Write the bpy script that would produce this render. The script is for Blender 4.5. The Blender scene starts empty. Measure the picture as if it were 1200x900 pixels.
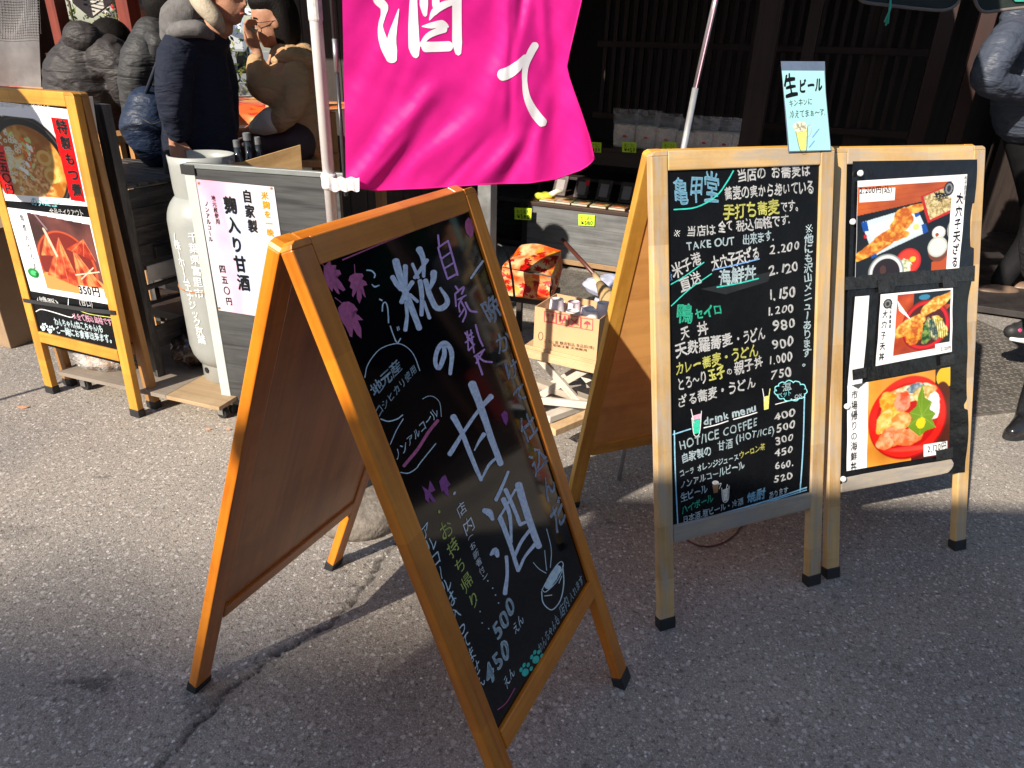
import bpy, math, random
import numpy as np
from mathutils import Vector, Matrix
random.seed(7); rng = np.random.default_rng(7)
S = bpy.context.scene
COL = S.collection
# ------------------------------------------------------------------ camera
F, PITCH, ROLL, CH = 829.84, 0.447388, 0.029564, 1.5
cp, sp, cr, sr = math.cos(PITCH), math.sin(PITCH), math.cos(ROLL), math.sin(ROLL)
FW = np.array([0, cp, -sp]); _u = np.array([0, sp, cp]); _r = np.array([1., 0, 0])
RT = _r*cr + _u*sr; UP = _u*cr - _r*sr
EYE = np.array([0, 0, CH])
cd = bpy.data.cameras.new('camera'); cam = bpy.data.objects.new('camera', cd); COL.objects.link(cam)
cam.matrix_world = Matrix(((RT[0], UP[0], -FW[0], 0), (RT[1], UP[1], -FW[1], 0), (RT[2], UP[2], -FW[2], CH), (0, 0, 0, 1)))
cd.sensor_width = 36; cd.lens = F/1200*36; cd.clip_start = 0.02; cd.clip_end = 500
S.camera = cam
# ------------------------------------------------------------------ light
SUN_AZ, SUN_EL = math.radians(40), math.radians(32)        # travel azimuth from +y towards +x
w = bpy.data.worlds.new("World"); S.world = w; w.use_nodes = True
nt = w.node_tree; bg = nt.nodes['Background']
sky = nt.nodes.new('ShaderNodeTexSky'); sky.sky_type = 'NISHITA'; sky.sun_disc = False
sky.sun_elevation = SUN_EL; sky.sun_rotation = math.pi + SUN_AZ
nt.links.new(sky.outputs[0], bg.inputs[0]); bg.inputs[1].default_value = 0.105
sl = bpy.data.lights.new('sun', 'SUN'); sl.energy = 5.0; sl.angle = math.radians(0.53); sl.color = (1, .9, .76)
so = bpy.data.objects.new('sun', sl); COL.objects.link(so)
SD = Vector((math.sin(SUN_AZ)*math.cos(SUN_EL), math.cos(SUN_AZ)*math.cos(SUN_EL), -math.sin(SUN_EL)))
so.rotation_euler = SD.to_track_quat('-Z', 'Y').to_euler(); so.location = (-3, -3, 6)
S.view_settings.view_transform = 'Standard'; S.view_settings.look = 'None'; S.view_settings.exposure = 0.72
S.cycles.max_bounces = 8; S.cycles.transparent_max_bounces = 12
# ------------------------------------------------------------------ measuring
def ray(x, y): return FW + RT*(x-600)/F - UP*(y-450)/F
def G(x, y, z=0.0):
    d = ray(x, y); return EYE + d*((z-CH)/d[2])
def at(x, y, Y):
    d = ray(x, y); return EYE + d*(Y/d[1])
class Plane:
    def __init__(s, P, n): s.P = np.array(P, float); s.n = np.array(n, float)/np.linalg.norm(n)
    def __call__(s, x, y, off=0.0):
        d = ray(x, y); return EYE + d*(((s.P + s.n*off - EYE) @ s.n)/(d @ s.n))
    def up(s):
        z = np.array([0, 0, 1.]); u = z - s.n*(z @ s.n); return u/np.linalg.norm(u)
# ------------------------------------------------------------------ materials
def new_mat(name):
    m = bpy.data.materials.new(name); m.use_nodes = True
    return m, m.node_tree.nodes, m.node_tree.links, m.node_tree.nodes['Principled BSDF']
def ramp(N, stops):
    r = N.new('ShaderNodeValToRGB'); e = r.color_ramp.elements
    while len(e) < len(stops): e.new(.5)
    for k, (p, c) in enumerate(stops):
        e[k].position = p; e[k].color = (*c, 1) if len(c) == 3 else c
    return r
_mc = {}
def flat(name, col, rough=.6, var=.12, scale=14, bump=.0, metal=0, spec=.5, bscale=None, trans=0, coat=0):
    if name in _mc: return _mc[name]
    m, N, L, b = new_mat(name)
    tc = N.new('ShaderNodeTexCoord'); n = N.new('ShaderNodeTexNoise'); n.inputs['Scale'].default_value = scale
    n.inputs['Detail'].default_value = 6; n.inputs['Roughness'].default_value = .65
    L.new(tc.outputs['Object'], n.inputs['Vector'])
    c = np.array(col)
    r = ramp(N, [(.3, tuple(c*(1-var))), (.7, tuple(np.minimum(c*(1+var), 1)))])
    L.new(n.outputs['Fac'], r.inputs[0]); L.new(r.outputs[0], b.inputs['Base Color'])
    b.inputs['Roughness'].default_value = rough; b.inputs['Metallic'].default_value = metal
    nr_ = N.new('ShaderNodeTexNoise'); nr_.inputs['Scale'].default_value = 7; nr_.inputs['Detail'].default_value = 7; nr_.inputs['Roughness'].default_value = .7; L.new(tc.outputs['Object'], nr_.inputs['Vector'])
    mr = N.new('ShaderNodeMapRange'); mr.inputs['From Min'].default_value = .35; mr.inputs['From Max'].default_value = .7; mr.inputs['To Min'].default_value = rough*.7; mr.inputs['To Max'].default_value = min(rough*1.4+.03, 1)
    L.new(nr_.outputs['Fac'], mr.inputs['Value']); L.new(mr.outputs[0], b.inputs['Roughness'])
    b.inputs['Specular IOR Level'].default_value = spec; b.inputs['Coat Weight'].default_value = coat
    if trans: b.inputs['Transmission Weight'].default_value = trans
    if bump:
        n2 = N.new('ShaderNodeTexNoise'); n2.inputs['Scale'].default_value = bscale or scale*3; n2.inputs['Detail'].default_value = 5
        L.new(tc.outputs['Object'], n2.inputs['Vector'])
        bm_ = N.new('ShaderNodeBump'); bm_.inputs['Strength'].default_value = bump; bm_.inputs['Distance'].default_value = .004
        L.new(n2.outputs['Fac'], bm_.inputs['Height']); L.new(bm_.outputs[0], b.inputs['Normal'])
    _mc[name] = m; return m
def wood(name, c1, c2, rough=.4, worn=None, coat=.0, grain=1.0, axis=2, joint=0):
    """grain runs along local Z of the beam; c1/c2 early and late wood; worn = weathered grey colour"""
    if name in _mc: return _mc[name]
    m, N, L, b = new_mat(name)
    tc = N.new('ShaderNodeTexCoord'); oi = N.new('ShaderNodeObjectInfo')
    mul = N.new('ShaderNodeMath'); mul.operation = 'MULTIPLY'; mul.inputs[1].default_value = 37.
    L.new(oi.outputs['Random'], mul.inputs[0])
    add = N.new('ShaderNodeVectorMath'); add.operation = 'ADD'
    L.new(tc.outputs['Object'], add.inputs[0]); L.new(mul.outputs[0], add.inputs[1])
    mp = N.new('ShaderNodeMapping'); sc = [26*grain]*3; sc[axis] = 1.6*grain; mp.inputs['Scale'].default_value = sc
    L.new(add.outputs[0], mp.inputs[0])
    n1 = N.new('ShaderNodeTexNoise'); n1.inputs['Scale'].default_value = 1.0; n1.inputs['Detail'].default_value = 7; n1.inputs['Distortion'].default_value = 1.2
    L.new(mp.outputs[0], n1.inputs['Vector'])
    mp2 = N.new('ShaderNodeMapping'); sc2 = [160*grain]*3; sc2[axis] = 3*grain; mp2.inputs['Scale'].default_value = sc2
    L.new(add.outputs[0], mp2.inputs[0])
    n2 = N.new('ShaderNodeTexNoise'); n2.inputs['Scale'].default_value = 1.0; n2.inputs['Detail'].default_value = 3
    L.new(mp2.outputs[0], n2.inputs['Vector'])
    mx = N.new('ShaderNodeMath'); mx.operation = 'MULTIPLY_ADD'; mx.inputs[1].default_value = .35; 
    L.new(n2.outputs['Fac'], mx.inputs[0]); L.new(n1.outputs['Fac'], mx.inputs[2])
    r = ramp(N, [(.48, c2), (.62, tuple((np.array(c1)+np.array(c2))/2)), (.8, c1)])
    L.new(mx.outputs[0], r.inputs[0])
    out = r.outputs[0]
    # slow tone drift and small dark scuffs
    n3 = N.new('ShaderNodeTexNoise'); n3.inputs['Scale'].default_value = 5; n3.inputs['Detail'].default_value = 8; n3.inputs['Roughness'].default_value = .7
    L.new(add.outputs[0], n3.inputs['Vector'])
    hs = N.new('ShaderNodeMixRGB'); hs.blend_type = 'MULTIPLY'; hs.inputs[0].default_value = .55
    r3 = ramp(N, [(.32, (.55, .5, .45)), (.55, (1, 1, 1))]); L.new(n3.outputs['Fac'], r3.inputs[0])
    L.new(out, hs.inputs[1]); L.new(r3.outputs[0], hs.inputs[2]); out = hs.outputs[0]
    if joint:      # finger-jointed lengths of differing tone
        sx = N.new('ShaderNodeSeparateXYZ'); L.new(add.outputs[0], sx.inputs[0]); vz = N.new('ShaderNodeTexVoronoi'); vz.voronoi_dimensions = '1D'; vz.inputs['Scale'].default_value = 5.5
        L.new(sx.outputs[2], vz.inputs['W']); hv = N.new('ShaderNodeSeparateColor'); L.new(vz.outputs['Color'], hv.inputs[0]); rj = ramp(N, [(0, (1-joint, 1-joint*1.25, 1-joint*1.6)), (.5, (1, 1, 1)), (1, (1+joint*.4, 1+joint*.45, 1+joint*.5))]); L.new(hv.outputs[0], rj.inputs[0])
        jm = N.new('ShaderNodeMixRGB'); jm.blend_type = 'MULTIPLY'; jm.inputs[0].default_value = 1; L.new(out, jm.inputs[1]); L.new(rj.outputs[0], jm.inputs[2]); out = jm.outputs[0]
    if worn:
        n4 = N.new('ShaderNodeTexNoise'); n4.inputs['Scale'].default_value = 9; n4.inputs['Detail'].default_value = 9; n4.inputs['Roughness'].default_value = .75
        mp4 = N.new('ShaderNodeMapping'); s4 = [4]*3; s4[axis] = .6; mp4.inputs['Scale'].default_value = s4
        L.new(add.outputs[0], mp4.inputs[0]); L.new(mp4.outputs[0], n4.inputs['Vector'])
        r4 = ramp(N, [(.5-.12*worn[1], (0, 0, 0)), (.72-.12*worn[1], (1, 1, 1))]); L.new(n4.outputs['Fac'], r4.inputs[0])
        wm = N.new('ShaderNodeMixRGB'); L.new(r4.outputs[0], wm.inputs[0]); L.new(out, wm.inputs[1]); wm.inputs[2].default_value = (*worn[0], 1)
        out = wm.outputs[0]
    L.new(out, b.inputs['Base Color']); b.inputs['Roughness'].default_value = rough; b.inputs['Coat Weight'].default_value = coat
    b.inputs['Coat Roughness'].default_value = .25
    bp = N.new('ShaderNodeBump'); bp.inputs['Strength'].default_value = .25; bp.inputs['Distance'].default_value = .0015
    L.new(mx.outputs[0], bp.inputs['Height']); L.new(bp.outputs[0], b.inputs['Normal'])
    _mc[name] = m; return m
def vcol(name='print', rough=.45, sat=1, coat=.0, trans=0.0):
    if name in _mc: return _mc[name]
    m, N, L, b = new_mat(name)
    a = N.new('ShaderNodeAttribute'); a.attribute_name = 'Col'
    n = N.new('ShaderNodeTexNoise'); n.inputs['Scale'].default_value = 30; n.inputs['Detail'].default_value = 4
    mx = N.new('ShaderNodeMixRGB'); mx.blend_type = 'MULTIPLY'; mx.inputs[0].default_value = .1
    L.new(a.outputs['Color'], mx.inputs[1]); L.new(n.outputs['Fac'], mx.inputs[2])
    L.new(mx.outputs[0], b.inputs['Base Color']); b.inputs['Roughness'].default_value = rough; b.inputs['Coat Weight'].default_value = coat
    _mc[name] = m; return m
def clear_film(name, tint=(1, 1, 1), alpha=.25, rough=.12, bump=.6, bs=18):
    if name in _mc: return _mc[name]
    m, N, L, b = new_mat(name)
    b.inputs['Base Color'].default_value = (*tint, 1); b.inputs['Roughness'].default_value = rough
    n = N.new('ShaderNodeTexNoise'); n.inputs['Scale'].default_value = bs; n.inputs['Detail'].default_value = 5
    tc = N.new('ShaderNodeTexCoord'); L.new(tc.outputs['Object'], n.inputs['Vector'])
    bp = N.new('ShaderNodeBump'); bp.inputs['Strength'].default_value = bump; bp.inputs['Distance'].default_value = .02
    L.new(n.outputs['Fac'], bp.inputs['Height']); L.new(bp.outputs[0], b.inputs['Normal'])
    r = ramp(N, [(.35, (alpha*.4,)*3), (.7, (min(alpha*1.8, 1),)*3)]); L.new(n.outputs['Fac'], r.inputs[0]); L.new(r.outputs[0], b.inputs['Alpha'])
    _mc[name] = m; return m
# ------------------------------------------------------------------ mesh building, in world coordinates
class MB:
    def __init__(s): s.v = []; s.f = []; s.m = []
    def add(s, vs, fs, mi=0):
        o = len(s.v); s.v += [tuple(map(float, p)) for p in vs]; s.f += [tuple(i+o for i in f) for f in fs]; s.m += [mi]*len(fs); return s
    def box(s, c, h, X=(1, 0, 0), Y=(0, 1, 0), Z=(0, 0, 1), mi=0, taper=1.0):
        c, X, Y, Z = map(lambda q: np.array(q, float), (c, X, Y, Z)); vs = []
        for k in (-1, 1):
            t = taper if k > 0 else 1
            for i, j in ((-1, -1), (1, -1), (1, 1), (-1, 1)): vs.append(c+X*h[0]*i*t+Y*h[1]*j*t+Z*h[2]*k)
        return s.add(vs, [(3, 2, 1, 0), (4, 5, 6, 7), (0, 1, 5, 4), (1, 2, 6, 5), (2, 3, 7, 6), (3, 0, 4, 7)], mi)
    def tube(s, pts, r, n=10, cap=True, mi=0, flatten=None):
        pts = [np.array(p, float) for p in pts]; m = len(pts)
        r = [r]*m if np.isscalar(r) else list(r)
        T = [pts[min(i+1, m-1)]-pts[max(i-1, 0)] for i in range(m)]; T = [t/(np.linalg.norm(t)+1e-9) for t in T]
        a = np.array([0, 0, 1.]) if abs(T[0][2]) < .9 else np.array([1., 0, 0])
        u = np.cross(T[0], a); u /= np.linalg.norm(u); vs = []
        for i in range(m):
            u = u - T[i]*(u @ T[i]); u /= np.linalg.norm(u); w_ = np.cross(T[i], u)
            for k in range(n):
                q = 2*math.pi*k/n; d = u*math.cos(q) + w_*math.sin(q)
                if flatten is not None: d = d - np.array(flatten[0])*(d @ np.array(flatten[0]))*(1-flatten[1])
                vs.append(pts[i]+d*r[i])
        fs = [(i*n+k, i*n+(k+1) % n, (i+1)*n+(k+1) % n, (i+1)*n+k) for i in range(m-1) for k in range(n)]
        if cap: fs += [tuple(range(n))[::-1], tuple(range((m-1)*n, m*n))]
        return s.add(vs, fs, mi)
    def lathe(s, c, prof, n=20, axis=(0, 0, 1), mi=0, cap=True):
        c = np.array(c, float); Z = np.array(axis, float); Z /= np.linalg.norm(Z)
        a = np.array([1., 0, 0]) if abs(Z[0]) < .9 else np.array([0, 1., 0]); X = np.cross(a, Z); X /= np.linalg.norm(X); Y = np.cross(Z, X)
        vs = [c+Z*z+X*r*math.cos(2*math.pi*k/n)+Y*r*math.sin(2*math.pi*k/n) for r, z in prof for k in range(n)]
        m = len(prof); fs = [(i*n+k, i*n+(k+1) % n, (i+1)*n+(k+1) % n, (i+1)*n+k) for i in range(m-1) for k in range(n)]
        if cap: fs += [tuple(range(n))[::-1], tuple(range((m-1)*n, m*n))]
        return s.add(vs, fs, mi)
    def grid(s, P, mi=0):
        """P[i][j] points"""
        m, n = len(P), len(P[0]); return s.add([p for r in P for p in r], [(i*n+j, i*n+j+1, (i+1)*n+j+1, (i+1)*n+j) for i in range(m-1) for j in range(n-1)], mi)
    def ball(s, c, r, n=14, m=9, mi=0, fn=None):
        c = np.array(c, float); r = np.array([r]*3 if np.isscalar(r) else r, float); vs = []
        for i in range(m+1):
            t = math.pi*i/m
            for k in range(n):
                q = 2*math.pi*k/n; d = np.array([math.sin(t)*math.cos(q), math.sin(t)*math.sin(q), math.cos(t)])
                vs.append(c+(d*r*(fn(d) if fn else 1)))
        return s.add(vs, [(i*n+k, (i+1)*n+k, (i+1)*n+(k+1) % n, i*n+(k+1) % n) for i in range(m) for k in range(n)], mi)
    def prism(s, poly, h, mi=0):
        """poly: list of 3d points, extruded by vector h"""
        h = np.array(h, float); n = len(poly); p = [np.array(q, float) for q in poly]
        return s.add(p+[q+h for q in p], [tuple(range(n))[::-1], tuple(range(n, 2*n))]+[(i, (i+1) % n, n+(i+1) % n, n+i) for i in range(n)], mi)
    def build(s, name, mat, parent=None, smooth=False, bevel=0, frame=None, mods=None, cols=None):
        me = bpy.data.meshes.new(name); o = bpy.data.objects.new(name, me); COL.objects.link(o)
        PM = parent['_mw'] if False else (mw(parent) if parent else Matrix())
        W = frame if frame is not None else PM
        inv = np.array(W.inverted()); V = np.array(s.v, float).reshape(-1, 3)
        V = V @ inv[:3, :3].T + inv[:3, 3]
        me.from_pydata([tuple(q) for q in V.tolist()], [], s.f)
        for x in (mat if isinstance(mat, (list, tuple)) else [mat]): me.materials.append(x)
        if isinstance(mat, (list, tuple)): me.polygons.foreach_set('material_index', s.m)
        if smooth: me.polygons.foreach_set('use_smooth', [True]*len(me.polygons))
        if cols is not None:
            ca = me.color_attributes.new('Col', 'FLOAT_COLOR', 'POINT'); ca.data.foreach_set('color', np.concatenate([cols, np.ones((len(cols), 1))], 1).astype(np.float32).ravel())
        if parent: o.parent = parent
        loc = PM.inverted() @ W; o.matrix_basis = loc
        MW[o.name] = W.copy()
        if bevel:
            b = o.modifiers.new('bevel', 'BEVEL'); b.width = bevel; b.segments = 2; b.limit_method = 'ANGLE'; b.angle_limit = .6
            b.harden_normals = False
        me.update(); return o
MW = {}
def mw(o): return MW[o.name]
def thing(name, label, cat, loc=(0, 0, 0), rz=0, group=None):
    o = bpy.data.objects.new(name, None); COL.objects.link(o); o.empty_display_size = .1
    M = Matrix.Translation(Vector([float(q) for q in loc])) @ Matrix.Rotation(rz, 4, 'Z'); o.matrix_basis = M; MW[o.name] = M
    o['label'] = label; o['category'] = cat
    if group: o['group'] = group
    return o
def tag(o, label=None, cat=None, group=None, kind=None):
    if label: o['label'] = label
    if cat: o['category'] = cat
    if group: o['group'] = group
    if kind: o['kind'] = kind
    return o
def fr(P, X, Y, Z):
    X, Y, Z = [Vector([float(a) for a in q]).normalized() for q in (X, Y, Z)]
    return Matrix(((X[0], Y[0], Z[0], P[0]), (X[1], Y[1], Z[1], P[1]), (X[2], Y[2], Z[2], P[2]), (0, 0, 0, 1)))
def beam(name, P0, P1, X, wd, th, mat, parent, bevel=.0025):
    """bar from P0 to P1 (centres of its ends), wd along X, th along the third axis"""
    P0, P1 = np.array(P0, float), np.array(P1, float); Z = P1-P0; Ln = np.linalg.norm(Z); Z = Z/Ln
    X = np.array(X, float); X = X-Z*(X @ Z); X /= np.linalg.norm(X); Y = np.cross(Z, X)
    b = MB().box((P0+P1)/2, (wd/2, th/2, Ln/2), X, Y, Z)
    return b.build(name, mat, parent, bevel=bevel, frame=fr((P0+P1)/2, X, Y, Z))
def copy_tree(o, parent=None):
    c = o.copy(); COL.objects.link(c); MW[c.name] = MW[o.name].copy()
    if parent: c.parent = parent
    for ch in list(o.children): copy_tree(ch, c)
    return c
# ------------------------------------------------------------------ writing (built-in font, turned into flat paint)
_gl = {}
def glyph(ch, bold=0.0):
    k = (ch, bold)
    if k in _gl: return _gl[k]
    if ch == '※':
        V, Fc = [], []
        for (a, b_, c, d) in ((.2, .05, .8, .7), (.2, .7, .8, .05)):
            dx, dy = c-a, d-b_; L_ = math.hypot(dx, dy); nx, ny = -dy/L_*.035, dx/L_*.035; n0 = len(V); V += [(a+nx, b_+ny), (a-nx, b_-ny), (c-nx, d-ny), (c+nx, d+ny)]; Fc.append((n0, n0+1, n0+2, n0+3))
        for a, b_ in ((.5, .68), (.5, .07), (.18, .375), (.82, .375)): n0 = len(V); V += [(a+.055*math.cos(t), b_+.055*math.sin(t)) for t in np.linspace(0, 2*math.pi, 9)[:-1]]; Fc.append(tuple(range(n0, n0+8)))
        _gl[k] = (np.array(V), Fc, 1.0); return _gl[k]
    cu = bpy.data.curves.new('t', 'FONT'); cu.body = ch; cu.size = 1; cu.resolution_u = 3
    o = bpy.data.objects.new('t', cu); me = o.to_mesh()
    V = np.array([v.co[:] for v in me.vertices]).reshape(-1, 3)[:, :2] if len(me.vertices) else np.zeros((0, 2)); Fc = [tuple(p.vertices) for p in me.polygons]
    if bold > .003 and len(V):      # heavier pen: the same outline laid down again a little to each side
        n0 = len(V); V = np.concatenate([V+np.array(d)*bold for d in ((0, 0), (1, .3), (-1, -.3), (-.3, 1), (.3, -1))]); Fc = [tuple(i+k*n0 for i in f) for k in range(5) for f in Fc]
    o.to_mesh_clear(); bpy.data.objects.remove(o); bpy.data.curves.remove(cu)
    cjk = ord(ch) > 0x2000
    adv = 1.0 if cjk else (.32 if ch in ' .' else (V[:, 0].max()+.1 if len(V) else .35))
    if cjk and len(V): V = V - np.array([(V[:, 0].max()+V[:, 0].min())/2-.5, 0]) if ch not in 'っッゃゅょ、。' else V
    _gl[k] = (V, Fc, adv); return _gl[k]
def wob(V, amt):
    if amt <= 0 or not len(V): return V
    a = rng.uniform(-.09, .09)*amt; sh = rng.uniform(-.12, .12)*amt; sc = 1+rng.uniform(-.1, .1)*amt
    c = np.array([.5, .36]); q = (V-c)*sc
    q = np.stack([q[:, 0]*math.cos(a)-q[:, 1]*math.sin(a)+q[:, 1]*sh, q[:, 0]*math.sin(a)+q[:, 1]*math.cos(a)-q[:, 0]*sh*.7], 1)
    p1, p2, p3, p4 = rng.uniform(0, 6.3, 4)
    q = q + amt*.03*np.stack([np.sin(q[:, 1]*6+p1)+.6*np.sin(q[:, 0]*11+p2), np.sin(q[:, 0]*6+p3)+.6*np.sin(q[:, 1]*11+p4)], 1)
    return q+c
class Paint:
    """flat marks on a plane; several colours become several parts"""
    def __init__(s, plane, off=.0006): s.pl = plane; s.off = off; s.b = {}
    def mb(s, c):
        s.b.setdefault(c, MB()); return s.b[c]
    def ppm(s, x, y):
        A = s.pl(x, y); d = s.pl.up()*.01; B = A+d
        p = proj(B); return math.hypot(p[0]-x, p[1]-y)/.01
    def line(s, text, p0, p1, h, col, bold=.012, am=1.0, off=0):
        """baseline pixel p0 to p1, h = height in pixels of a letter"""
        gs = [glyph(c, bold) for c in text]; tot = sum(g[2] for g in gs)
        A, B = s.pl(*p0, off=s.off+off), s.pl(*p1, off=s.off+off); X = (B-A); U = s.pl.up(); U = U - X*(U @ X)/(X @ X); U /= np.linalg.norm(U)
        hm = h/s.ppm(*p0)/.82; x = 0
        for c, (V, Fc, adv) in zip(text, gs):
            if len(V):
                q = wob(V, am); s.mb(col).add([A+X*((x+a)/tot)+U*(b*hm) for a, b in q], Fc)
            x += adv
    def vert(s, text, p0, p1, wpx, col, bold=.012, am=1.0, hk=1.0, off=0, tilt=0):
        """column of characters, first centred at p0 and last at p1, wpx = width of one"""
        n = len(text); A, B = s.pl(*p0, off=s.off+off), s.pl(*p1, off=s.off+off)
        step = np.linalg.norm(B-A)/max(n-1, 1); U = s.pl.up(); X = np.cross(U, s.pl.n); X /= np.linalg.norm(X)
        P = s.pl(p0[0]+wpx, p0[1]); w_ = abs((P-s.pl(*p0)) @ X) if True else 0
        for i, ch in enumerate(text):
            V, Fc, adv = glyph(ch, bold)
            if not len(V): continue
            c = A+(B-A)*(i/max(n-1, 1)); q = wob(V, am); q = q-np.array([.5 if adv == 1 else adv/2, .37])
            if ch in 'ー〜～|': q = np.stack([-q[:, 1], -q[:, 0]], 1)
            hh = min(step*.98, w_*1.25)*hk
            s.mb(col).add([c+X*a*w_+U*b*hh for a, b in q], Fc)
    def stroke(s, pts, wd, col, off=0, n=None, taper=None, org=None, dense=4):
        """round-ended brush stroke through pixel points; wd width in pixels (or list)"""
        if org: pts = [(org[0]+x/org[2], org[1]+y/org[2]) for x, y in pts]; wd = (np.array(wd)/org[2]).tolist()
        P = catmull(pts, dense); m = len(P)
        W = np.interp(np.linspace(0, 1, m), np.linspace(0, 1, len(wd)), wd) if not np.isscalar(wd) else np.full(m, wd)
        T = np.gradient(P, axis=0) if m > 1 else np.array([[1., 0]]); T /= np.linalg.norm(T, axis=1)[:, None]+1e-9
        Nn = np.stack([-T[:, 1], T[:, 0]], 1); jit = 1+.06*np.sin(np.arange(m)*1.7+pts[0][0])
        Lf, Rt = P+Nn*(W*jit/2)[:, None], P-Nn*(W/2)[:, None]
        caps = []
        for e, sg in ((0, -1), (m-1, 1)):
            c, t, nn, ww = P[e], T[e]*sg, Nn[e], W[e]/2
            caps.append([c+nn*ww*math.cos(a)+t*ww*math.sin(a)*.8 for a in np.linspace(0, math.pi, 7)[1:-1]])
        o = s.off+off+rng.uniform(0, .00012); f3 = lambda q: s.pl(q[0], q[1], off=o)
        vs = [f3(q) for q in Lf]+[f3(q) for q in Rt]; fs = [(i, i+1, m+i+1, m+i) for i in range(m-1)]
        k = len(vs); vs += [f3(q) for q in caps[0]]; fs.append(tuple([0]+list(range(k, k+5))+[m]))
        k = len(vs); vs += [f3(q) for q in caps[1]]; fs.append(tuple([m-1]+list(range(k, k+5))+[2*m-1]))
        s.mb(col).add(vs, fs)
    def poly(s, pts, col, off=0, org=None):
        if org: pts = [(org[0]+x/org[2], org[1]+y/org[2]) for x, y in pts]
        s.mb(col).add([s.pl(x, y, off=s.off+off) for x, y in pts], [tuple(range(len(pts)))])
    def ellipse(s, c, rx, ry, a, col, wd=None, off=0, t0=0, t1=2*math.pi, n=24):
        a = math.radians(a); q = [(c[0]+rx*math.cos(t)*math.cos(a)-ry*math.sin(t)*math.sin(a), c[1]+rx*math.cos(t)*math.sin(a)+ry*math.sin(t)*math.cos(a)) for t in np.linspace(t0, t1, n)]
        if wd: s.stroke(q, wd, col, off=off, dense=1)
        else: s.poly(q[:-1], col, off=off)
    def build(s, parent, names, mats, label=None):
        for c, b in s.b.items():
            o = b.build(names.get(c, 'lettering') if isinstance(names, dict) else names, mats[c], parent); o['kind'] = 'stuff'
            if label: o['label'] = label
        s.b = {}
def proj(P):
    d = np.array(P, float)-EYE; z = d @ FW; return (600+F*(d @ RT)/z, 450-F*(d @ UP)/z)
def catmull(pts, k=4):
    p = [np.array(q, float) for q in pts]
    if len(p) < 3 or k == 1: 
        return np.array([p[0]+(p[1]-p[0])*t for t in np.linspace(0, 1, 6)]) if len(p) == 2 else np.array(p)
    e = [2*p[0]-p[1]]+p+[2*p[-1]-p[-2]]; out = []
    for i in range(1, len(e)-2):
        for t in np.linspace(0, 1, k, endpoint=False):
            a, b, c, d = e[i-1], e[i], e[i+1], e[i+2]
            out.append(.5*((2*b)+(c-a)*t+(2*a-5*b+4*c-d)*t*t+(3*b-a-3*c+d)*t**3))
    return np.array(out+[p[-1]])
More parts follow.
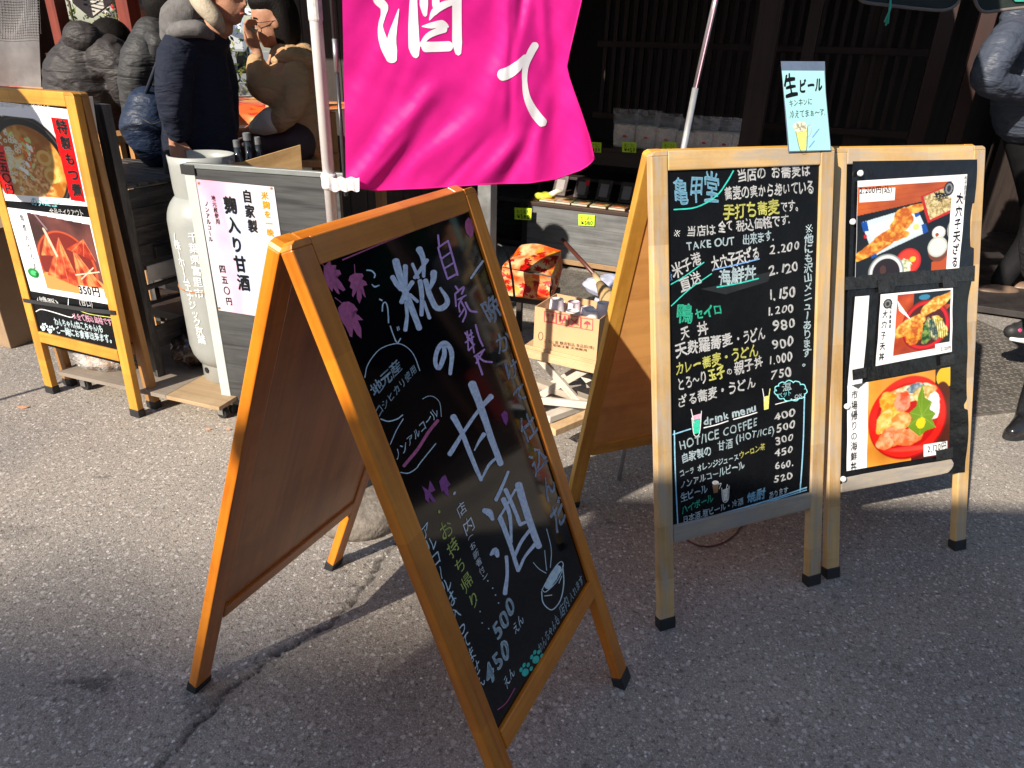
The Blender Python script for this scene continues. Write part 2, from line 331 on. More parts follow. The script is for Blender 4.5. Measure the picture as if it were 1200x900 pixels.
# ------------------------------------------------------------------ printed pictures, as coloured meshes
def vnoise(h, w_, s, seed=0):
    r = np.random.default_rng(seed); gh, gw = int(h/s)+3, int(w_/s)+3; g = r.random((gh, gw))
    y = np.arange(h)/s; x = np.arange(w_)/s; y0 = y.astype(int); x0 = x.astype(int); fy = (y-y0)[:, None]; fx = (x-x0)[None]
    fy = fy*fy*(3-2*fy); fx = fx*fx*(3-2*fx)
    a = g[y0][:, x0]; b = g[y0][:, x0+1]; c = g[y0+1][:, x0]; d = g[y0+1][:, x0+1]
    return (a*(1-fx)+b*fx)*(1-fy)+(c*(1-fx)+d*fx)*fy
def fbm(h, w_, s, seed=0, o=3):
    return sum(vnoise(h, w_, max(s/2**k, 1), seed+k)*.5**k for k in range(o))/sum(.5**k for k in range(o))
class Cv:
    def __init__(s, w_, h, bgc=(1, 1, 1)):
        s.w, s.h = w_, h; s.a = np.ones((h, w_, 3))*np.array(bgc); s.Y, s.X = np.mgrid[0:h, 0:w_]; s.X = s.X/(w_-1.); s.Y = s.Y/(h-1.); s.k = 1; s.ar = w_/h
    def put(s, m, c, al=1.0):
        m = np.clip(m, 0, 1)[..., None]*al; s.a = s.a*(1-m)+np.array(c)*m if np.ndim(c) < 3 else s.a*(1-m)+c*m
    def rect(s, x0, y0, x1, y1, c, al=1): s.put(((s.X >= x0) & (s.X <= x1) & (s.Y >= y0) & (s.Y <= y1))*1., c, al)
    def quad(s, p, c, al=1):
        m = np.ones_like(s.X, bool); n = len(p); ar = sum(p[i][0]*p[(i+1) % n][1]-p[(i+1) % n][0]*p[i][1] for i in range(n))
        sg = 1 if ar > 0 else -1
        for i in range(n):
            a, b = p[i], p[(i+1) % n]; m &= sg*((b[0]-a[0])*(s.Y-a[1])-(b[1]-a[1])*(s.X-a[0])) >= 0
        s.put(m*1., c, al); return m
    def ell(s, cx, cy, rx, ry, c, ang=0, al=1, soft=.04, nz=0, seed=0, ring=None, clip=None):
        a = math.radians(ang); dx, dy = (s.X-cx), (s.Y-cy)
        u = (dx*math.cos(a)+dy*math.sin(a))/rx; v = (-dx*math.sin(a)+dy*math.cos(a))/ry; r = np.sqrt(u*u+v*v)
        if nz: r = r+nz*(fbm(s.h, s.w, max(3, s.w*rx*.5), seed)-.5)
        m = np.clip((1-r)/soft+.5, 0, 1)
        if ring: m = m*np.clip((r-ring)/soft+.5, 0, 1)
        if clip is not None: m = m*clip
        s.put(m, c, al); return m
    def line(s, x0, y0, x1, y1, wd, c, al=1, clip=None):
        dx, dy = (x1-x0), (y1-y0); L2 = dx*dx+dy*dy+1e-9; t = np.clip(((s.X-x0)*dx+(s.Y-y0)*dy)/L2, 0, 1)
        d = np.hypot((s.X-x0-t*dx), (s.Y-y0-t*dy)/s.ar); m = np.clip((wd/2-d)/(.5/s.w)+.5, 0, 1)
        if clip is not None: m = m*clip
        s.put(m, c, al)
    def mottle(s, m, c1, c2, sc, seed, al=1):
        n = np.clip((fbm(s.h, s.w, sc, seed)-.3)/.4, 0, 1)[..., None]; s.put(m, np.array(c1)*(1-n)+np.array(c2)*n, al)
    def build(s, name, plane, q, parent, off=.001, mat=None, bulge=None, label=None):
        """q = pixel corners TL, TR, BR, BL on the plane"""
        TL, TR, BR, BL = [plane(*p, off=off) for p in q]
        Y, X = s.Y.ravel()[:, None], s.X.ravel()[:, None]
        P = (TL*(1-X)+TR*X)*(1-Y)+(BL*(1-X)+BR*X)*Y
        if bulge is not None: P = P+plane.n*bulge(X, Y)
        b = MB(); b.v = [tuple(p) for p in P.tolist()]; w_ = s.w
        b.f = [(i*w_+j, i*w_+j+1, (i+1)*w_+j+1, (i+1)*w_+j) for i in range(s.h-1) for j in range(w_-1)]; b.m = [0]*len(b.f)
        o = b.build(name, mat or vcol(), parent, cols=np.clip(s.a.reshape(-1, 3), 0, 1)**2.2, smooth=True)
        if label: o['label'] = label
        return o
# ================================================================== SETTING
def asphalt():
    m, N, L, b = new_mat('asphalt')
    tc = N.new('ShaderNodeTexCoord'); O = tc.outputs['Object']
    # worn stones of two sizes set in dark binder
    def vor(scale, th0, th1):
        v = N.new('ShaderNodeTexVoronoi'); v.feature = 'F1'; v.inputs['Scale'].default_value = scale; v.inputs['Randomness'].default_value = 1
        nz = N.new('ShaderNodeTexNoise'); nz.inputs['Scale'].default_value = scale*1.3; nz.inputs['Detail'].default_value = 2
        mx = N.new('ShaderNodeMixRGB'); mx.inputs[0].default_value = .35/scale*2; L.new(O, mx.inputs[1]); L.new(nz.outputs['Color'], mx.inputs[2])
        L.new(O, nz.inputs['Vector']); L.new(mx.outputs[0], v.inputs['Vector'])
        sep = N.new('ShaderNodeSeparateColor'); L.new(v.outputs['Color'], sep.inputs[0])
        r = ramp(N, [(th0, (1, 1, 1)), (th1, (0, 0, 0))]); L.new(v.outputs['Distance'], r.inputs[0])
        return r.outputs[0], sep
    s1, c1 = vor(105, .36, .52); s2, c2 = vor(240, .38, .6)
    n = N.new('ShaderNodeTexNoise'); n.inputs['Scale'].default_value = 1.7; n.inputs['Detail'].default_value = 5; L.new(O, n.inputs['Vector'])
    base = ramp(N, [(.3, (.17, .157, .145)), (.7, (.25, .226, .198))]); L.new(n.outputs['Fac'], base.inputs[0])
    # stone colours
    sc1 = ramp(N, [(0, (.15, .142, .137)), (.5, (.24, .225, .21)), (.8, (.34, .32, .3)), (1, (.6, .58, .56))]); L.new(c1.outputs[0], sc1.inputs[0])
    sc2 = ramp(N, [(0, (.13, .122, .116)), (.5, (.23, .213, .195)), (1, (.38, .355, .325))]); L.new(c2.outputs[1], sc2.inputs[0])
    m1 = N.new('ShaderNodeMixRGB'); L.new(s2, m1.inputs[0]); L.new(base.outputs[0], m1.inputs[1]); L.new(sc2.outputs[0], m1.inputs[2])
    # big stones only where the random value is high
    g = N.new('ShaderNodeMath'); g.operation = 'GREATER_THAN'; g.inputs[1].default_value = .52; L.new(c1.outputs[2], g.inputs[0])
    gm = N.new('ShaderNodeMath'); gm.operation = 'MULTIPLY'; L.new(s1, gm.inputs[0]); L.new(g.outputs[0], gm.inputs[1])
    m2 = N.new('ShaderNodeMixRGB'); L.new(gm.outputs[0], m2.inputs[0]); L.new(m1.outputs[0], m2.inputs[1]); L.new(sc1.outputs[0], m2.inputs[2])
    s3, c3 = vor(58, .3, .42); g3 = N.new('ShaderNodeMath'); g3.operation = 'GREATER_THAN'; g3.inputs[1].default_value = .7; L.new(c3.outputs[0], g3.inputs[0])
    gm3 = N.new('ShaderNodeMath'); gm3.operation = 'MULTIPLY'; L.new(s3, gm3.inputs[0]); L.new(g3.outputs[0], gm3.inputs[1])
    sc3 = ramp(N, [(0, (.24, .225, .215)), (.5, (.38, .36, .34)), (1, (.6, .58, .56))]); L.new(c3.outputs[2], sc3.inputs[0])
    m2b = N.new('ShaderNodeMixRGB'); L.new(gm3.outputs[0], m2b.inputs[0]); L.new(m2.outputs[0], m2b.inputs[1]); L.new(sc3.outputs[0], m2b.inputs[2]); m2 = m2b
    # pits
    pn = N.new('ShaderNodeTexNoise'); pn.inputs['Scale'].default_value = 75; pn.inputs['Detail'].default_value = 4; L.new(O, pn.inputs['Vector'])
    pr = ramp(N, [(.34, (.16, .16, .16)), (.44, (1, 1, 1))]); L.new(pn.outputs['Fac'], pr.inputs[0])
    m3 = N.new('ShaderNodeMixRGB'); m3.blend_type = 'MULTIPLY'; m3.inputs[0].default_value = .55; L.new(m2.outputs[0], m3.inputs[1]); L.new(pr.outputs[0], m3.inputs[2])
    # warm dusty tone drifting across the paving, and the wear stored on the sheet (stains, crack)
    n5 = N.new('ShaderNodeTexNoise'); n5.inputs['Scale'].default_value = .9; n5.inputs['Detail'].default_value = 7; L.new(O, n5.inputs['Vector'])
    r5 = ramp(N, [(.35, (1.15, 1.14, 1.15)), (.65, (1.68, 1.6, 1.5))]); L.new(n5.outputs['Fac'], r5.inputs[0])
    m4 = N.new('ShaderNodeMixRGB'); m4.blend_type = 'MULTIPLY'; m4.inputs[0].default_value = 1; L.new(m3.outputs[0], m4.inputs[1]); L.new(r5.outputs[0], m4.inputs[2])
    at_ = N.new('ShaderNodeAttribute'); at_.attribute_name = 'Col'
    m5 = N.new('ShaderNodeMixRGB'); m5.blend_type = 'MULTIPLY'; m5.inputs[0].default_value = 1; L.new(m4.outputs[0], m5.inputs[1]); L.new(at_.outputs['Color'], m5.inputs[2])
    L.new(m5.outputs[0], b.inputs['Base Color']); b.inputs['Roughness'].default_value = .82
    h = N.new('ShaderNodeMath'); h.operation = 'MULTIPLY_ADD'; h.inputs[1].default_value = .6; L.new(s2, h.inputs[0]); L.new(pr.outputs[0], h.inputs[2])
    h2 = N.new('ShaderNodeMath'); h2.operation = 'ADD'; L.new(h.outputs[0], h2.inputs[0]); L.new(gm.outputs[0], h2.inputs[1])
    bp = N.new('ShaderNodeBump'); bp.inputs['Strength'].default_value = .5; bp.inputs['Distance'].default_value = .002
    L.new(h2.outputs[0], bp.inputs['Height']); L.new(bp.outputs[0], b.inputs['Normal'])
    return m
def axis_steps(lo, hi, step, far):
    a = list(np.arange(lo, hi+1e-9, step)); d = step; x = hi
    while x < far: d *= 1.35; x += d; a.append(x)
    d = step; x = lo; pre = []
    while x > -far: d *= 1.35; x -= d; pre.append(x)
    return np.array(pre[::-1]+a)
gx, gy = axis_steps(-1.45, 1.3, .0095, 90), axis_steps(.75, 2.3, .0095, 90)
GX, GY = np.meshgrid(gx, gy); GZ = np.zeros_like(GX); GC = np.ones(GX.shape+(3,))
crk = np.array([G(x, y)[:2] for x, y in [(180, 905), (200, 885), (215, 868), (232, 848), (252, 832), (262, 812), (285, 797), (300, 787), (322, 768), (345, 757), (368, 741), (385, 735), (402, 715), (415, 705), (425, 690), (436, 678), (448, 655), (470, 632), (500, 605)]])
crk = catmull(crk, 6); crk = crk + .006*np.stack([np.sin(np.arange(len(crk))*2.1), np.cos(np.arange(len(crk))*1.7+1)], 1)*rng.uniform(.3, 1.3, (len(crk), 1))
dist = np.full(GX.shape, 9.); side = np.zeros(GX.shape); along = np.zeros(GX.shape)
for i in range(len(crk)-1):
    a, b_ = crk[i], crk[i+1]; d = b_-a; t = np.clip(((GX-a[0])*d[0]+(GY-a[1])*d[1])/(d @ d), 0, 1)
    q = np.hypot(GX-a[0]-t*d[0], GY-a[1]-t*d[1]); mk = q < dist
    side = np.where(mk, np.sign((GX-a[0])*d[1]-(GY-a[1])*d[0]), side); dist = np.where(mk, q, dist); along = np.where(mk, i/len(crk), along)
wv = .0028+.005*np.abs(np.sin(along*60))*np.abs(np.sin(along*23+1))
GZ -= .008*np.exp(-(dist/wv)**2) - np.where(side > 0, .0, .0035)*np.exp(-(dist/.05)**2)
GC *= (1-.6*np.exp(-(dist/(wv*.8))**2) - .14*np.exp(-(dist/.03)**2))[..., None]
def spot(px, py, rx, ry, amt, seed, tint=(1, 1, 1)):
    global GC
    c = G(px, py); r = np.sqrt(((GX-c[0])/rx)**2+((GY-c[1])/ry)**2)
    th = np.arctan2(GY-c[1], GX-c[0]); r = r*(1+.25*np.sin(th*3+seed)+.18*np.sin(th*7+seed*2)+.12*np.sin(th*13+seed)) + .25*np.sin(GX*170+seed)*np.sin(GY*190)
    m = np.clip((1.1-r)*2.5, 0, 1)[..., None]; GC = GC*(1-amt*m*np.array(tint))
spot(112, 800, .055, .028, .55, 1); spot(150, 792, .02, .012, .4, 2); spot(235, 826, .045, .03, .4, 3); spot(6, 625, .09, .05, .25, 4)
for _k, (_x, _y) in enumerate(((1035, 778), (1052, 782), (905, 845), (640, 830), (980, 700), (715, 612), (560, 905), (330, 560), (120, 560), (690, 900))): spot(_x, _y, .012+.008*(_k % 3), .01+.005*(_k % 2), .4, 20+_k)
spot(205, 790, .03, .012, -.3, 5); spot(180, 783, .02, .008, -.3, 6)
gb = MB(); gb.v = list(zip(GX.ravel().tolist(), GY.ravel().tolist(), GZ.ravel().tolist())); nx_ = GX.shape[1]
gb.f = [(i*nx_+j, i*nx_+j+1, (i+1)*nx_+j+1, (i+1)*nx_+j) for i in range(GX.shape[0]-1) for j in range(nx_-1)]; gb.m = [0]*len(gb.f)
ASPH = asphalt(); ground = gb.build('ground', ASPH, smooth=True, cols=np.clip(GC, 0.02, 1.3).reshape(-1, 3)); ground['kind'] = 'structure'
# ------------------------------------------------------------------ colours
OR1, OR2 = (.76, .25, .014), (.54, .14, .005)
WA = wood('varnished_orange_wood', OR1, OR2, rough=.32, coat=.35, grain=.8, joint=.16)
WAd = wood('red_brown_plywood', (.62, .25, .07), (.45, .16, .04), rough=.34, coat=.3, grain=.45)
WB = wood('pale_pine', (.68, .45, .2), (.52, .32, .115), rough=.55, worn=((.42, .38, .33), .5), grain=.8, joint=.22)
WBo = wood('golden_pine_side', (.7, .38, .07), (.52, .25, .035), rough=.45, grain=.8)
WG = wood('weathered_grey_pine', (.5, .41, .3), (.36, .29, .21), rough=.7, worn=((.3, .28, .26), .9), grain=.9)
WBp = wood('yellow_plywood', (.82, .43, .14), (.62, .29, .08), rough=.45, grain=.35, axis=0)
WD = wood('orange_yellow_wood', (.68, .33, .045), (.5, .22, .025), rough=.45, grain=.8, joint=.15); WDb = wood('brown_orange_wood', (.4, .2, .06), (.28, .13, .035), rough=.5, grain=.8)
RUB = flat('black_rubber', (.018, .018, .02), .55, bump=.2)
CHK = flat('chalkboard_gloss', (.004, .004, .005), .045, var=.3, scale=6, spec=.5)
CHKm = flat('chalkboard_satin', (.006, .0065, .008), .26, var=.35, scale=9, bump=.05, spec=.14)
BRASS = flat('dull_steel', (.45, .43, .4), .35, metal=1)
PAL = dict(
    lav=(.66, .73, 1.), pur=(.68, .34, .76), mar=(.56, .1, .26), lb=(.64, .8, .96), grn=(.01, .36, .27), yg=(.5, .56, .12), wht=(.82, .84, .86),
    dpur=(.28, .05, .27), cyan=(.28, .75, .85), yel=(.82, .8, .22), green=(.05, .62, .4), blue=(.18, .38, .75), blk=(.012, .012, .015), red=(.75, .02, .03), org=(.95, .45, .03), skyb=(.3, .62, .9), teal=(.04, .6, .5), pink=(.85, .45, .6), cream=(.8, .76, .6), grey=(.5, .52, .55), brown=(.3, .15, .06))
PM = {k: flat('paint_'+k, c, (.5), var=.28, scale=140) for k, c in PAL.items()}
PNAMES = {k: 'lettering' for k in PAL}
# ================================================================== A-BOARDS
class AB: pass
def aboard(name, label, geo, mats, sw=.05, th=.022, tb=None, tbb=None, group='A-frame menu boards', panel=CHK, backp=None, extra=None, rail_h=None, open_back=True, cap=.03, hoff=.02):
    x, y, yaw, W, Z, s1, s2 = geo; g = AB()
    u = np.array([math.cos(yaw), math.sin(yaw), 0.]); n = np.array([math.sin(yaw), -math.cos(yaw), 0.]); z = np.array([0, 0, 1.])
    mid = np.array([x, y, 0])+u*W/2
    t = thing(name, label, 'signboard', mid, yaw, group)
    g.t, g.u, g.W = t, u, W
    for side in (0, 1):
        nn = n if side == 0 else -n; s = s1 if side == 0 else s2
        T0 = np.array([x, y, Z])+nn*hoff; B0 = np.array([x, y, 0])+nn*s
        L_ = np.linalg.norm(T0-B0); wv_ = (T0-B0)/L_; N_ = np.cross(u, wv_); N_ = N_ if N_ @ nn > 0 else -N_
        Fp = lambda a, b, d=0, B0=B0, wv_=wv_, N_=N_: B0+u*a+wv_*b+N_*d
        M = mats[side]
        r0 = tb if side == 0 else (tbb or tb)
        rl = rail_h or sw
        for a, key in ((sw/2, 'l'), (W-sw/2, 'r')):
            beam('stile', Fp(a, cap, -th/2), Fp(a, L_-.012, -th/2), u, sw, th, M['stile'], t, .003)
            c = MB().box(Fp(a, cap/2+.001, -th/2), (sw/2+.0025, th/2+.0025, cap/2+.004), u, N_, wv_)
            c.build('rubber_foot', RUB, t, bevel=.003)
        beam('top_rail', Fp(sw+.0005, L_-sw/2, -th/2-.0005), Fp(W-sw-.0005, L_-sw/2, -th/2-.0005), wv_, sw, th, M['rail'], t, .003)
        # rounded corner blocks finish the stile tops
        for a0, sg in ((0, 1), (W, -1)):
            pts = [Fp(a0, L_-.0125), Fp(a0+sg*.004, L_-.005), Fp(a0+sg*.013, L_), Fp(a0+sg*sw, L_), Fp(a0+sg*sw, L_-.0125)]
            MB().prism(pts, -N_*th).build('corner_block', M['rail'], t, bevel=.0015)
        beam('bottom_rail', Fp(sw+.0005, r0+rl/2, -th/2), Fp(W-sw-.0005, r0+rl/2, -th/2), wv_, rl, th+.004, M['brail'], t, .003)
        rec = .007
        pb = MB().box((Fp(sw-.0, r0+rl, -rec-.003)+Fp(W-sw, L_-sw, -rec-.003))/2, ((W-2*sw)/2+.004, .003, (L_-sw-r0-rl)/2+.004), u, N_, wv_)
        pb.build('chalkboard' if side == 0 else 'back_panel', panel if side == 0 else (backp or panel), t, frame=fr(Fp(W/2, L_/2, -rec-.003), u, N_, wv_))
        if side == 1: # brown inner lining seen from behind the front board
            pass
        if side == 0: g.F = Fp; g.L = L_; g.N = N_; g.w = wv_; g.pl = Plane(Fp(0, 0, -rec), N_); g.face = Plane(Fp(0, 0, 0), N_); g.r0, g.rl = r0, rl
        else: g.FB = Fp; g.NB = N_; g.LB = L_; g.plb = Plane(Fp(0, 0, -rec), N_)
    # plywood skin on the inside of both panels
    for Fp, N_, LL, r0 in ((g.F, g.N, g.L, tb), (g.FB, g.NB, g.LB, tbb or tb)):
        pb = MB().box((Fp(sw, r0+rl, -.0175)+Fp(W-sw, LL-sw, -.0175))/2, ((W-2*sw)/2+.004, .004, (LL-sw-r0-rl)/2+.004), u, N_, np.cross(N_, u) if False else (Fp(0, 1, 0)-Fp(0, 0, 0)))
        pb.build('inner_panel', mats[2], t, frame=fr(Fp(W/2, LL/2, -.0175), u, N_, Fp(0, 1, 0)-Fp(0, 0, 0)))
    return g
gA = [-0.3621, 1.0614, 1.1164, 0.5718, 1.2216, 0.4963, 0.49]
gB = [0.3168, 1.8361, 0.3902, 0.5846, 1.2725, 0.3372, 0.3079]
gC = [0.8924, 2.1413, 0.3162, 0.5646, 1.2577, 0.3951, 0.3951]
gD = [-2.1181, 2.9489, -0.3865, 0.5781, 1.3021, 0.0596, 0.0596]
mA = dict(stile=WA, rail=WA, brail=WA); mB = dict(stile=WB, rail=WB, brail=WG); mBb = dict(stile=WBo, rail=WBo, brail=WBo); mDb = dict(stile=WDb, rail=WDb, brail=WDb); mD = dict(stile=WD, rail=WD, brail=WD)
A = aboard('blackboard_sign', 'orange-framed A-board with big lavender brushed characters, nearest the camera', gA, (mA, mA, WAd), sw=.047, th=.026, tb=.285, tbb=.285, rail_h=.046, backp=WAd)
B = aboard('blackboard_sign', 'pine A-board with long handwritten price list in white marker, blue card on its top', gB, (mB, mBb, WBp), sw=.048, th=.024, tb=.26, rail_h=.052, panel=CHKm, backp=WBp)
C = aboard('poster_sign', 'pine A-board wrapped in black plastic with three food photographs, rightmost of the row', gC, (mB, mBb, WBp), sw=.046, th=.024, tb=.279, rail_h=.05, panel=CHKm, backp=WBp)
D = aboard('poster_sign', 'folded orange-yellow A-board with noodle bowl poster strapped to the dark cart', gD, (mD, mDb, WBp), sw=.05, th=.03, hoff=.0305, tb=.255, panel=CHKm, backp=WBp)
def tval(g, px, py):
    P = g.face(px, py); return float((P-g.F(0, 0)) @ g.w), float((P-g.F(0, 0)) @ g.u)
for nm, g, pts in (('A', A, [(701, 691), (693, 677), (590, 877), (583, 850), (690, 500)]), ('B', B, [(790, 635), (790, 612), (955, 592), (955, 572), (787, 300)]), ('C', C, [(985, 578), (1120, 545), (985, 560)]), ('D', D, [(45, 398), (138, 420), (135, 408), (40, 386)])):
    print(nm, 'L', round(g.L, 3), [tuple(round(q, 3) for q in tval(g, *p)) for p in pts])
# ---------------------------------------------------------------- writing on A
pa = Paint(A.pl)
z1 = (440, 280, 7.5); z2 = (500, 380, 4.5); z3 = (560, 540, 5.29); z4 = (500, 250, 4.5); z6 = (370, 290, 7.5); z7 = (420, 390, 4.28); z8 = (490, 560, 3.0)
def St(org, col, *ss):
    for wd, p in ss: pa.stroke(p, wd, col, org=org, off=rng.uniform(0, .0002))
fin = lambda l: pa.build(A.t, 'brushed_character', PM, l)
St(z1, 'lav', (44, [(150, 335), (185, 395), (225, 440)]), ([66, 60, 55, 52], [(178, 195), (235, 390), (300, 560), (385, 785)]), ([46, 38, 28], [(262, 240), (265, 320), (268, 400)]),
   ([44, 38, 40], [(230, 555), (265, 470), (325, 380)]), ([30, 30, 38], [(268, 560), (278, 680), (262, 800)]), (28, [(305, 490), (370, 550)]),
   ([60, 44, 28], [(385, 90), (420, 180), (424, 330)]), (32, [(345, 340), (395, 270), (455, 185)]), (28, [(325, 220), (350, 280), (375, 340)]),
   ([44, 40, 34], [(392, 370), (408, 500), (405, 668)]), ([26, 32], [(425, 550), (475, 695)]), ([60, 50, 24], [(512, 295), (508, 360), (478, 440)]), ([44, 50, 50, 50, 44, 24], [(440, 365), (480, 500), (540, 608), (612, 590), (630, 530), (570, 432)]))
fin('large lavender character at the top')
St(z2, 'lav', ([22, 26, 24, 22, 24, 28, 26, 18], [(92, 112), (92, 165), (65, 232), (45, 195), (62, 125), (98, 100), (132, 150), (124, 262)]))
fin('rounded lavender character below the top one')
St(z2, 'lav', ([44, 38, 34, 32], [(240, 315), (290, 450), (340, 600), (390, 735)]), ([34, 26, 24, 20], [(140, 488), (185, 570), (240, 710), (287, 820)]), ([26, 18, 18, 30], [(122, 685), (200, 560), (270, 460), (340, 380)]), ([6, 14, 24], [(252, 665), (275, 620), (302, 580)]), ([10, 16, 12], [(288, 820), (330, 740), (380, 695)]))
fin('lavender character in the middle')
St(z3, 'lav', ([30, 46, 22], [(38, 308), (70, 322), (92, 362)]), ([16, 44, 24], [(80, 582), (108, 558), (122, 590)]), ([22, 20, 28], [(177, 595), (182, 700), (168, 822)]),
   ([24, 20, 16], [(112, 242), (150, 160), (188, 68)]), ([34, 28, 24], [(138, 355), (190, 490), (250, 680)]), (14, [(132, 352), (165, 300), (232, 178)]), ([48, 44, 42, 40], [(252, 150), (290, 280), (340, 430), (378, 530)]),
   ([36, 24, 14], [(158, 240), (198, 340), (208, 505)]), ([28, 24, 24], [(172, 180), (225, 300), (262, 395)]), ([24, 16], [(262, 395), (300, 378)]), (20, [(228, 590), (270, 500), (320, 432)]), ([18, 16, 24], [(252, 682), (292, 595), (352, 520)]))
fin('largest lavender character at the bottom')
St(z4, 'pur', (10, [(60, 115), (66, 178)]), (10, [(60, 180), (82, 260), (110, 345)]), (9, [(64, 178), (112, 145)]), (11, [(112, 145), (140, 240), (163, 325)]), (9, [(80, 238), (125, 206)]), (9, [(95, 290), (140, 262)]), (11, [(110, 346), (160, 318)]),
   (10, [(152, 385), (168, 408)]), (9, [(150, 425), (155, 490)]), (10, [(150, 425), (196, 388), (185, 425)]), (8, [(165, 455), (208, 432)]), (8, [(192, 440), (170, 480), (175, 520)]), (9, [(182, 465), (208, 520), (190, 572)]), (8, [(172, 545), (200, 500)]), (11, [(205, 470), (228, 512), (264, 520)]),
   (10, [(203, 630), (245, 692)]), (8, [(214, 622), (220, 722)]), (8, [(232, 615), (250, 735)]), (8, [(204, 682), (248, 650)]), (8, [(222, 724), (252, 690)]), (10, [(258, 588), (275, 650), (296, 700)]), (9, [(212, 655), (240, 630)]), (9, [(252, 755), (305, 718)]), (9, [(300, 722), (262, 790)]), (11, [(262, 758), (294, 850)]), (10, [(268, 748), (300, 778), (345, 785)]))
fin('purple column of three characters')
# tall right-hand column, one character after another, small light-blue marker
pa.stroke([(566, 306), (560, 314), (552, 326)], 2.4, 'lav')
def colchars(chs, col, bold=.004, am=1.2):
    for ch, x, y, wd, ht in chs:
        V, Fc, adv = glyph(ch, bold)
        if not len(V): continue
        q = wob(V, am)-np.array([.5 if adv == 1 else adv/2, .37]); q = np.stack([-q[:, 1], -q[:, 0]], 1) if ch in 'ー()' else q; A0 = A.pl(x, y, off=.0008); U = A.w; X = A.u
        ws = wd/math.hypot(*(np.array(proj(A0+X*.01))-(x, y)))*.01; hs = ht/math.hypot(*(np.array(proj(A0+U*.01))-(x, y)))*.01
        pa.mb(col).add([A0+X*a*ws+U*b*hs for a, b in q], Fc)

colchars([('晩', 577, 362, 22, 30), ('か', 590, 400, 20, 24), ('け', 600, 432, 20, 24), ('て', 609, 462, 18, 20), ('仕', 619, 500, 24, 32), ('込', 631, 538, 24, 28), ('ん', 643, 570, 22, 28), ('だ', 654, 603, 24, 32)], 'lav', bold=.012)
fin('light blue column along the right edge')
St(z6, 'lb', (13, [(450, 200), (490, 205), (520, 235), (515, 265)]), ([8, 16, 8], [(495, 325), (520, 345), (558, 332)]), (14, [(562, 455), (582, 466)]), (11, [(585, 560), (590, 500), (612, 482), (630, 520), (638, 600), (640, 662)]),
   (10, [(655, 690), (690, 790), (718, 838), (745, 800)]), (8, [(715, 700), (722, 730)]), (8, [(728, 695), (736, 722)]))
leaf = lambda org, pts, col: pa.poly(pts, col, org=org, off=.0003)
def maple(org, pts, col, stem=None):
    c = np.mean(pts, 0); p = [org[0]+c[0]/org[2], org[1]+c[1]/org[2]]; q = [(org[0]+x/org[2], org[1]+y/org[2]) for x, y in pts]
    m = pa.mb(col); n = len(q); o = pa.off+.0002
    m.add([pa.pl(*p, off=o)]+[pa.pl(x, y, off=o) for x, y in q], [(0, i+1, (i+1) % n+1) for i in range(n)])
    if stem: pa.stroke(stem, 7, col, org=org)
    pa.build(A.t, 'painted_maple_leaf', PM)
maple(z6, [(70, 170), (125, 112), (135, 155), (180, 155), (165, 190), (210, 200), (225, 235), (175, 250), (225, 310), (262, 372), (240, 385), (185, 350), (212, 410), (190, 405), (150, 350), (145, 390), (100, 330), (72, 235)], 'mar', [(50, 140), (75, 165)])
maple(z6, [(300, 250), (345, 225), (410, 228), (420, 250), (400, 275), (440, 300), (455, 330), (415, 340), (440, 440), (425, 430), (400, 370), (405, 440), (385, 495), (362, 450), (360, 380), (330, 438), (318, 420), (325, 370), (298, 350), (310, 310), (288, 290)], 'mar', [(340, 148), (345, 230)])
maple(z6, [(195, 530), (240, 480), (290, 475), (335, 500), (370, 548), (325, 560), (380, 600), (418, 638), (370, 640), (400, 710), (402, 800), (365, 770), (330, 710), (320, 790), (300, 780), (265, 700), (235, 660), (205, 590)], 'mar', [(168, 440), (232, 490)])
z5b = (360, 230, 3.6)
pa.stroke([(150, 268), (300, 205), (450, 145), (520, 120)], 6, 'mar', org=z5b); pa.stroke([(525, 118), (600, 92), (668, 68)], 6, 'mar', org=z5b)
maple(z5b, [(668, 105), (680, 88), (692, 100), (704, 130), (700, 165), (688, 175), (672, 155), (665, 130)], 'mar')
maple(z7, [(318, 768), (350, 790), (358, 740), (372, 762), (386, 790), (360, 800), (392, 850), (370, 848), (352, 820), (355, 856), (335, 835), (332, 800)], 'dpur'); maple(z7, [(405, 745), (420, 722), (436, 712), (448, 740), (462, 760), (448, 775), (455, 822), (440, 815), (425, 790), (418, 800), (410, 770)], 'dpur')
maple((460, 450, 4.5), [(572, 160), (590, 140), (605, 150), (610, 185), (600, 220), (585, 200)], 'dpur')
St(z7, 'lb', (4, [(32, 225), (45, 165), (80, 110), (120, 75), (190, 54), (240, 70), (280, 115), (308, 190)]), (6, [(112, 432), (150, 444), (195, 432), (222, 412)]), (4, [(225, 432), (190, 490), (160, 560)]),
   (3, [(322, 332), (350, 318), (380, 322), (408, 352), (416, 420)]), (5, [(212, 700), (250, 704), (290, 680), (312, 650), (388, 556)]))
St(z7, 'mar', (16, [(228, 668), (300, 580), (350, 500), (398, 440)]))
pa.line('地元産', (438.5, 465), (471, 431), 13, 'lb', bold=.012); pa.line('コシヒカリ使用', (443, 489), (489, 434), 10, 'lb', bold=.006); pa.line('ノンアルコール', (464, 541), (514, 485), 11, 'lb', bold=.002)
def run(text, p0, p1, wd, ht, col, bold=.0, am=1.2):
    n = len(text); colchars([(c, p0[0]+(p1[0]-p0[0])*i/(n-1), p0[1]+(p1[1]-p0[1])*i/(n-1), wd, ht) for i, c in enumerate(text)], col, bold, am)
run('・店内', (533, 578), (549, 616), 16, 17, 'wht'); run('(お新香付)', (551, 630), (568, 678), 9, 8.5, 'wht')
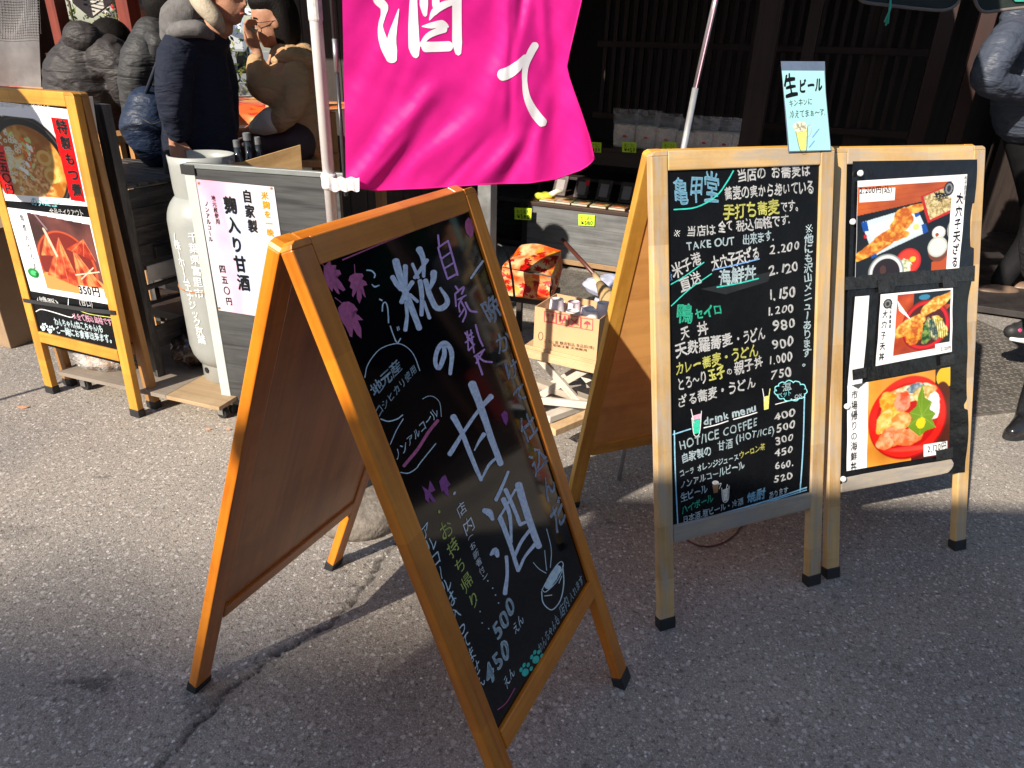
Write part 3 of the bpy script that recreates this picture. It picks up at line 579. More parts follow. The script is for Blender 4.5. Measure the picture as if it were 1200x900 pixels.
run('・お持ち帰り', (515, 600), (555, 703), 18, 20, 'yg'); run('アルコールは入ってません', (499, 622), (564, 800), 16, 17, 'lb')
pa.line('500', (583, 752), (606, 712), 22, 'lb', bold=.03); pa.line('えん', (604, 744), (614, 727), 11, 'lb', bold=.0)
pa.line('450', (573, 805), (600, 763), 24, 'lb', bold=.03); pa.line('えん', (593, 808), (604, 788), 11, 'lb', bold=.0)
pa.line('わんちゃんも', (633, 766), (656, 728), 11, 'lb'); pa.line('店内', (658, 725), (668, 708), 13, 'lb'); pa.line('入れます', (669, 706), (684, 681), 9, 'lb')
def paw(x, y, s, col, P=pa, a=-60):
    P.ellipse((x, y), s*.55, s*.42, a, col)
    for dx, dy in ((-.55, -.35), (-.15, -.95), (.38, -.98), (.78, -.5)): P.ellipse((x+dx*s, y+dy*s), s*.32, s*.2, a-10, col)
paw(615.5, 788, 9, 'teal'); paw(628, 773, 9, 'teal')
St(z8, 'lb', (3, [(435, 395), (470, 330), (500, 295), (510, 310), (490, 360), (450, 400), (435, 392)]), (26, [(455, 380), (475, 350), (492, 318)]), (4, [(434, 400), (440, 440), (470, 464), (500, 430), (512, 370), (508, 310)]), (3, [(445, 415), (470, 412)]), (3, [(495, 370), (505, 345)]),
   (2.5, [(405, 298), (425, 320), (450, 335)]), (2.5, [(452, 325), (448, 290), (445, 255)]), (2.5, [(465, 315), (468, 250), (452, 180)]))
for x, y in ((228, 345), (245, 362), (262, 388), (272, 412), (283, 440), (205, 430), (218, 470), (225, 510), (248, 530)): pa.ellipse((490+x/3, 560+y/3), .9, .9, 0, 'lb', n=8)
St(z8, 'mar', (3, [(280, 815), (310, 790), (340, 740)]), (3, [(510, 80), (550, 190), (590, 310)]))
pa.stroke([(559, 270), (600, 400), (640, 530), (684, 660)], 1.2, 'dpur')
pa.build(A.t, PNAMES, PM)
# ---------------------------------------------------------------- writing on B
pb = Paint(B.pl); q4 = lambda x, y: (770+x/3.914, 170+y/3.914); q5 = lambda x, y: (770+x/3.4615, 380+y/3.4615)
def L4(t, x0, y0, x1, y1, h, c='wht', b=.018, am=1): pb.line(t, q4(x0, y0), q4(x1, y1), h/3.914, c, b, am); pb.build(B.t, 'written_line', PM)
def L5(t, x0, y0, x1, y1, h, c='wht', b=.018, am=1): pb.line(t, q5(x0, y0), q5(x1, y1), h/3.4615, c, b, am); pb.build(B.t, 'written_line', PM)
L4('亀甲堂', 75, 265, 288, 240, 112, 'skyb', .012)
L4('当店の', 368, 165, 500, 150, 56); L4('お蕎麦は', 522, 150, 705, 138, 56); L4('蕎麦の実から挽いている', 308, 248, 720, 214, 54); L4('手打ち蕎麦', 303, 338, 560, 308, 60, 'yel'); L4('です。', 566, 306, 668, 292, 46)
L4('※', 72, 422, 112, 418, 34); L4('当店は', 135, 418, 270, 408, 46); L4('全て', 282, 400, 350, 390, 50, b=.03); L4('税込価格です.', 362, 395, 618, 358, 46); L4('TAKE OUT', 135, 482, 358, 455, 42, 'lb'); L4('出来ます.', 392, 455, 538, 432, 42, 'lb')
L4('米子港', 78, 608, 208, 535, 56); L4('大穴子天ざる', 250, 572, 472, 518, 56, b=.025); L4('2.200', 518, 502, 658, 480, 48); L4('直送', 112, 672, 208, 622, 56); L4('海鮮丼', 283, 640, 458, 608, 62, 'lb', .025); L4('2.120', 514, 597, 652, 575, 48)
L4('1.150', 508, 712, 640, 694, 54); L4('1.200', 502, 782, 630, 765, 42); L4('980', 530, 852, 637, 838, 52)
L4('鴨', 92, 812, 165, 800, 72, 'green', .02); L4('セイロ', 172, 800, 300, 770, 46, 'green', .03); L4('天', 108, 888, 150, 880, 50); L4('丼', 185, 872, 236, 860, 54)
L5('天麩羅蕎麦', 75, 132, 308, 80, 52, b=.022); L5('・うどん', 315, 82, 440, 56, 46); L5('カレー', 76, 204, 180, 178, 46, 'yel'); L5('蕎麦・うどん', 184, 178, 412, 122, 46, 'yel')
L5('とろ〜り', 85, 268, 205, 232, 46); L5('玉子', 208, 232, 278, 210, 46, 'yel', .03); L5('の', 282, 205, 305, 200, 24); L5('親子丼', 315, 202, 432, 168, 46); L5('ざる蕎麦・うどん', 84, 336, 402, 252, 44)
L5('900', 465, 104, 558, 86, 46); L5('1.000', 450, 166, 552, 146, 42); L5('750', 460, 226, 550, 206, 42)
L5('400', 474, 392, 566, 368, 34); L5('500', 485, 438, 566, 416, 34); L5('300', 480, 488, 556, 470, 34); L5('450', 478, 536, 554, 520, 32); L5('660.', 478, 588, 558, 574, 30); L5('520', 474, 642, 552, 624, 30)
L5('drink menu', 190, 412, 405, 350, 36, 'lb', .03); L5('HOT/ICE COFFEE', 90, 512, 410, 412, 42, 'lb', .012); L5('自家製の', 98, 562, 222, 525, 34, 'lb'); L5('甘酒', 245, 512, 308, 498, 36, 'lb', .01); L5('(HOT/ICE)', 320, 480, 478, 440, 34, 'lb', .012)
L5('コーラ', 92, 618, 152, 600, 24, 'lb'); L5('オレンジジュース', 162, 598, 332, 548, 26, 'lb'); L5('ウーロン茶', 334, 545, 440, 505, 26, 'yel', .01); L5('ノンアルコールビール', 92, 668, 355, 582, 30, 'lb'); L5('生ビール', 98, 720, 206, 678, 32, 'lb'); L5('ハイボール', 100, 770, 230, 715, 30, 'green')
L5('日本酒.瓶ビール・冷酒', 104, 806, 350, 728, 26, 'lb', .015); L5('焼酎', 366, 724, 440, 700, 38, 'skyb', .03); L5('あります', 454, 706, 532, 682, 24, 'lb')
pb.vert('※他にも沢山メニューあります。', (948, 268), (945.5, 424), 10.5, 'lb', bold=.02, hk=1.05)
def SB(q, col, wd, pts): pb.stroke([q(*p) for p in pts], wd, col)
SB(q4, 'teal', 1.6, [(78, 296), (180, 285), (270, 235), (320, 170), (350, 118)]); SB(q4, 'teal', 1.2, [(62, 640), (130, 600), (215, 538)]); SB(q4, 'teal', 1.2, [(65, 738), (150, 660), (250, 590)]); SB(q4, 'blue', 1.6, [(258, 572), (350, 552), (468, 522)]); SB(q4, 'teal', 1.6, [(275, 652), (370, 635), (465, 612)])
L4('鮮', 48, 628, 75, 612, 60, 'blue', .02)
SB(q5, 'skyb', 1.4, [(62, 448), (100, 436), (137, 424)]); SB(q5, 'skyb', 1.4, [(70, 432), (74, 600), (85, 830)]); SB(q5, 'skyb', 1.6, [(68, 822), (250, 772), (450, 715), (606, 662)]); SB(q5, 'skyb', 1.2, [(80, 830), (300, 768), (606, 672)]); SB(q5, 'skyb', 1.4, [(598, 298), (592, 500), (580, 682)])
SB(q5, 'wht', 1.3, [(190, 420), (240, 408), (288, 392)]); SB(q5, 'wht', 1.3, [(310, 386), (360, 372), (405, 358)]); SB(q5, 'wht', 1.0, [(480, 325), (530, 312), (600, 296)])
import itertools
cl = [(480+62*(1-math.cos(t)), 270-38*math.sin(t)) for t in np.linspace(0, 2*math.pi, 40)]
cl = [(x+5*math.cos(i*1.9), y+5*math.sin(i*1.9)) for i, (x, y) in enumerate(cl)]; SB(q5, 'cyan', 1.2, cl+[cl[0]])
L5('ペット', 490, 300, 548, 285, 22, 'cyan', .02); L5('OK', 558, 302, 592, 292, 16, 'lb'); L5('温', 508, 270, 545, 262, 26, 'lb', .01)
def poly5(col, pts, off=0): pb.poly([q5(*p) for p in pts], col, off=off)
poly5('green', [(143, 392), (176, 384), (172, 440), (150, 446)]); poly5('pink', [(142, 372), (178, 362), (177, 382), (143, 390)], 0); SB(q5, 'wht', .9, [(138, 345), (150, 400)]); SB(q5, 'wht', .9, [(180, 352), (172, 442), (150, 448), (141, 380)])
poly5('yel', [(432, 295), (456, 288), (452, 343), (434, 348)]); SB(q5, 'wht', .9, [(428, 262), (436, 310)]); SB(q5, 'yel', 1.0, [(458, 262), (454, 290)])
poly5('brown', [(224, 652), (250, 646), (246, 682), (230, 686)]); pb.ellipse(q5(237, 643), 4, 2.6, 0, 'wht'); SB(q5, 'wht', .8, [(250, 650), (260, 645), (252, 668)]); poly5('cream', [(265, 672), (288, 664), (286, 714), (270, 718)]); SB(q5, 'wht', .8, [(262, 664), (268, 718), (288, 712), (292, 656)]); SB(q5, 'wht', .8, [(285, 650), (280, 670)])
pb.build(B.t, PNAMES, PM)
# faint swipes of wiped chalk
pw_ = Paint(B.pl, off=.0003); PM['wipe'] = flat('wiped_marker', (.016, .017, .02), .5)
pw_.poly([q4(200, 660), (838, 335), (860, 328), (905, 318), (900, 330), (850, 345)], 'wipe'); pw_.build(B.t, 'wiped_mark', PM)
# ================================================================== POSTERS
def food_tempura():      # poster 1 on C
    c = Cv(190, 170, (.97, .97, .98)); X, Y = c.X, c.Y
    ph = ((X > 0) & (X < .87) & (Y > .06))*1.
    c.mottle(ph, (.62, .26, .1), (.78, .38, .16), 60, 1)
    for k in range(9): c.line(0, .1+k*.05, .9, .02+k*.05, .004, (.5, .18, .06), .35, ph)
    c.put(ph*(Y > .36+.0*X-.18*(X-.0))*1., (.1, .09, .09)); c.put(ph*(Y > 1.2-.4*X)*(X > .72), (.7, .3, .1))
    c.quad([(.04, .43), (.54, .3), (.66, .58), (.16, .8)], (.78, .84, .88)); c.quad([(.09, .47), (.52, .36), (.61, .57), (.19, .74)], (.86, .9, .92))
    for q in ([(.04, .43), (.09, .42), (.11, .52), (.06, .53)], [(.5, .31), (.55, .3), (.58, .4), (.54, .42)], [(.13, .75), (.18, .73), (.2, .8), (.15, .82)], [(.6, .5), (.64, .49), (.67, .58), (.62, .6)]): c.quad(q, (.1, .3, .62))
    c.ell(.08, .58, .015, .02, (.8, .1, .1)); c.ell(.55, .52, .03, .035, (.8, .82, .5))
    for k, (x, y, rx, ry, a) in enumerate([(.16, .72, .2, .055, -28), (.22, .66, .2, .05, -26), (.3, .58, .17, .055, -28), (.36, .6, .12, .05, -10), (.42, .46, .11, .09, -40), (.5, .33, .13, .045, -12), (.42, .37, .09, .06, -30)]):
        m = c.ell(x, y, rx, ry, (.88, .52, .12), a, nz=.5, seed=k+3, soft=.12); c.mottle(m, (.72, .34, .05), (.97, .74, .32), 7, k+20, .95)
    c.quad([(.57, .2), (.82, .1), (1.0, .34), (.66, .49)], (.72, .14, .08)); m = c.quad([(.6, .205), (.81, .125), (.93, .335), (.68, .455)], (.78, .7, .5)); c.mottle(m, (.6, .5, .3), (.88, .82, .62), 4, 9)
    for k in range(46):
        x0, y0 = .62+rng.random()*.27, .17+rng.random()*.24; a = rng.random()*3; c.line(x0, y0, x0+.07*math.cos(a), y0+.06*math.sin(a), .006, (.88, .82, .6) if k % 2 else (.52, .43, .26), .7, m)
    for k in range(26): x0, y0 = .76+rng.normal()*.03, .2+rng.normal()*.02; a = rng.random()*3; c.line(x0, y0, x0+.05*math.cos(a), y0+.03*math.sin(a), .008, (.06, .06, .07))
    c.put(ph*((Y > 1.02-.02*X) | (X > .87)), (.97, .97, .98))
    c.ell(.77, .6, .065, .07, (.8, .8, .78)); c.ell(.77, .59, .05, .055, (.92, .92, .9)); c.ell(.755, .62, .018, .02, (.6, .3, .15)); c.ell(.78, .78, .1, .13, (.45, .24, .16)); c.ell(.77, .75, .095, .11, (.75, .78, .74)); c.ell(.77, .75, .078, .09, (.86, .88, .84))
    c.ell(.92, .58, .07, .12, (.6, .62, .6)); c.ell(.93, .6, .05, .09, (.7, .32, .16))
    c.ell(.5, .88, .12, .14, (.78, .12, .08)); c.ell(.5, .88, .1, .12, (.88, .24, .16)); m = c.ell(.47, .92, .06, .07, (.9, .88, .78), nz=.5, seed=3); c.mottle(m, (.6, .65, .4), (.98, .96, .9), 4, 5); c.ell(.54, .86, .03, .03, (.82, .78, .25))
    c.ell(.29, .98, .17, .2, (.55, .57, .58)); c.ell(.29, .98, .155, .185, (.85, .87, .87)); c.ell(.29, .985, .13, .155, (.16, .1, .1)); c.ell(.26, .95, .03, .05, (.4, .25, .18), al=.6)
    c.put((X > .87)*1., (.97, .97, .98)); c.put((X > .8)*(Y > .14)*(Y < .2)*0., (1, 1, 1)); c.rect(0, 0, 1, .055, (.96, .96, .97)); c.rect(.02, .09, .33, .22, (.95, .95, .96))
    c.quad([(.8, .1), (.87, .06), (.87, .24), (.8, .2)], (.95, .95, .96)); c.ell(.835, .14, .048, .075, (.15, .16, .16)); c.ell(.835, .14, .034, .055, (.5, .5, .5)); c.ell(.835, .14, .02, .035, (.18, .18, .18))
    return c
def food_bowl():         # poster 2 on C: tempura on rice in a red bowl
    c = Cv(120, 120, (.97, .97, .98)); X, Y = c.X, c.Y
    ph = (X > .22)*(X < .97)*(Y > .03)*(Y < .9)*1.
    c.mottle(ph, (.55, .16, .06), (.82, .34, .14), 30, 3); c.put(ph*(X+Y > 1.25)*(X > .8), (.1, .12, .08)); c.put(ph*(Y < .25)*(X > .45), (.08, .09, .11)); c.ell(.6, .1, .08, .04, (.2, .5, .65), clip=ph)
    c.ell(.64, .52, .33, .38, (.55, .04, .06), clip=ph); c.ell(.64, .52, .31, .355, (.82, .08, .12), clip=ph); c.ell(.64, .52, .27, .31, (.3, .05, .05), clip=ph)
    for k, (x, y, rx, ry, a, c1, c2) in enumerate([(.42, .5, .24, .1, -30, (.75, .42, .08), (.98, .8, .4)), (.5, .62, .12, .16, 15, (.7, .32, .05), (.95, .65, .2)), (.78, .22, .24, .09, -32, (.8, .5, .12), (.99, .86, .5)), (.66, .62, .07, .2, 8, (.05, .25, .1), (.5, .6, .3)), (.82, .58, .09, .18, -25, (.75, .65, .2), (.98, .93, .65)), (.74, .6, .05, .18, -15, (.2, .3, .28), (.85, .82, .6))]):
        m = c.ell(x, y, rx, ry, (.9, .6, .2), a, nz=.5, seed=k+40, soft=.15, clip=ph); c.mottle(m, c1, c2, 5, k+50)
    for k in range(8): c.line(.68+k*.03, .42+.01*k, .72+k*.028, .78, .008, (.15, .2, .22), .8, ph)
    c.quad([(.22, .1), (.36, .3), (.44, .42), (.26, .26)], (.95, .95, .95)); c.rect(.0, .0, .22, 1, (.97, .97, .98)); c.rect(.78, .84, .98, .92, (.96, .96, .96)); c.rect(0, .9, 1, 1, (.97, .97, .98)); c.rect(.975, 0, 1, 1, (.96, .96, .97))
    c.ell(.1, .14, .06, .07, (.15, .16, .16)); c.ell(.1, .14, .042, .05, (.5, .5, .5)); c.ell(.1, .14, .025, .03, (.2, .2, .2))
    return c
def food_sashimi():      # poster 3 on C
    c = Cv(170, 150, (.97, .97, .98)); X, Y = c.X, c.Y
    ph = (X > .19)*1.; c.mottle(ph, (.72, .42, .12), (.9, .62, .24), 60, 4); c.put(ph*(X > .62)*(Y+X*.3 > .9), (.35, .06, .05)); c.put(ph*(X > .85)*(Y < .5), (.16, .08, .06)); c.ell(.96, .1, .1, .12, (.9, .7, .15), clip=ph)
    c.ell(.92, .55, .12, .4, (.32, .14, .08), clip=ph)
    c.ell(.585, .5, .385, .475, (.62, .03, .03), clip=ph); c.ell(.58, .49, .375, .46, (.9, .13, .08), clip=ph); c.ell(.58, .48, .31, .385, (.72, .07, .05), clip=ph)
    c.ell(.6, .86, .2, .03, (.98, .5, .42), 5, al=.4, soft=.5)
    for k, (x, y, rx, ry, a, c1, c2) in enumerate([(.6, .22, .25, .1, 0, (.8, .6, .35), (.98, .93, .82)), (.42, .35, .1, .2, -15, (.9, .55, .12), (.98, .78, .35)), (.36, .5, .08, .14, 20, (.9, .62, .2), (.99, .82, .5)), (.53, .3, .08, .12, 0, (.85, .3, .18), (.96, .62, .5)), (.66, .17, .09, .06, 5, (.35, .42, .48), (.85, .88, .9)), (.74, .25, .1, .09, 0, (.65, .5, .2), (.95, .85, .6)), (.84, .4, .06, .16, 0, (.8, .8, .78), (1, 1, 1)), (.44, .68, .15, .12, -25, (.92, .42, .22), (.99, .66, .5)), (.6, .72, .13, .1, -10, (.93, .4, .2), (.99, .62, .42)), (.36, .75, .08, .07, 10, (.9, .45, .25), (.98, .7, .5)), (.52, .52, .1, .1, 0, (.88, .5, .2), (.98, .76, .5))]):
        m = c.ell(x, y, rx, ry, (.9, .6, .2), a, nz=.35, seed=k+60, soft=.12, clip=ph); c.mottle(m, c1, c2, 8, k+70)
    for k in range(14): c.line(.38+k*.012, .62+k*.004, .33+k*.022, .74, .004, (.99, .78, .66), .6, ph)
    for k in range(30): a = rng.random()*3.1; x0, y0 = .8+rng.random()*.08, .3+rng.random()*.22; c.line(x0, y0, x0+.04*math.cos(a), y0+.05*math.sin(a), .004, (1, 1, 1), .9, ph)
    lp = [(.72, .14), (.75, .3), (.82, .36), (.8, .44), (.86, .5), (.82, .56), (.86, .66), (.76, .68), (.7, .74), (.63, .66), (.58, .6), (.63, .52), (.6, .44), (.67, .38), (.68, .28)]
    ctr = (.72, .5)
    for i in range(len(lp)): c.quad([ctr, lp[i], lp[(i+1) % len(lp)]], (.42, .56, .12)) if True else 0
    for i in range(0, len(lp), 2): c.line(ctr[0], ctr[1], lp[i][0], lp[i][1], .005, (.58, .7, .25), .8)
    m = c.ell(.71, .58, .045, .06, (.92, .8, .1), nz=.5, seed=5)
    c.rect(0, 0, .19, 1, (.97, .97, .98)); c.rect(.74, .84, .98, .985, (.96, .96, .96)); c.quad([(.03, 0), (.17, 0), (.1, .06)], (.3, .3, .3))
    return c
def food_motsu():        # poster 1 on D, a bowl of stew
    c = Cv(210, 210, (.96, .96, .97)); X, Y = c.X, c.Y
    ph = (Y > .13)*(Y < .93)*(X > .0)*(X < .9)*1.
    c.ell(.43, .62, .47, .52, (.05, .05, .06), clip=ph); c.ell(.43, .62, .445, .49, (.3, .28, .27), clip=ph); c.ell(.43, .62, .43, .475, (.07, .06, .07), clip=ph)
    m = c.ell(.43, .64, .4, .43, (.78, .56, .2), clip=ph); c.mottle(m, (.62, .36, .1), (.93, .78, .45), 30, 8)
    for k in range(46):
        x, y = .48+rng.normal()*.12, .72+rng.normal()*.12; mm = c.ell(x, y, .03+rng.random()*.05, .018+rng.random()*.025, (.8, .55, .3), rng.random()*180, nz=.3, seed=k, soft=.2, clip=m); c.mottle(mm, (.66, .36, .14), (.95, .76, .5), 6, k)
    for k in range(16): x, y = .46+rng.normal()*.05, .42+rng.normal()*.06; c.ell(x, y, .03, .014, (.92, .42, .1), rng.random()*180, clip=m)
    for k in range(60):
        x, y = .26+rng.normal()*.08, .5+rng.normal()*.14; c.ell(x, y, .022, .022, (.85, .86, .76), 0, soft=.25, ring=.45, clip=m); 
    for k in range(14): x, y = .45+rng.normal()*.08, .55+rng.normal()*.14; c.ell(x, y, .035, .016, (.75, .82, .5) if k % 2 else (.94, .95, .9), rng.random()*180, clip=m)
    for x, y in ((.62, .52), (.66, .7)): c.ell(x, y, .085, .08, (.88, .7, .38), clip=m); c.ell(x, y, .05, .045, (.8, .55, .22), clip=m)
    c.ell(.12, .2, .14, .1, (.1, .09, .09)); 
    c.quad([(.8, .1), (.985, .1), (.985, .955), (.82, .945)], (.9, .03, .05)); c.quad([(-.01, .42), (.17, .43), (.155, .93), (.03, .92)], (.9, .03, .05)); c.rect(0, .97, 1, 1, (.96, .96, .97))
    
    return c
def food_chimaki():      # poster 2 on D
    c = Cv(150, 150, (.95, .96, .98)); X, Y = c.X, c.Y
    p = [(.24, .03), (.98, .08), (.985, .93), (.24, .93)]; m = c.quad(p, (.3, .16, .14))*1.; c.mottle(m, (.22, .12, .12), (.45, .26, .24), 40, 2)
    c.ell(.58, .62, .36, .42, (.75, .3, .16), clip=m); c.ell(.58, .6, .33, .38, (.45, .12, .08), clip=m)
    c.ell(.6, .86, .42, .22, (.85, .55, .3), clip=m*(Y > .72)); 
    for k, pts in enumerate([[(.3, .75), (.56, .28), (.7, .86)], [(.66, .84), (.7, .38), (.96, .8)], [(.28, .52), (.42, .22), (.5, .5)], [(.62, .4), (.86, .26), (.95, .5)]]):
        mm = c.quad(pts if (pts[1][0]-pts[0][0])*(pts[2][1]-pts[0][1])-(pts[1][1]-pts[0][1])*(pts[2][0]-pts[0][0]) > 0 else pts[::-1], (.8, .3, .15))*1.*m; c.mottle(mm, (.58, .14, .06), (.96, .52, .3), 14, k+5)
        for j in range(6): c.line(pts[1][0], pts[1][1], pts[0][0]+(pts[2][0]-pts[0][0])*j/5, pts[0][1]+(pts[2][1]-pts[0][1])*j/5, .006, (.98, .66, .45) if j % 2 else (.5, .1, .05), .6, m)
    c.line(.4, .2, .48, .5, .03, (.85, .78, .7), .9, m); c.line(.66, .7, .96, .62, .012, (.95, .85, .75), 1, m); c.line(.72, .74, .9, .58, .01, (.95, .85, .75), 1, m); c.line(.32, .02, .44, .2, .02, (.75, .7, .78), .5, m)
    c.rect(.66, .82, .96, .96, (.96, .96, .96)); c.ell(.11, .76, .075, .06, (.04, .5, .22)); c.ell(.11, .76, .04, .03, (.3, .75, .45))
    return c
PR = vcol('printed_paper', .4)
PRl = vcol('laminated_print', .22, coat=.3)
# ---- C
cq1 = [(1005, 212), (1134, 204), (1123.5, 314), (1002, 325)]; cq2 = [(1032, 345), (1117, 337), (1115, 412), (1026, 429)]; cq3 = [(993, 452), (1114, 430), (1112, 532), (992, 552)]
def crink(P, g, tl, tr, br, bl, nx=46, ny=120, off=.0075, wavy=None, seed=0, amp=.0016, mat=None, name='plastic_wrap'):
    r = np.random.default_rng(seed); nz1 = fbm(ny, nx, 22, seed); nz2 = np.abs(fbm(ny, nx, 12, seed+9)-.5)
    rows = []
    c = [P(*q, off=0) for q in (tl, tr, br, bl)]
    for i in range(ny):
        v = i/(ny-1); a = c[0]*(1-v)+c[3]*v; b = c[1]*(1-v)+c[2]*v; row = []
        for j in range(nx):
            u_ = j/(nx-1); p = a*(1-u_)+b*u_
            if wavy and u_ > .88: p = p + g.u*wavy(v)*(u_-.88)/.12
            row.append(p + P.n*(off+amp*(nz1[i, j]-.5)*2*(1+3*u_**6)+amp*1.2*nz2[i, j]))
        rows.append(row)
    return MB().grid(rows).build(name, mat, g.t, smooth=True)
WRAP = flat('black_plastic_sheet', (.008, .008, .009), .2, var=.4, scale=18, bump=.5, bscale=26)
TAPE = flat('black_tape', (.02, .02, .021), .22, var=.5, scale=30, bump=.7, bscale=70)
crink(C.face, C, (999, 189), (1143, 187), (1130, 553), (984, 567), off=.0012, wavy=lambda v: .006*math.sin(v*9)+.004*math.sin(v*23+1)-.012*max(0, .5-abs(v-.55)*3), seed=3, mat=WRAP)
cpl = Plane(C.face.P+C.face.n*.0052, C.N)
for fn, q, lb in ((food_tempura, cq1, 'photo of tempura tray with buckwheat noodles'), (food_bowl, cq2, 'photo of tempura over rice in red bowl'), (food_sashimi, cq3, 'photo of seafood rice bowl with green leaf')):
    fn().build('poster', cpl, q, C.t, mat=PRl, label=lb, off=.0006, bulge=lambda X, Y: .0012*np.sin(X*5+Y*3)+.0006*np.sin(Y*13))
pc = Paint(cpl, off=.0032)
c4 = lambda x, y: (960+x/3.914, 170+y/3.914); c3 = lambda x, y: (960+x/3, 380+y/3)
MB().grid([[cpl(*c4(x, y), off=.001) for x, y in r] for r in (((165, 695), (197, 693), (230, 690)), ((148, 900), (182, 897), (216, 894)), ((130, 1105), (160, 1100), (196, 1095)))]).build('paper_strip', flat('white_paper', (.8, .81, .83), .5, var=.04), C.t)
pc.line('2,200円(込)', c4(185, 222), c4(335, 214), 7.5, 'blk', bold=.014, am=.5)
pc.vert('大穴子天ざる', c4(645, 243), c4(622, 535), 8.2, 'blk', bold=.018, am=.8, hk=1.0); pc.vert('米子漁直送', c4(672, 148), c4(668, 240), 4, 'blk', bold=.0, am=.5)
pc.vert('大穴子天丼', c4(302, 775), c4(286, 970), 6.2, 'blk', bold=.014, am=.8); pc.vert('米子漁直送', c4(328, 745), c4(324, 830), 3, 'blk', am=.3)
pc.vert('市場帰りの海鮮丼', c3(124, 248), c3(121, 500), 7.5, 'blk', bold=.012, am=.8); pc.line('2,120円', c3(380, 450), c3(448, 437), 8.5, 'blk', bold=.01, am=.8); pc.line('税込', c3(430, 416), c3(446, 413), 3.5, 'blk', am=.3); pc.line('2,120円', c4(556, 943), c4(604, 937), 4.5, 'blk', am=.3)
pc.build(C.t, PNAMES, PM)
# tape pieces and magnets
for q in ([(270, 622), (345, 612), (345, 672), (272, 678)], [(565, 602), (630, 594), (632, 650), (568, 655)]): MB().prism([cpl(*c4(*p), off=.0036) for p in q], C.N*.0006).build('tape', TAPE, C.t)
for q in ([(116, 160), (167, 150), (165, 188), (118, 196)], [(425, 112), (475, 103), (474, 140), (427, 148)], [(410, 445), (470, 432), (470, 470), (412, 480)]): MB().prism([cpl(*c3(*p), off=.0036) for p in q], C.N*.0006).build('tape', TAPE, C.t)
for q in ([(120, 605), (715, 552), (712, 620), (118, 665)],): MB().prism([cpl(*c4(*p), off=.0042 if False else .0004) for p in q], C.N*.0004).build('tape', TAPE, C.t)
for a, b in ((185, 130), (150, 352)): p = cpl(*c4(a, b), off=.003); MB().lathe(p, [(.0085, 0), (.0092, .003), (.0085, .0065), (.006, .008)], 18, C.N).build('magnet', flat('white_plastic', (.8, .8, .78), .3, var=.04), C.t, smooth=False)
for a, b in ((95, 288), (82, 543)): p = cpl(*c3(a, b), off=.003); MB().lathe(p, [(.0085, 0), (.0092, .003), (.0085, .0065), (.006, .008)], 18, C.N).build('magnet', flat('white_plastic', (.8, .8, .78), .3, var=.04), C.t)
# ---- D
dq1 = [(-27, 116), (79, 128), (103, 242), (5, 235)]; dq2 = [(8, 243), (105, 255), (129, 357), (36, 341)]
dpl = Plane(D.pl.P+D.N*.001, D.N)
food_motsu().build('poster', dpl, dq1, D.t, mat=PRl, label='photo of stewed offal bowl with red strips'); food_chimaki().build('poster', dpl, dq2, D.t, mat=PRl, label='photo of wrapped rice dumplings in basket')
pd = Paint(dpl, off=.002); d3 = lambda x, y: (x/6.427, 110+y/6.427)
pd.vert('特製もつ煮', d3(465, 250), d3(578, 725), 12.5, 'blk', bold=.045, am=.5, hk=.9); pd.vert('三五〇円', d3(5, 470), d3(70, 715), 10, 'blk', bold=.02, am=.4)
d4 = lambda x, y: (x/4.74, 230+y/4.74)
pd.vert('角煮入りちまき', d4(120, 120), d4(205, 440), 4.5, 'blk', bold=.005, am=.5); pd.line('350円', d4(442, 540), d4(560, 556), 11, 'blk', bold=.03, am=.2)
pd.line('のメニュー', d4(175, 48), d4(360, 60), 9, 'cyan', bold=.02); pd.line('全品テイクアウト', d4(280, 98), d4(470, 110), 7, 'wht', bold=.01); pd.line('メニュー テイクアウト', (0, 125), (60, 127), 6, 'wht')
pd.line('(焼豚)', d4(205, 588), d4(330, 606), 7, 'wht'); pd.line('(甘口)', d4(440, 600), d4(520, 615), 7, 'wht'); pd.line('※全て税込価格です', d4(405, 680), d4(625, 716), 7, 'pink', bold=.02)
pd.line('わんちゃん(ねこちゃん)も', d4(305, 712), d4(575, 755), 8, 'lb', bold=.03); pd.line('ご一緒にお食事出来ます。', d4(315, 760), d4(640, 815), 8.5, 'lb', bold=.03)
pd.stroke([d4(200, 640), d4(230, 628), d4(300, 645), d4(390, 672), d4(410, 662)], 1, 'wht'); pd.stroke([d4(430, 630), d4(500, 655), d4(630, 675)], .9, 'yg'); pd.stroke([d4(380, 570), d4(378, 612)], .8, 'lb'); paw(51, 385, 5, 'lb', pd, -80); paw(59, 388, 5, 'lb', pd, -80)
pd.build(D.t, PNAMES, PM)
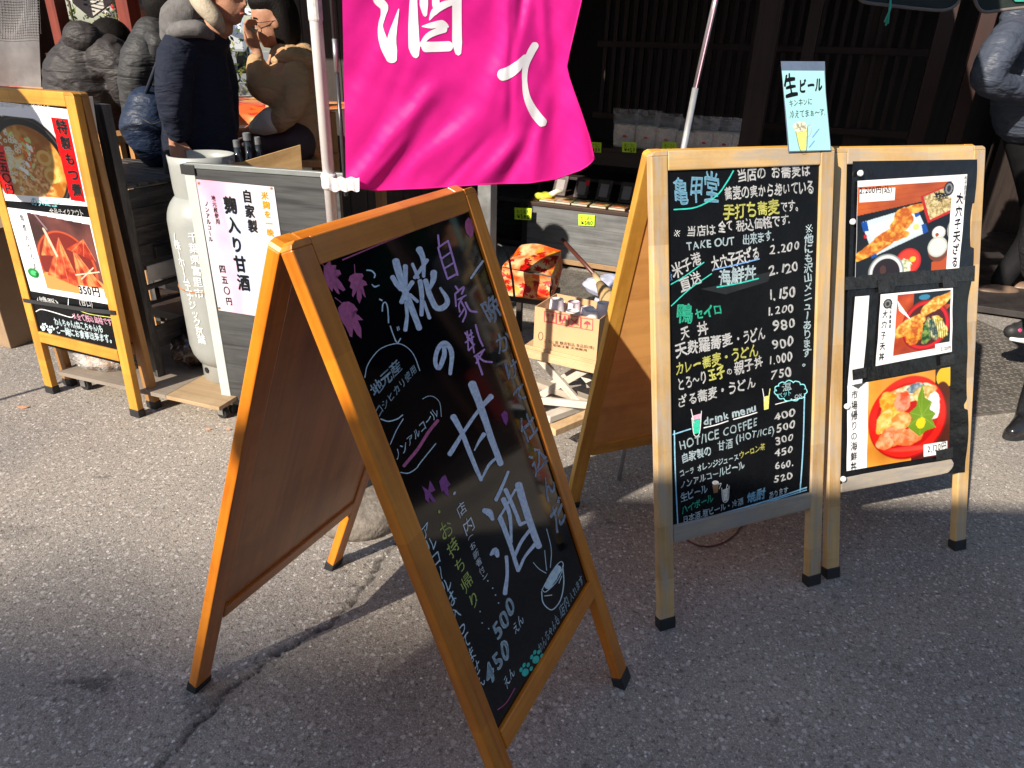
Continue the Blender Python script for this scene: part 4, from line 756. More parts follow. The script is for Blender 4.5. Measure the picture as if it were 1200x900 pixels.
# ---- card on B
cardN = B.N; card_pl = Plane(B.face.P+B.N*.002, B.N)
tc_ = thing('menu_card', 'light blue handwritten beer card in clear sleeve clipped to the A-board top', 'sign', card_pl(948, 178), gB[2])
k7 = lambda x, y: (915+x/7.83, 70+y/7.83)
MB().prism([card_pl(*k7(*q), off=.0006) for q in ((0, 14), (402, 16), (412, 300), (460, 835), (68, 850), (40, 500))], B.N*.0008).build('sleeve', flat('dark_clear_sleeve', (.13, .17, .25), .2, var=.2, coat=.5), tc_)
MB().prism([card_pl(*k7(*q), off=.0016) for q in ((10, 100), (398, 102), (408, 300), (456, 828), (80, 838), (50, 500))], B.N*.0006).build('card', flat('pale_blue_paper', (.42, .78, .8), .3, var=.05, coat=.4), tc_)
pk = Paint(card_pl, off=.0026)
pk.line('生', k7(42, 325), k7(152, 300), 22, 'blk', bold=.03, am=.8); pk.line('ビール', k7(168, 298), k7(385, 280), 15, 'blk', bold=.045, am=.6); pk.line('キンキンに', k7(75, 430), k7(290, 405), 7.5, 'blk', bold=0); pk.line('冷えてまぁ〜す.', k7(80, 535), k7(415, 505), 8, 'blk', bold=0)
pk.poly([k7(*q) for q in ((140, 665), (242, 620), (232, 828), (180, 832))], 'yel'); 
for x, y, r in ((140, 610, 30), (170, 595, 30), (205, 598, 28), (160, 640, 28), (200, 630, 30), (225, 615, 20)): pk.ellipse(k7(x, y), r/7.83, r/7.83, 0, 'cream', off=.0003, n=12)
pk.stroke([k7(245, 610), k7(270, 595), k7(280, 640), k7(265, 690), k7(240, 712)], .9, 'grey'); pk.stroke([k7(138, 660), k7(180, 832), k7(235, 828), k7(245, 610)], .5, 'blk'); pk.stroke([k7(292, 710), k7(350, 635)], 1.2, 'blue'); pk.stroke([k7(262, 802), k7(308, 745)], 1.2, 'blue')
pk.build(tc_, PNAMES, PM)
# ================================================================== STREET SIDE, unseen buildings added behind the viewer to shade the ground
XS, YS = np.array([.913, -.408, 0]), np.array([.408, .913, 0]); OS = np.array([.28, 5.2, 0]); ZZ = np.array([0, 0, 1.])
SYAW = math.atan2(-.408, .913)
def SF(a, b, z=0.): return OS+XS*a+YS*b+ZZ*z
YB = 2.2
def under(xg, yg, d): return (xg-d*math.cos(SUN_EL)*math.sin(SUN_AZ), yg-d*math.cos(SUN_EL)*math.cos(SUN_AZ), d*math.sin(SUN_EL))   # where the sun ray to a ground point passes, d back along it
PLAS = flat('grey_plaster', (.42, .4, .37), .8, bump=.3)
bt = thing('shade_building', 'low plastered block behind the viewer, unseen, added to shade the near ground', 'building', (6, -6, 0))  # out of view, added so its roof edge shades the near ground
ex, ey, ez = under(.4, YB, 8)
MB().box((ex+7.2, ey-3, ez/2-.04), (7.2, 3, ez/2-.04)).build('wall', PLAS, bt)
MB().box((ex+7.2, ey-3.0, ez-.04), (7.25, 3.0, .04)).build('roof', flat('dark_roof', (.1, .1, .1), .7), bt)
ex, ey, ez = under(-.7, 1.6, 45)
bt2 = thing('tall_shade_building', 'tall pale building far behind the viewer, unseen, added for its soft shade', 'building', (ex-12, ey-5, 0))  # out of view, added to cast the soft-edged shade at lower left
MB().box((ex-12, ey-5, ez/2), (28, 5, ez/2)).build('wall', flat('pale_render', (.5, .49, .46), .8, bump=.2), bt2)
# ================================================================== SHOP
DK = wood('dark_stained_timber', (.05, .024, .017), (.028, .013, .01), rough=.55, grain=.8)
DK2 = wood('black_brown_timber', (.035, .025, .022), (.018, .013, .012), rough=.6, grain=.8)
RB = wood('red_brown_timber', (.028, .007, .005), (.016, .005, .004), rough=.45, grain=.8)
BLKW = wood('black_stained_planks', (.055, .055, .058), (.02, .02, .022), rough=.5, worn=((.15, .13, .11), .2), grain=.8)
GRYP = wood('grey_stained_planks', (.17, .175, .18), (.095, .1, .105), rough=.55, grain=.9)
def sbox(name, a0, a1, b0, b1, z0, z1, mat, parent, bevel=.002, along='z'):
    c = SF((a0+a1)/2, (b0+b1)/2, (z0+z1)/2); h = ((a1-a0)/2, (b1-b0)/2, (z1-z0)/2); b = MB().box(c, h, XS, YS, ZZ)
    f = {'z': fr(c, XS, YS, ZZ), 'x': fr(c, YS, ZZ, XS), 'y': fr(c, ZZ, XS, YS)}[along]
    return b.build(name, mat, parent, bevel=bevel, frame=f)
shop = thing('market_shop', 'dark timber shop with open front, deep shade inside', 'shop', SF(1.5, 2), SYAW)
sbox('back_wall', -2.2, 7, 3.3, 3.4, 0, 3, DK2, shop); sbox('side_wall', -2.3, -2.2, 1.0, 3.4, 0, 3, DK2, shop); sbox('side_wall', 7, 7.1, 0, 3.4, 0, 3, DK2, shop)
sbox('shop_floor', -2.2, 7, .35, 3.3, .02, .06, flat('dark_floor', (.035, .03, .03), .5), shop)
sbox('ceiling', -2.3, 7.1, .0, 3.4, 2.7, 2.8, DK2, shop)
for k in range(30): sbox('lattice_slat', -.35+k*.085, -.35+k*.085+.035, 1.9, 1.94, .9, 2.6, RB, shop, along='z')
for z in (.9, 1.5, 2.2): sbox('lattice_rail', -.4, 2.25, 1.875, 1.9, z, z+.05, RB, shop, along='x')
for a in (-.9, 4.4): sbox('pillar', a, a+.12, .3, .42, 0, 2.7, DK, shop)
def vpost(px0, px1, y, mat, name, z0=0, z1=2.7, th=.1, par=None):
    p0, p1 = at(px0[0], px0[1], y), at(px1[0], px1[1], y); c = (p0[:2]+p1[:2])/2; wd = abs(p1[0]-p0[0])
    return MB().box((c[0], c[1]+th/2, (z0+z1)/2), (wd/2, th/2, (z1-z0)/2), XS, YS, ZZ).build(name, mat, par, frame=fr((c[0], c[1], 0), XS, YS, ZZ), bevel=.003)
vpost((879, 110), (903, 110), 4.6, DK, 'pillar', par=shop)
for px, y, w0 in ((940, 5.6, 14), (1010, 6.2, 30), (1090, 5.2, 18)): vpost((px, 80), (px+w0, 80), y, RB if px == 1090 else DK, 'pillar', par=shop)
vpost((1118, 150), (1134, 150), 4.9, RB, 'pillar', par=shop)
# counter (planks of the front are separate boards)
ct = thing('display_counter', 'low grey plank counter with brown top trim and yellow price tags', 'counter', SF(.7, .3), SYAW)
for k in range(3): sbox('plank', -.22, 1.35, 0-.001*k, .018, .07+k*.122, .07+k*.122+.1205, GRYP, ct, .0015, 'x')
sbox('top_trim', -.23, 1.36, -.012, .6, .436, .462, DK, ct, .002, 'x'); sbox('bottom_trim', -.22, 1.35, -.004, .02, .03, .068, wood('mid_brown_trim', (.32, .2, .1), (.22, .13, .07), .5), ct, .002, 'x')
sbox('side_panel', -.22, -.2, .02, .58, .03, .436, GRYP, ct); sbox('side_panel', 1.33, 1.35, .02, .58, .03, .436, GRYP, ct)
TAG = flat('yellow_green_card', (.55, .85, .03), .5, var=.04); 
def pricetag(px, py, pw, ph, P, label, txt=('さしみ', '¥590')):
    q = [(px, py), (px+pw, py+ph*.08), (px+pw*.97, py+ph), (px, py+ph*.93)]; pts = [P(*c, off=.012) for c in q]
    o = MB().prism(pts, P.n*.001); e = thing('price_tag', label, 'price tag', pts[3], 0, 'yellow price tags'); o.build('card', TAG, e)
    p_ = Paint(P, off=.0142); p_.line(txt[0], (px+pw*.12, py+ph*.45), (px+pw*.88, py+ph*.5), ph*.3, 'blk', bold=.0); p_.line(txt[1], (px+pw*.15, py+ph*.86), (px+pw*.9, py+ph*.9), ph*.36, 'blk', bold=.02); p_.build(e, 'lettering', PM)
    return e
fpl = Plane(SF(0, 0), -YS)
pricetag(678, 251, 19, 14, fpl, 'yellow price tag on the sunlit grey counter front', ('たくあん', '¥580'))
pricetag(603, 243, 20, 15, Plane(SF(0, -.05), -YS), 'yellow price tag in dark gap left of the counter', ('たくあん', '¥580'))
# dark low table at left of the counter
dt = thing('low_table', 'dark low table in shade left of the grey counter', 'table', SF(-.8, .5), SYAW)
sbox('tabletop', -1.3, -.24, .05, .6, .43, .46, DK2, dt); 
for a in (-1.28, -.3): sbox('leg', a, a+.05, .08, .13, .06, .43, DK2, dt); sbox('leg', a, a+.05, .5, .55, .06, .43, DK2, dt)
# upper shelf with bags
SHY = .42
sh = thing('shelf_unit', 'dark tiered shelf behind the counter holding clear bags', 'shelf', SF(.9, .9), SYAW)
sbox('shelf_board', -.35, 1.6, SHY, SHY+.5, .80, .825, DK, sh, along='x'); sbox('shelf_board', -.35, 1.6, SHY+.06, SHY+.5, .56, .58, DK2, sh, along='x')
for a in (-.34, .6, 1.56): sbox('upright', a, a+.03, SHY+.04, SHY+.07, .06, .8, DK2, sh)
spl = Plane(SF(0, SHY), -YS)
sbox('fascia', -.35, 1.6, SHY-.002, SHY+.016, .70, .7995, DK2, sh, along='x')
for px, lb in ((688, 'yellow price tag on the upper shelf, half behind the pink banner'), (729, 'yellow price tag in the middle of the upper shelf edge'), (776, 'yellow price tag on upper shelf edge beside the leaning pole')): pricetag(px, 166, 17, 13, spl, lb, ('米こうじ', '¥450'))
BAGF = flat('pale_malt_grain', (.88, .7, .6), .7, var=.25, scale=80, bump=.6, bscale=160)
FILM = clear_film('clear_plastic_film', (.9, .84, .86), .15, .14, 1.0, 30)
def bagpx(px, lab, wpx=27, h=.17):
    base = None
    for b_ in np.linspace(.3, .9, 61):
        for _ in (0,):
            p = at(px, 158, 1.0); d = p-EYE
            # ray hits the vertical plane through the shelf middle
            P0 = SF(0, SHY+.13); t = ((P0-EYE) @ YS)/(d @ YS); base = EYE+d*t
        break
    c = np.array([base[0], base[1], .826]); w2 = wpx/2*np.linalg.norm(base-EYE)/F*.93
    t = thing('snack_bag', lab, 'bag', c, SYAW, 'clear bags standing on the shelf'); r = np.random.default_rng(int(px))
    f1 = MB(); f2 = MB(); n = 18
    def ring(z, wx, wy, ph): return [c+XS*(wx*math.cos(2*math.pi*k/n)*(1+.06*math.sin(3*k+ph)))+YS*(wy*math.sin(2*math.pi*k/n)*(1+.08*math.sin(5*k+ph)))+ZZ*(z+.004*math.sin(2.3*k+ph)*(z > .1)) for k in range(n)]
    hh = h*(.9+.2*r.random()); fl = .62
    g1 = [ring(z*hh, w2*a, .035*b_, r.random()*.4) for z, a, b_ in ((0, .78, .8), (.04, .85, 1), (.3, .9, 1.1), (fl, .88, .9), (fl+.02, .5, .5), (fl+.025, .05, .05))]
    g2 = [ring(z*hh, w2*a, .037*b_, r.random()*.4) for z, a, b_ in ((.01, .82, .85), (.3, .95, 1.15), (fl, .98, .9), (.82, 1.02, .5), (.95, 1.05, .2), (1.05, 1.12, .08))]
    for g, f_ in ((g1, f1), (g2, f2)):
        for i in range(len(g)-1):
            f_.add(g[i]+g[i+1], [(k, (k+1) % n, n+(k+1) % n, n+k) for k in range(n)])
    f1.build('contents', BAGF, t, smooth=True); f2.build('film', FILM, t, smooth=True)
    p_ = Paint(Plane(c-YS*.042, -YS), 0); cx, cy = proj(c+ZZ*hh*.3); p_.ellipse((cx, cy), 2.6, 1.5, 10, 'red'); p_.build(t, 'print_mark', PM)
for k, px in enumerate((732, 757, 781, 805, 826, 850, 868)):
    bagpx(px, ['leftmost clear bag of pale grains on the upper shelf', 'second clear bag from the left on the upper shelf', 'third clear bag of grains from left on upper shelf', 'clear grain bag just left of the leaning metal pole', 'clear grain bag behind the leaning metal pole', 'large clear bag of grain right of the leaning pole', 'loose empty-topped clear bag at right end of the row'][k], 29 if k != 5 else 35, .245 if k != 5 else .26)
# packets in the middle tier and flat packets on the counter
PKD = flat('dark_packet', (.05, .032, .03), .3, var=.3, coat=.3); PKW = flat('grey_label', (.23, .2, .2), .5)
for k, a in enumerate(np.linspace(-.1, .95, 7)):
    t = thing('dried_food_packet', ['first', 'second', 'third', 'fourth', 'fifth', 'sixth', 'last'][k]+' dark packet from the left leaning behind the counter front', 'packet', SF(a, .3, .463), SYAW, 'dark packets leaning on the counter')
    zt = np.array([0, 0, 1.])*.86+YS*.5; zt /= np.linalg.norm(zt); n_ = np.cross(XS, zt)
    MB().box(SF(a, .3, .463)+zt*.08, (.055, .008, .08), XS, n_, zt).build('pack', PKD, t, bevel=.004)
    MB().box(SF(a, .3, .463)+zt*.075-n_*(-.0092 if n_ @ YS < 0 else .0092), (.032, .0006, .05), XS, n_, zt).build('label_panel', PKW, t)
    if k % 3 == 1: MB().box(SF(a+.035, .3, .463)+zt*.12-n_*(-.0096 if n_ @ YS < 0 else .0096), (.014, .0006, .022), XS, n_, zt).build('sticker', PM['red'], t)
pkc = [(.62, .3, .1), (.5, .45, .3), (.2, .32, .1), (.6, .5, .2), (.5, .2, .08), (.55, .5, .42)]
for k, a in enumerate((-.08, .04, .17, .31, .45, .6, .75, .9)):
    t = thing('flat_packet', 'flat orange and green printed packet lying on the counter edge, number counted along the row' if False else ['flat packet at far left on the counter edge', 'flat orange packet second along the counter edge', 'flat packet third along the counter edge', 'flat packet above the yellow price tag', 'flat packet just right of the tag', 'flat pale packet near the A-board stile', 'flat packet partly behind the A-board stile', 'flat packet hidden mostly by the price-list A-board'][k], 'packet', SF(a, .1, .463), SYAW, 'flat packets along the counter edge')
    cv = Cv(26, 34, (.62, .45, .3)); cv.mottle(np.ones_like(cv.X), pkc[k % 6], (.85, .72, .5), 7, k+90); cv.rect(0, .0, 1, .12, (.75, .7, .6)); cv.ell(.5, .55, .3, .2, (.8, .35, .1)); cv.ell(.6, .5, .18, .1, (.25, .45, .15)); cv.rect(.1, .8, .9, .93, (.85, .83, .78))
    pl_ = lambda x, y, off=0, a=a: SF(a-.06+.12*x, .02+.16*(1-y), .478+off*0)
    pl_n = type('Q', (), {'n': ZZ, '__call__': lambda s, x, y, off=0: pl_(x, y)})()
    cv.build('pack_front', pl_n, [(0, 0), (1, 0), (1, 1), (0, 1)], t, mat=PRl, bulge=lambda X, Y: .004*np.sin(X*3.1)*np.sin(Y*3.1))
    sbox('pack', a-.06, a+.06, .02, .18, .4635, .4755, flat('pale_pack_edge', (.5, .42, .33), .4), t, .003)
yb = thing('soft_pouch', 'yellow-green soft pouch at left end of the counter top', 'pouch', SF(-.12, .12, .465), SYAW)
MB().ball(SF(-.13, .1, .49), (.075, .05, .028), fn=lambda d: 1+.15*math.sin(7*d[0]+3*d[1])).build('pouch_body', flat('yellow_pouch', (.5, .55, .05), .4, var=.4, scale=30), yb, smooth=True)
MB().tube([SF(-.09, .1, .5), SF(-.04, .12, .53), SF(0, .13, .535)], [.022, .02, .008], 10).build('pouch_neck', flat('white_film', (.6, .6, .5), .3, var=.3), yb, smooth=True)
# tread plate in front of the counter
tp = thing('tread_plate', 'worn patterned steel plate on the ground before the grey counter', 'floor plate', SF(.4, -.6), SYAW)
def tread(m_, a0, a1, b0, b1, Ffn, step=.03, z=.012):
    m_.box((Ffn(a0, b0)+Ffn(a1, b1))/2+ZZ*z/2, (abs(a1-a0)/2, abs(b1-b0)/2, z/2), XS, YS, ZZ)
    i = 0; y = b0+step/2
    while y < b1:
        x = a0+step/2*(1+(i % 2)); 
        while x < a1:
            s_ = 1 if i % 2 else -1; d = (XS*.7+YS*.7*s_); e = np.array([-d[1], d[0], 0]); c = Ffn(x, y)+ZZ*(z+.0015)
            m_.box(c, (step*.32, step*.1, .0015), d, e, ZZ); x += step
        y += step*.5; i += 1
STEEL = flat('worn_tread_steel', (.17, .155, .14), .5, var=.35, scale=12, bump=.2, metal=.35)
m_ = MB(); tread(m_, -.3, 1.2, -1.0, -.06, SF, .05); m_.build('plate', STEEL, tp)
# ================================================================== CANOPY over the stalls (out of view above, added to throw the shade)
cn = thing('shade_canopy', 'unseen green canvas roof added to shade the shop front, on metal posts', 'shade_canopy', SF(2, -1), SYAW)
sbox('canvas', -.9, 1.9, -3.1, 1.0, 2.62, 2.64, flat('green_canvas', (.02, .3, .12), .7), cn)
sbox('front_bar', -.9, 1.9, -3.13, -3.1, 2.58, 2.62, STEEL, cn)
GAL = flat('galvanised_steel', (.42, .43, .43), .38, metal=.8, var=.15, scale=8)
sbox('canvas', -4.2, -.95, -2.6, 1.0, 2.66, 2.68, flat('brown_canvas', (.1, .06, .04), .8), cn); pp = at(571, 240, 3.3); MB().box((pp[0], pp[1], 1.31), (.034, .034, 1.31), XS, YS, ZZ).build('post', GAL, cn, bevel=.004)  # brown canvas, out of view, added to dim the sky over the visitors
# valance flaps seen at the top right
vl = thing('tent_valance', 'dark scalloped tent flaps with grey piping hanging at top right', 'valance', at(1090, 5, 3.4))
DCL = flat('dark_green_cloth', (.012, .02, .018), .8, bump=.3); PIP = flat('grey_piping', (.16, .14, .13), .6)
for pts in ([(1000, -40), (1003, -8), (1012, 2), (1040, 6), (1075, 10), (1105, 12), (1120, 6), (1127, -6), (1130, -40)], [(1140, -40), (1141, -5), (1146, 8), (1155, 14), (1180, 11), (1210, 8), (1260, 5), (1262, -40)]):
    P3 = [at(x, y, 3.4) for x, y in pts]; MB().prism(P3, YS*.006).build('flap', DCL, vl); cc = [(x, y) for x, y in pts[1:-1]]
    MB().tube([at(x, y, 3.397) for x, y in catmull(cc, 4)], .0065, 8).build('piping', PIP, vl, smooth=True)
MB().prism([at(1150, -40, 3.392), at(1215, -40, 3.392), at(1213, 2, 3.392), at(1190, 2, 3.392)], YS*.003).build('pale_patch', flat('teal_print', (.05, .35, .28), .6), vl)
tas = thing('tassel', 'thin turquoise tassel string hanging below the tent flap', 'tassel', at(1037, 33, 3.38))
for d, k in ((0, 0), (2.5, 1), (-1.5, 2)): MB().tube([at(1044, -5, 3.38), at(1043-d*.3, 10, 3.38), at(1038+d, 30-k*2, 3.38)], [.003, .0035, .004], 6).build('cord', flat('turquoise_cord', (.05, .5, .38), .6), tas, smooth=True)
# ================================================================== FLAG AND POLES
WHT = flat('white_painted_steel', (.78, .77, .77), .28, var=.06, scale=5, coat=.3)
pb_ = G(418, 600); pole = thing('banner_pole', 'white pole standing in concrete base, holding the pink banner', 'pole', pb_)
MB().tube([(pb_[0], pb_[1], .06), (pb_[0], pb_[1], 1.0)], .0185, 18).build('lower_tube', WHT, pole, smooth=True)
MB().tube([(pb_[0], pb_[1], 1.0), (pb_[0], pb_[1], 2.6)], .0165, 18).build('upper_tube', WHT, pole, smooth=True)
MB().lathe((pb_[0], pb_[1], 1.54), [(.0175, 0), (.0185, .004), (.0185, .07), (.0175, .075)], 18).build('joint_sleeve', flat('scuffed_white', (.6, .58, .58), .4, var=.3, scale=60), pole)
CONC = flat('rough_concrete', (.19, .165, .14), .95, var=.4, scale=30, bump=1.5, bscale=55)
base = thing('pole_base', 'rough round concrete weight holding the white banner pole', 'pole base', (pb_[0], pb_[1], 0))
MB().lathe((pb_[0]+.02, pb_[1]-.0, -.005), [(.165, 0), (.172, .03), (.167, .07), (.145, .09), (.1, .1), (.03, .104), (.001, .104)], 40).build('weight', CONC, base, smooth=True)
MB().lathe((pb_[0], pb_[1], .1), [(.028, 0), (.028, .05), (.0195, .051)], 16).build('socket', GAL, base)
# flag
def fy(x, y): 
    """depth of the cloth behind the picture point: folds running as in a hanging, wind-pushed cloth"""
    Yd = Y0_ = 1.985+.00052*(x-400)
    def crease(p, q, wd, am):
        (x0, y0), (x1, y1) = p, q; dx, dy = x1-x0, y1-y0; L_ = math.hypot(dx, dy); s_ = ((x-x0)*dx+(y-y0)*dy)/L_; d = ((x-x0)*dy-(y-y0)*dx)/L_
        e = 1/(1+math.exp(-(s_+12)/9))/(1+math.exp((s_-L_-12)/9)); return am*math.exp(-(d/wd)**2)*e
    Yd += crease((408, 225), (505, 110), 13, -.03)+crease((440, 222), (520, 150), 10, .012)+crease((455, 205), (560, 140), 16, -.014)
    Yd += crease((592, -60), (600, 70), 12, -.02)+crease((618, -40), (606, 40), 6, .02)+crease((632, -50), (640, 60), 7, -.014)+crease((600, 20), (598, 130), 5, .01)+crease((520, 218), (560, 175), 6, .01)+crease((430, 218), (470, 170), 6, -.012)+crease((606, 40), (583, 120), 14, -.018)+crease((583, 120), (600, 60), 9, .01)
    Yd += crease((640, 20), (655, 200), 20, .03)+crease((667, 60), (690, 200), 10, -.02)+crease((560, 215), (612, 165), 11, -.022)+crease((590, 215), (625, 150), 9, .018)+crease((625, 200), (640, 120), 9, -.016)
    Yd += .0011*math.sin(x*.09-y*.13+2*math.sin(y*.03))+.0007*math.sin(x*.21+y*.11+1.5*math.sin(x*.04))+.0004*math.sin(-x*.31+y*.37)+.006*math.sin(x*.045+y*.03)+.004*math.sin(x*.02-y*.07)+.0015*math.sin(x*.13+y*.05)
    Yd -= .02*max(0, (x-660)/40)**2*.5
    return Y0_+.55*(Yd-Y0_)
def xl(y): return 400+5.5*min(max((y+60)/280, 0), 1)
def xr(y): return float(np.interp(y, [-90, -60, 0, 30, 60, 78, 90, 105, 130, 160, 186, 230], [688, 690, 682, 675, 668, 664.5, 667, 672, 681, 691, 697, 700]))
def ybot(x): return float(np.interp(x, [400, 405, 440, 500, 560, 590, 620, 650, 680, 690, 697], [217, 218, 223.5, 221, 217, 215.5, 215, 210.5, 200, 194, 186]))
nr, nc = 150, 190; rows = []
for i in range(nr):
    row = []
    for j in range(nc):
        v_, u_ = i/(nr-1), j/(nc-1); x = xl(0)+(697-xl(0))*u_; y = -85+(ybot(x)+85)*v_; x = xl(y)+(xr(y)-xl(y))*u_
        row.append(at(x, y, fy(x, y)))
    rows.append(row)
m, N, L, b = new_mat('pink_banner_cloth'); b.inputs['Base Color'].default_value = (.88, .02, .33, 1); b.inputs['Roughness'].default_value = .42; b.inputs['Sheen Weight'].default_value = .0
b.inputs['Specular IOR Level'].default_value = .22
tcn = N.new('ShaderNodeTexCoord'); nz = N.new('ShaderNodeTexNoise'); nz.inputs['Scale'].default_value = 5; nz.inputs['Detail'].default_value = 6; L.new(tcn.outputs['Object'], nz.inputs['Vector'])
wv1 = N.new('ShaderNodeTexWave'); wv1.inputs['Scale'].default_value = 260; wv1.bands_direction = 'X'; L.new(tcn.outputs['Object'], wv1.inputs['Vector'])
ad = N.new('ShaderNodeMath'); ad.operation = 'MULTIPLY_ADD'; ad.inputs[1].default_value = .02; L.new(wv1.outputs['Fac'], ad.inputs[0]); L.new(nz.outputs['Fac'], ad.inputs[2])
bp = N.new('ShaderNodeBump'); bp.inputs['Distance'].default_value = .02; bp.inputs['Strength'].default_value = .35; L.new(ad.outputs[0], bp.inputs['Height']); L.new(bp.outputs[0], b.inputs['Normal'])
tr = N.new('ShaderNodeBsdfTranslucent'); tr.inputs[0].default_value = (.95, .03, .38, 1); ms = N.new('ShaderNodeMixShader'); ms.inputs[0].default_value = .32
L.new(b.outputs[0], ms.inputs[1]); L.new(tr.outputs[0], ms.inputs[2]); L.new(ms.outputs[0], N['Material Output'].inputs[0]); PINK = m
flag = thing('banner', 'bright pink banner with white brushed characters, taped to the white pole', 'banner', at(405, 218, 2.0))
cloth = MB().grid(rows).build('banner_cloth', PINK, flag, smooth=True)
FW_ = flat('white_banner_print', (.78, .78, .82), .5, var=.05, scale=8)
def fp(x, y, o=.0022): p = at(x, y, fy(x, y)); d = (EYE-p); return p+d/np.linalg.norm(d)*o
def fstroke(pts, wd, k=10, fm=None):
    P = catmull(pts, k); m_ = len(P); W = np.interp(np.linspace(0, 1, m_), np.linspace(0, 1, len(wd)), wd) if not np.isscalar(wd) else np.full(m_, float(wd))
    sl_ = np.concatenate([[0], np.cumsum(np.linalg.norm(np.diff(P, axis=0), axis=1))]); e_ = np.minimum(sl_, sl_[-1]-sl_)/np.maximum(W*.45, .1); W = W*np.sqrt(np.clip(1-(1-np.clip(e_, 0, 1))**2, .04, 1))
    T = np.gradient(P, axis=0); T /= np.linalg.norm(T, axis=1)[:, None]+1e-9; Nn = np.stack([-T[:, 1], T[:, 0]], 1)
    fm.grid([[fp(*(P[i]+Nn[i]*W[i]*s), o=.0013+rng.uniform(0, .0001)) for s in np.linspace(-.5, .5, 7)] for i in range(m_)])
def zf(p): return [(400+x/7.5, y/7.5) for x, y in p]
f1 = MB()   # water radical, from the sheet edge downwards
fstroke([(438, -12), (443, 0), (450, 8), (449, 18), (446, 30), (447.5, 42), (452, 55), (459, 68), (462.5, 73)], [9, 11, 10, 6, 5.5, 9, 12, 13, 6], 8, f1)
fstroke([(467.5, 10), (464, 24), (461, 36), (459, 48), (460.5, 60), (462.5, 73)], [1.2, 5, 8.5, 11, 10, 5], 8, f1)
f1.build('character_stroke', FW_, flag, smooth=True)
for pts, wd in (([(484.5, -40), (484.5, 0), (484.5, 30), (485.5, 55), (488, 68)], [8.5, 9, 12, 13.5, 6]), ([(496.5, -20), (496.8, 5), (498.5, 19.5)], [9, 10, 4]), ([(536, -60), (535.5, 0), (535.5, 30), (535.8, 50), (537.5, 65)], [12, 11, 11, 11.5, 6]),
    ([(510, -10), (511, 6), (512, 13)], [8, 9, 4]), ([(533, 2), (520, 6), (509, 14), (503, 24)], [6, 9, 8, 1]), ([(494, 31), (505, 30), (518, 28), (526, 32)], [1, 7, 9, 2]), ([(524, 33), (512, 37), (502, 42), (496, 49), (494, 55)], [9, 8, 7, 5, 8]), ([(494, 55), (505, 55), (520, 54.5), (531, 54)], [13, 12, 12, 12])):
    q = MB(); fstroke(pts, wd, 8, q); q.build('character_stroke', FW_, flag, smooth=True)
te = MB(); fstroke([(583, 89), (594, 86), (606, 78), (617, 64)], [14, 14, 12, 4], 9, te); fstroke([(629, 50), (622, 62), (616, 78), (615, 96), (618, 115), (627, 133), (639, 147)], [9, 9, 7, 6, 8, 11, 11], 9, te); te.build('character_stroke', FW_, flag, smooth=True)
hem = MB(); hem.tube([fp(x, ybot(x)-.6, .001) for x in np.linspace(408, 696, 70)], .0022, 6); hem.tube([fp(xr(y)-.5, y, .001) for y in np.linspace(-60, 186, 60)], .0022, 6); hem.build('stitched_hem', PINK, flag, smooth=True)
tape = thing('white_tape', 'crumpled white tape tying banner corner to the white pole', 'tape', at(400, 215, 1.98))
WT = flat('white_masking_tape', (.75, .74, .76), .3, var=.12, scale=25, bump=.5)
MB().lathe((pb_[0], pb_[1], at(388, 221, pb_[1])[2]), [(.0205, 0), (.0225, .008), (.0215, .02), (.023, .034), (.0205, .042)], 18).build('wrap', WT, tape, smooth=True)
MB().grid([[at(x, y+math.sin(x*.5)*1.2, 1.965+.004*math.sin(x*.7+y)) for x in np.linspace(386, 421, 14)] for y in (208, 213, 218, 224)]).build('tail', WT, tape, smooth=True)
rod = thing('banner_rod', 'thin dark rod along the banner edge with silver joint', 'rod', at(403, 240, 2.01))
a0, a1 = at(403, 195, 2.03), at(401, -90, 2.03); xk = (a0[0]+a1[0])/2
MB().tube([(a0[0], 2.03, 1.1), (a0[0], 2.03, 1.42)], .0055, 10).build('lower_rod', flat('dark_grey_tube', (.06, .06, .065), .3, metal=.4), rod, smooth=True); MB().tube([(a0[0], 2.03, 1.42), (a0[0], 2.03, 1.5)], .0068, 10).build('joint', GAL, rod, smooth=True); MB().tube([(a0[0], 2.03, 1.5), (a0[0], 2.03, 2.3)], .0055, 10).build('upper_rod', flat('dark_grey_tube', (.06, .06, .065), .3, metal=.4), rod, smooth=True)
# leaning telescopic pole behind the price list board
p0, p1, p2 = at(802, 185, 2.3), at(815, 103, 2.3), at(852, -60, 2.3); foot = p0+(p0-p2)/(p2[2]-p0[2])*p0[2]
lp_ = thing('leaning_pole', 'slim metal banner pole leaning behind the price list A-board', 'pole', foot)
MB().tube([foot, p1], .0095, 14).build('metal_tube', flat('brushed_aluminium', (.6, .6, .6), .35, metal=.7), lp_, smooth=True)
MB().tube([p1, p2], .0085, 14).build('sleeve_tube', flat('smoky_tube', (.16, .14, .15), .25, coat=.6), lp_, smooth=True); MB().tube([p1+np.array([0, -.0086, 0]), p2+np.array([0, -.0086, 0])], .0018, 6).build('pink_stripe', PM['pink'], lp_)

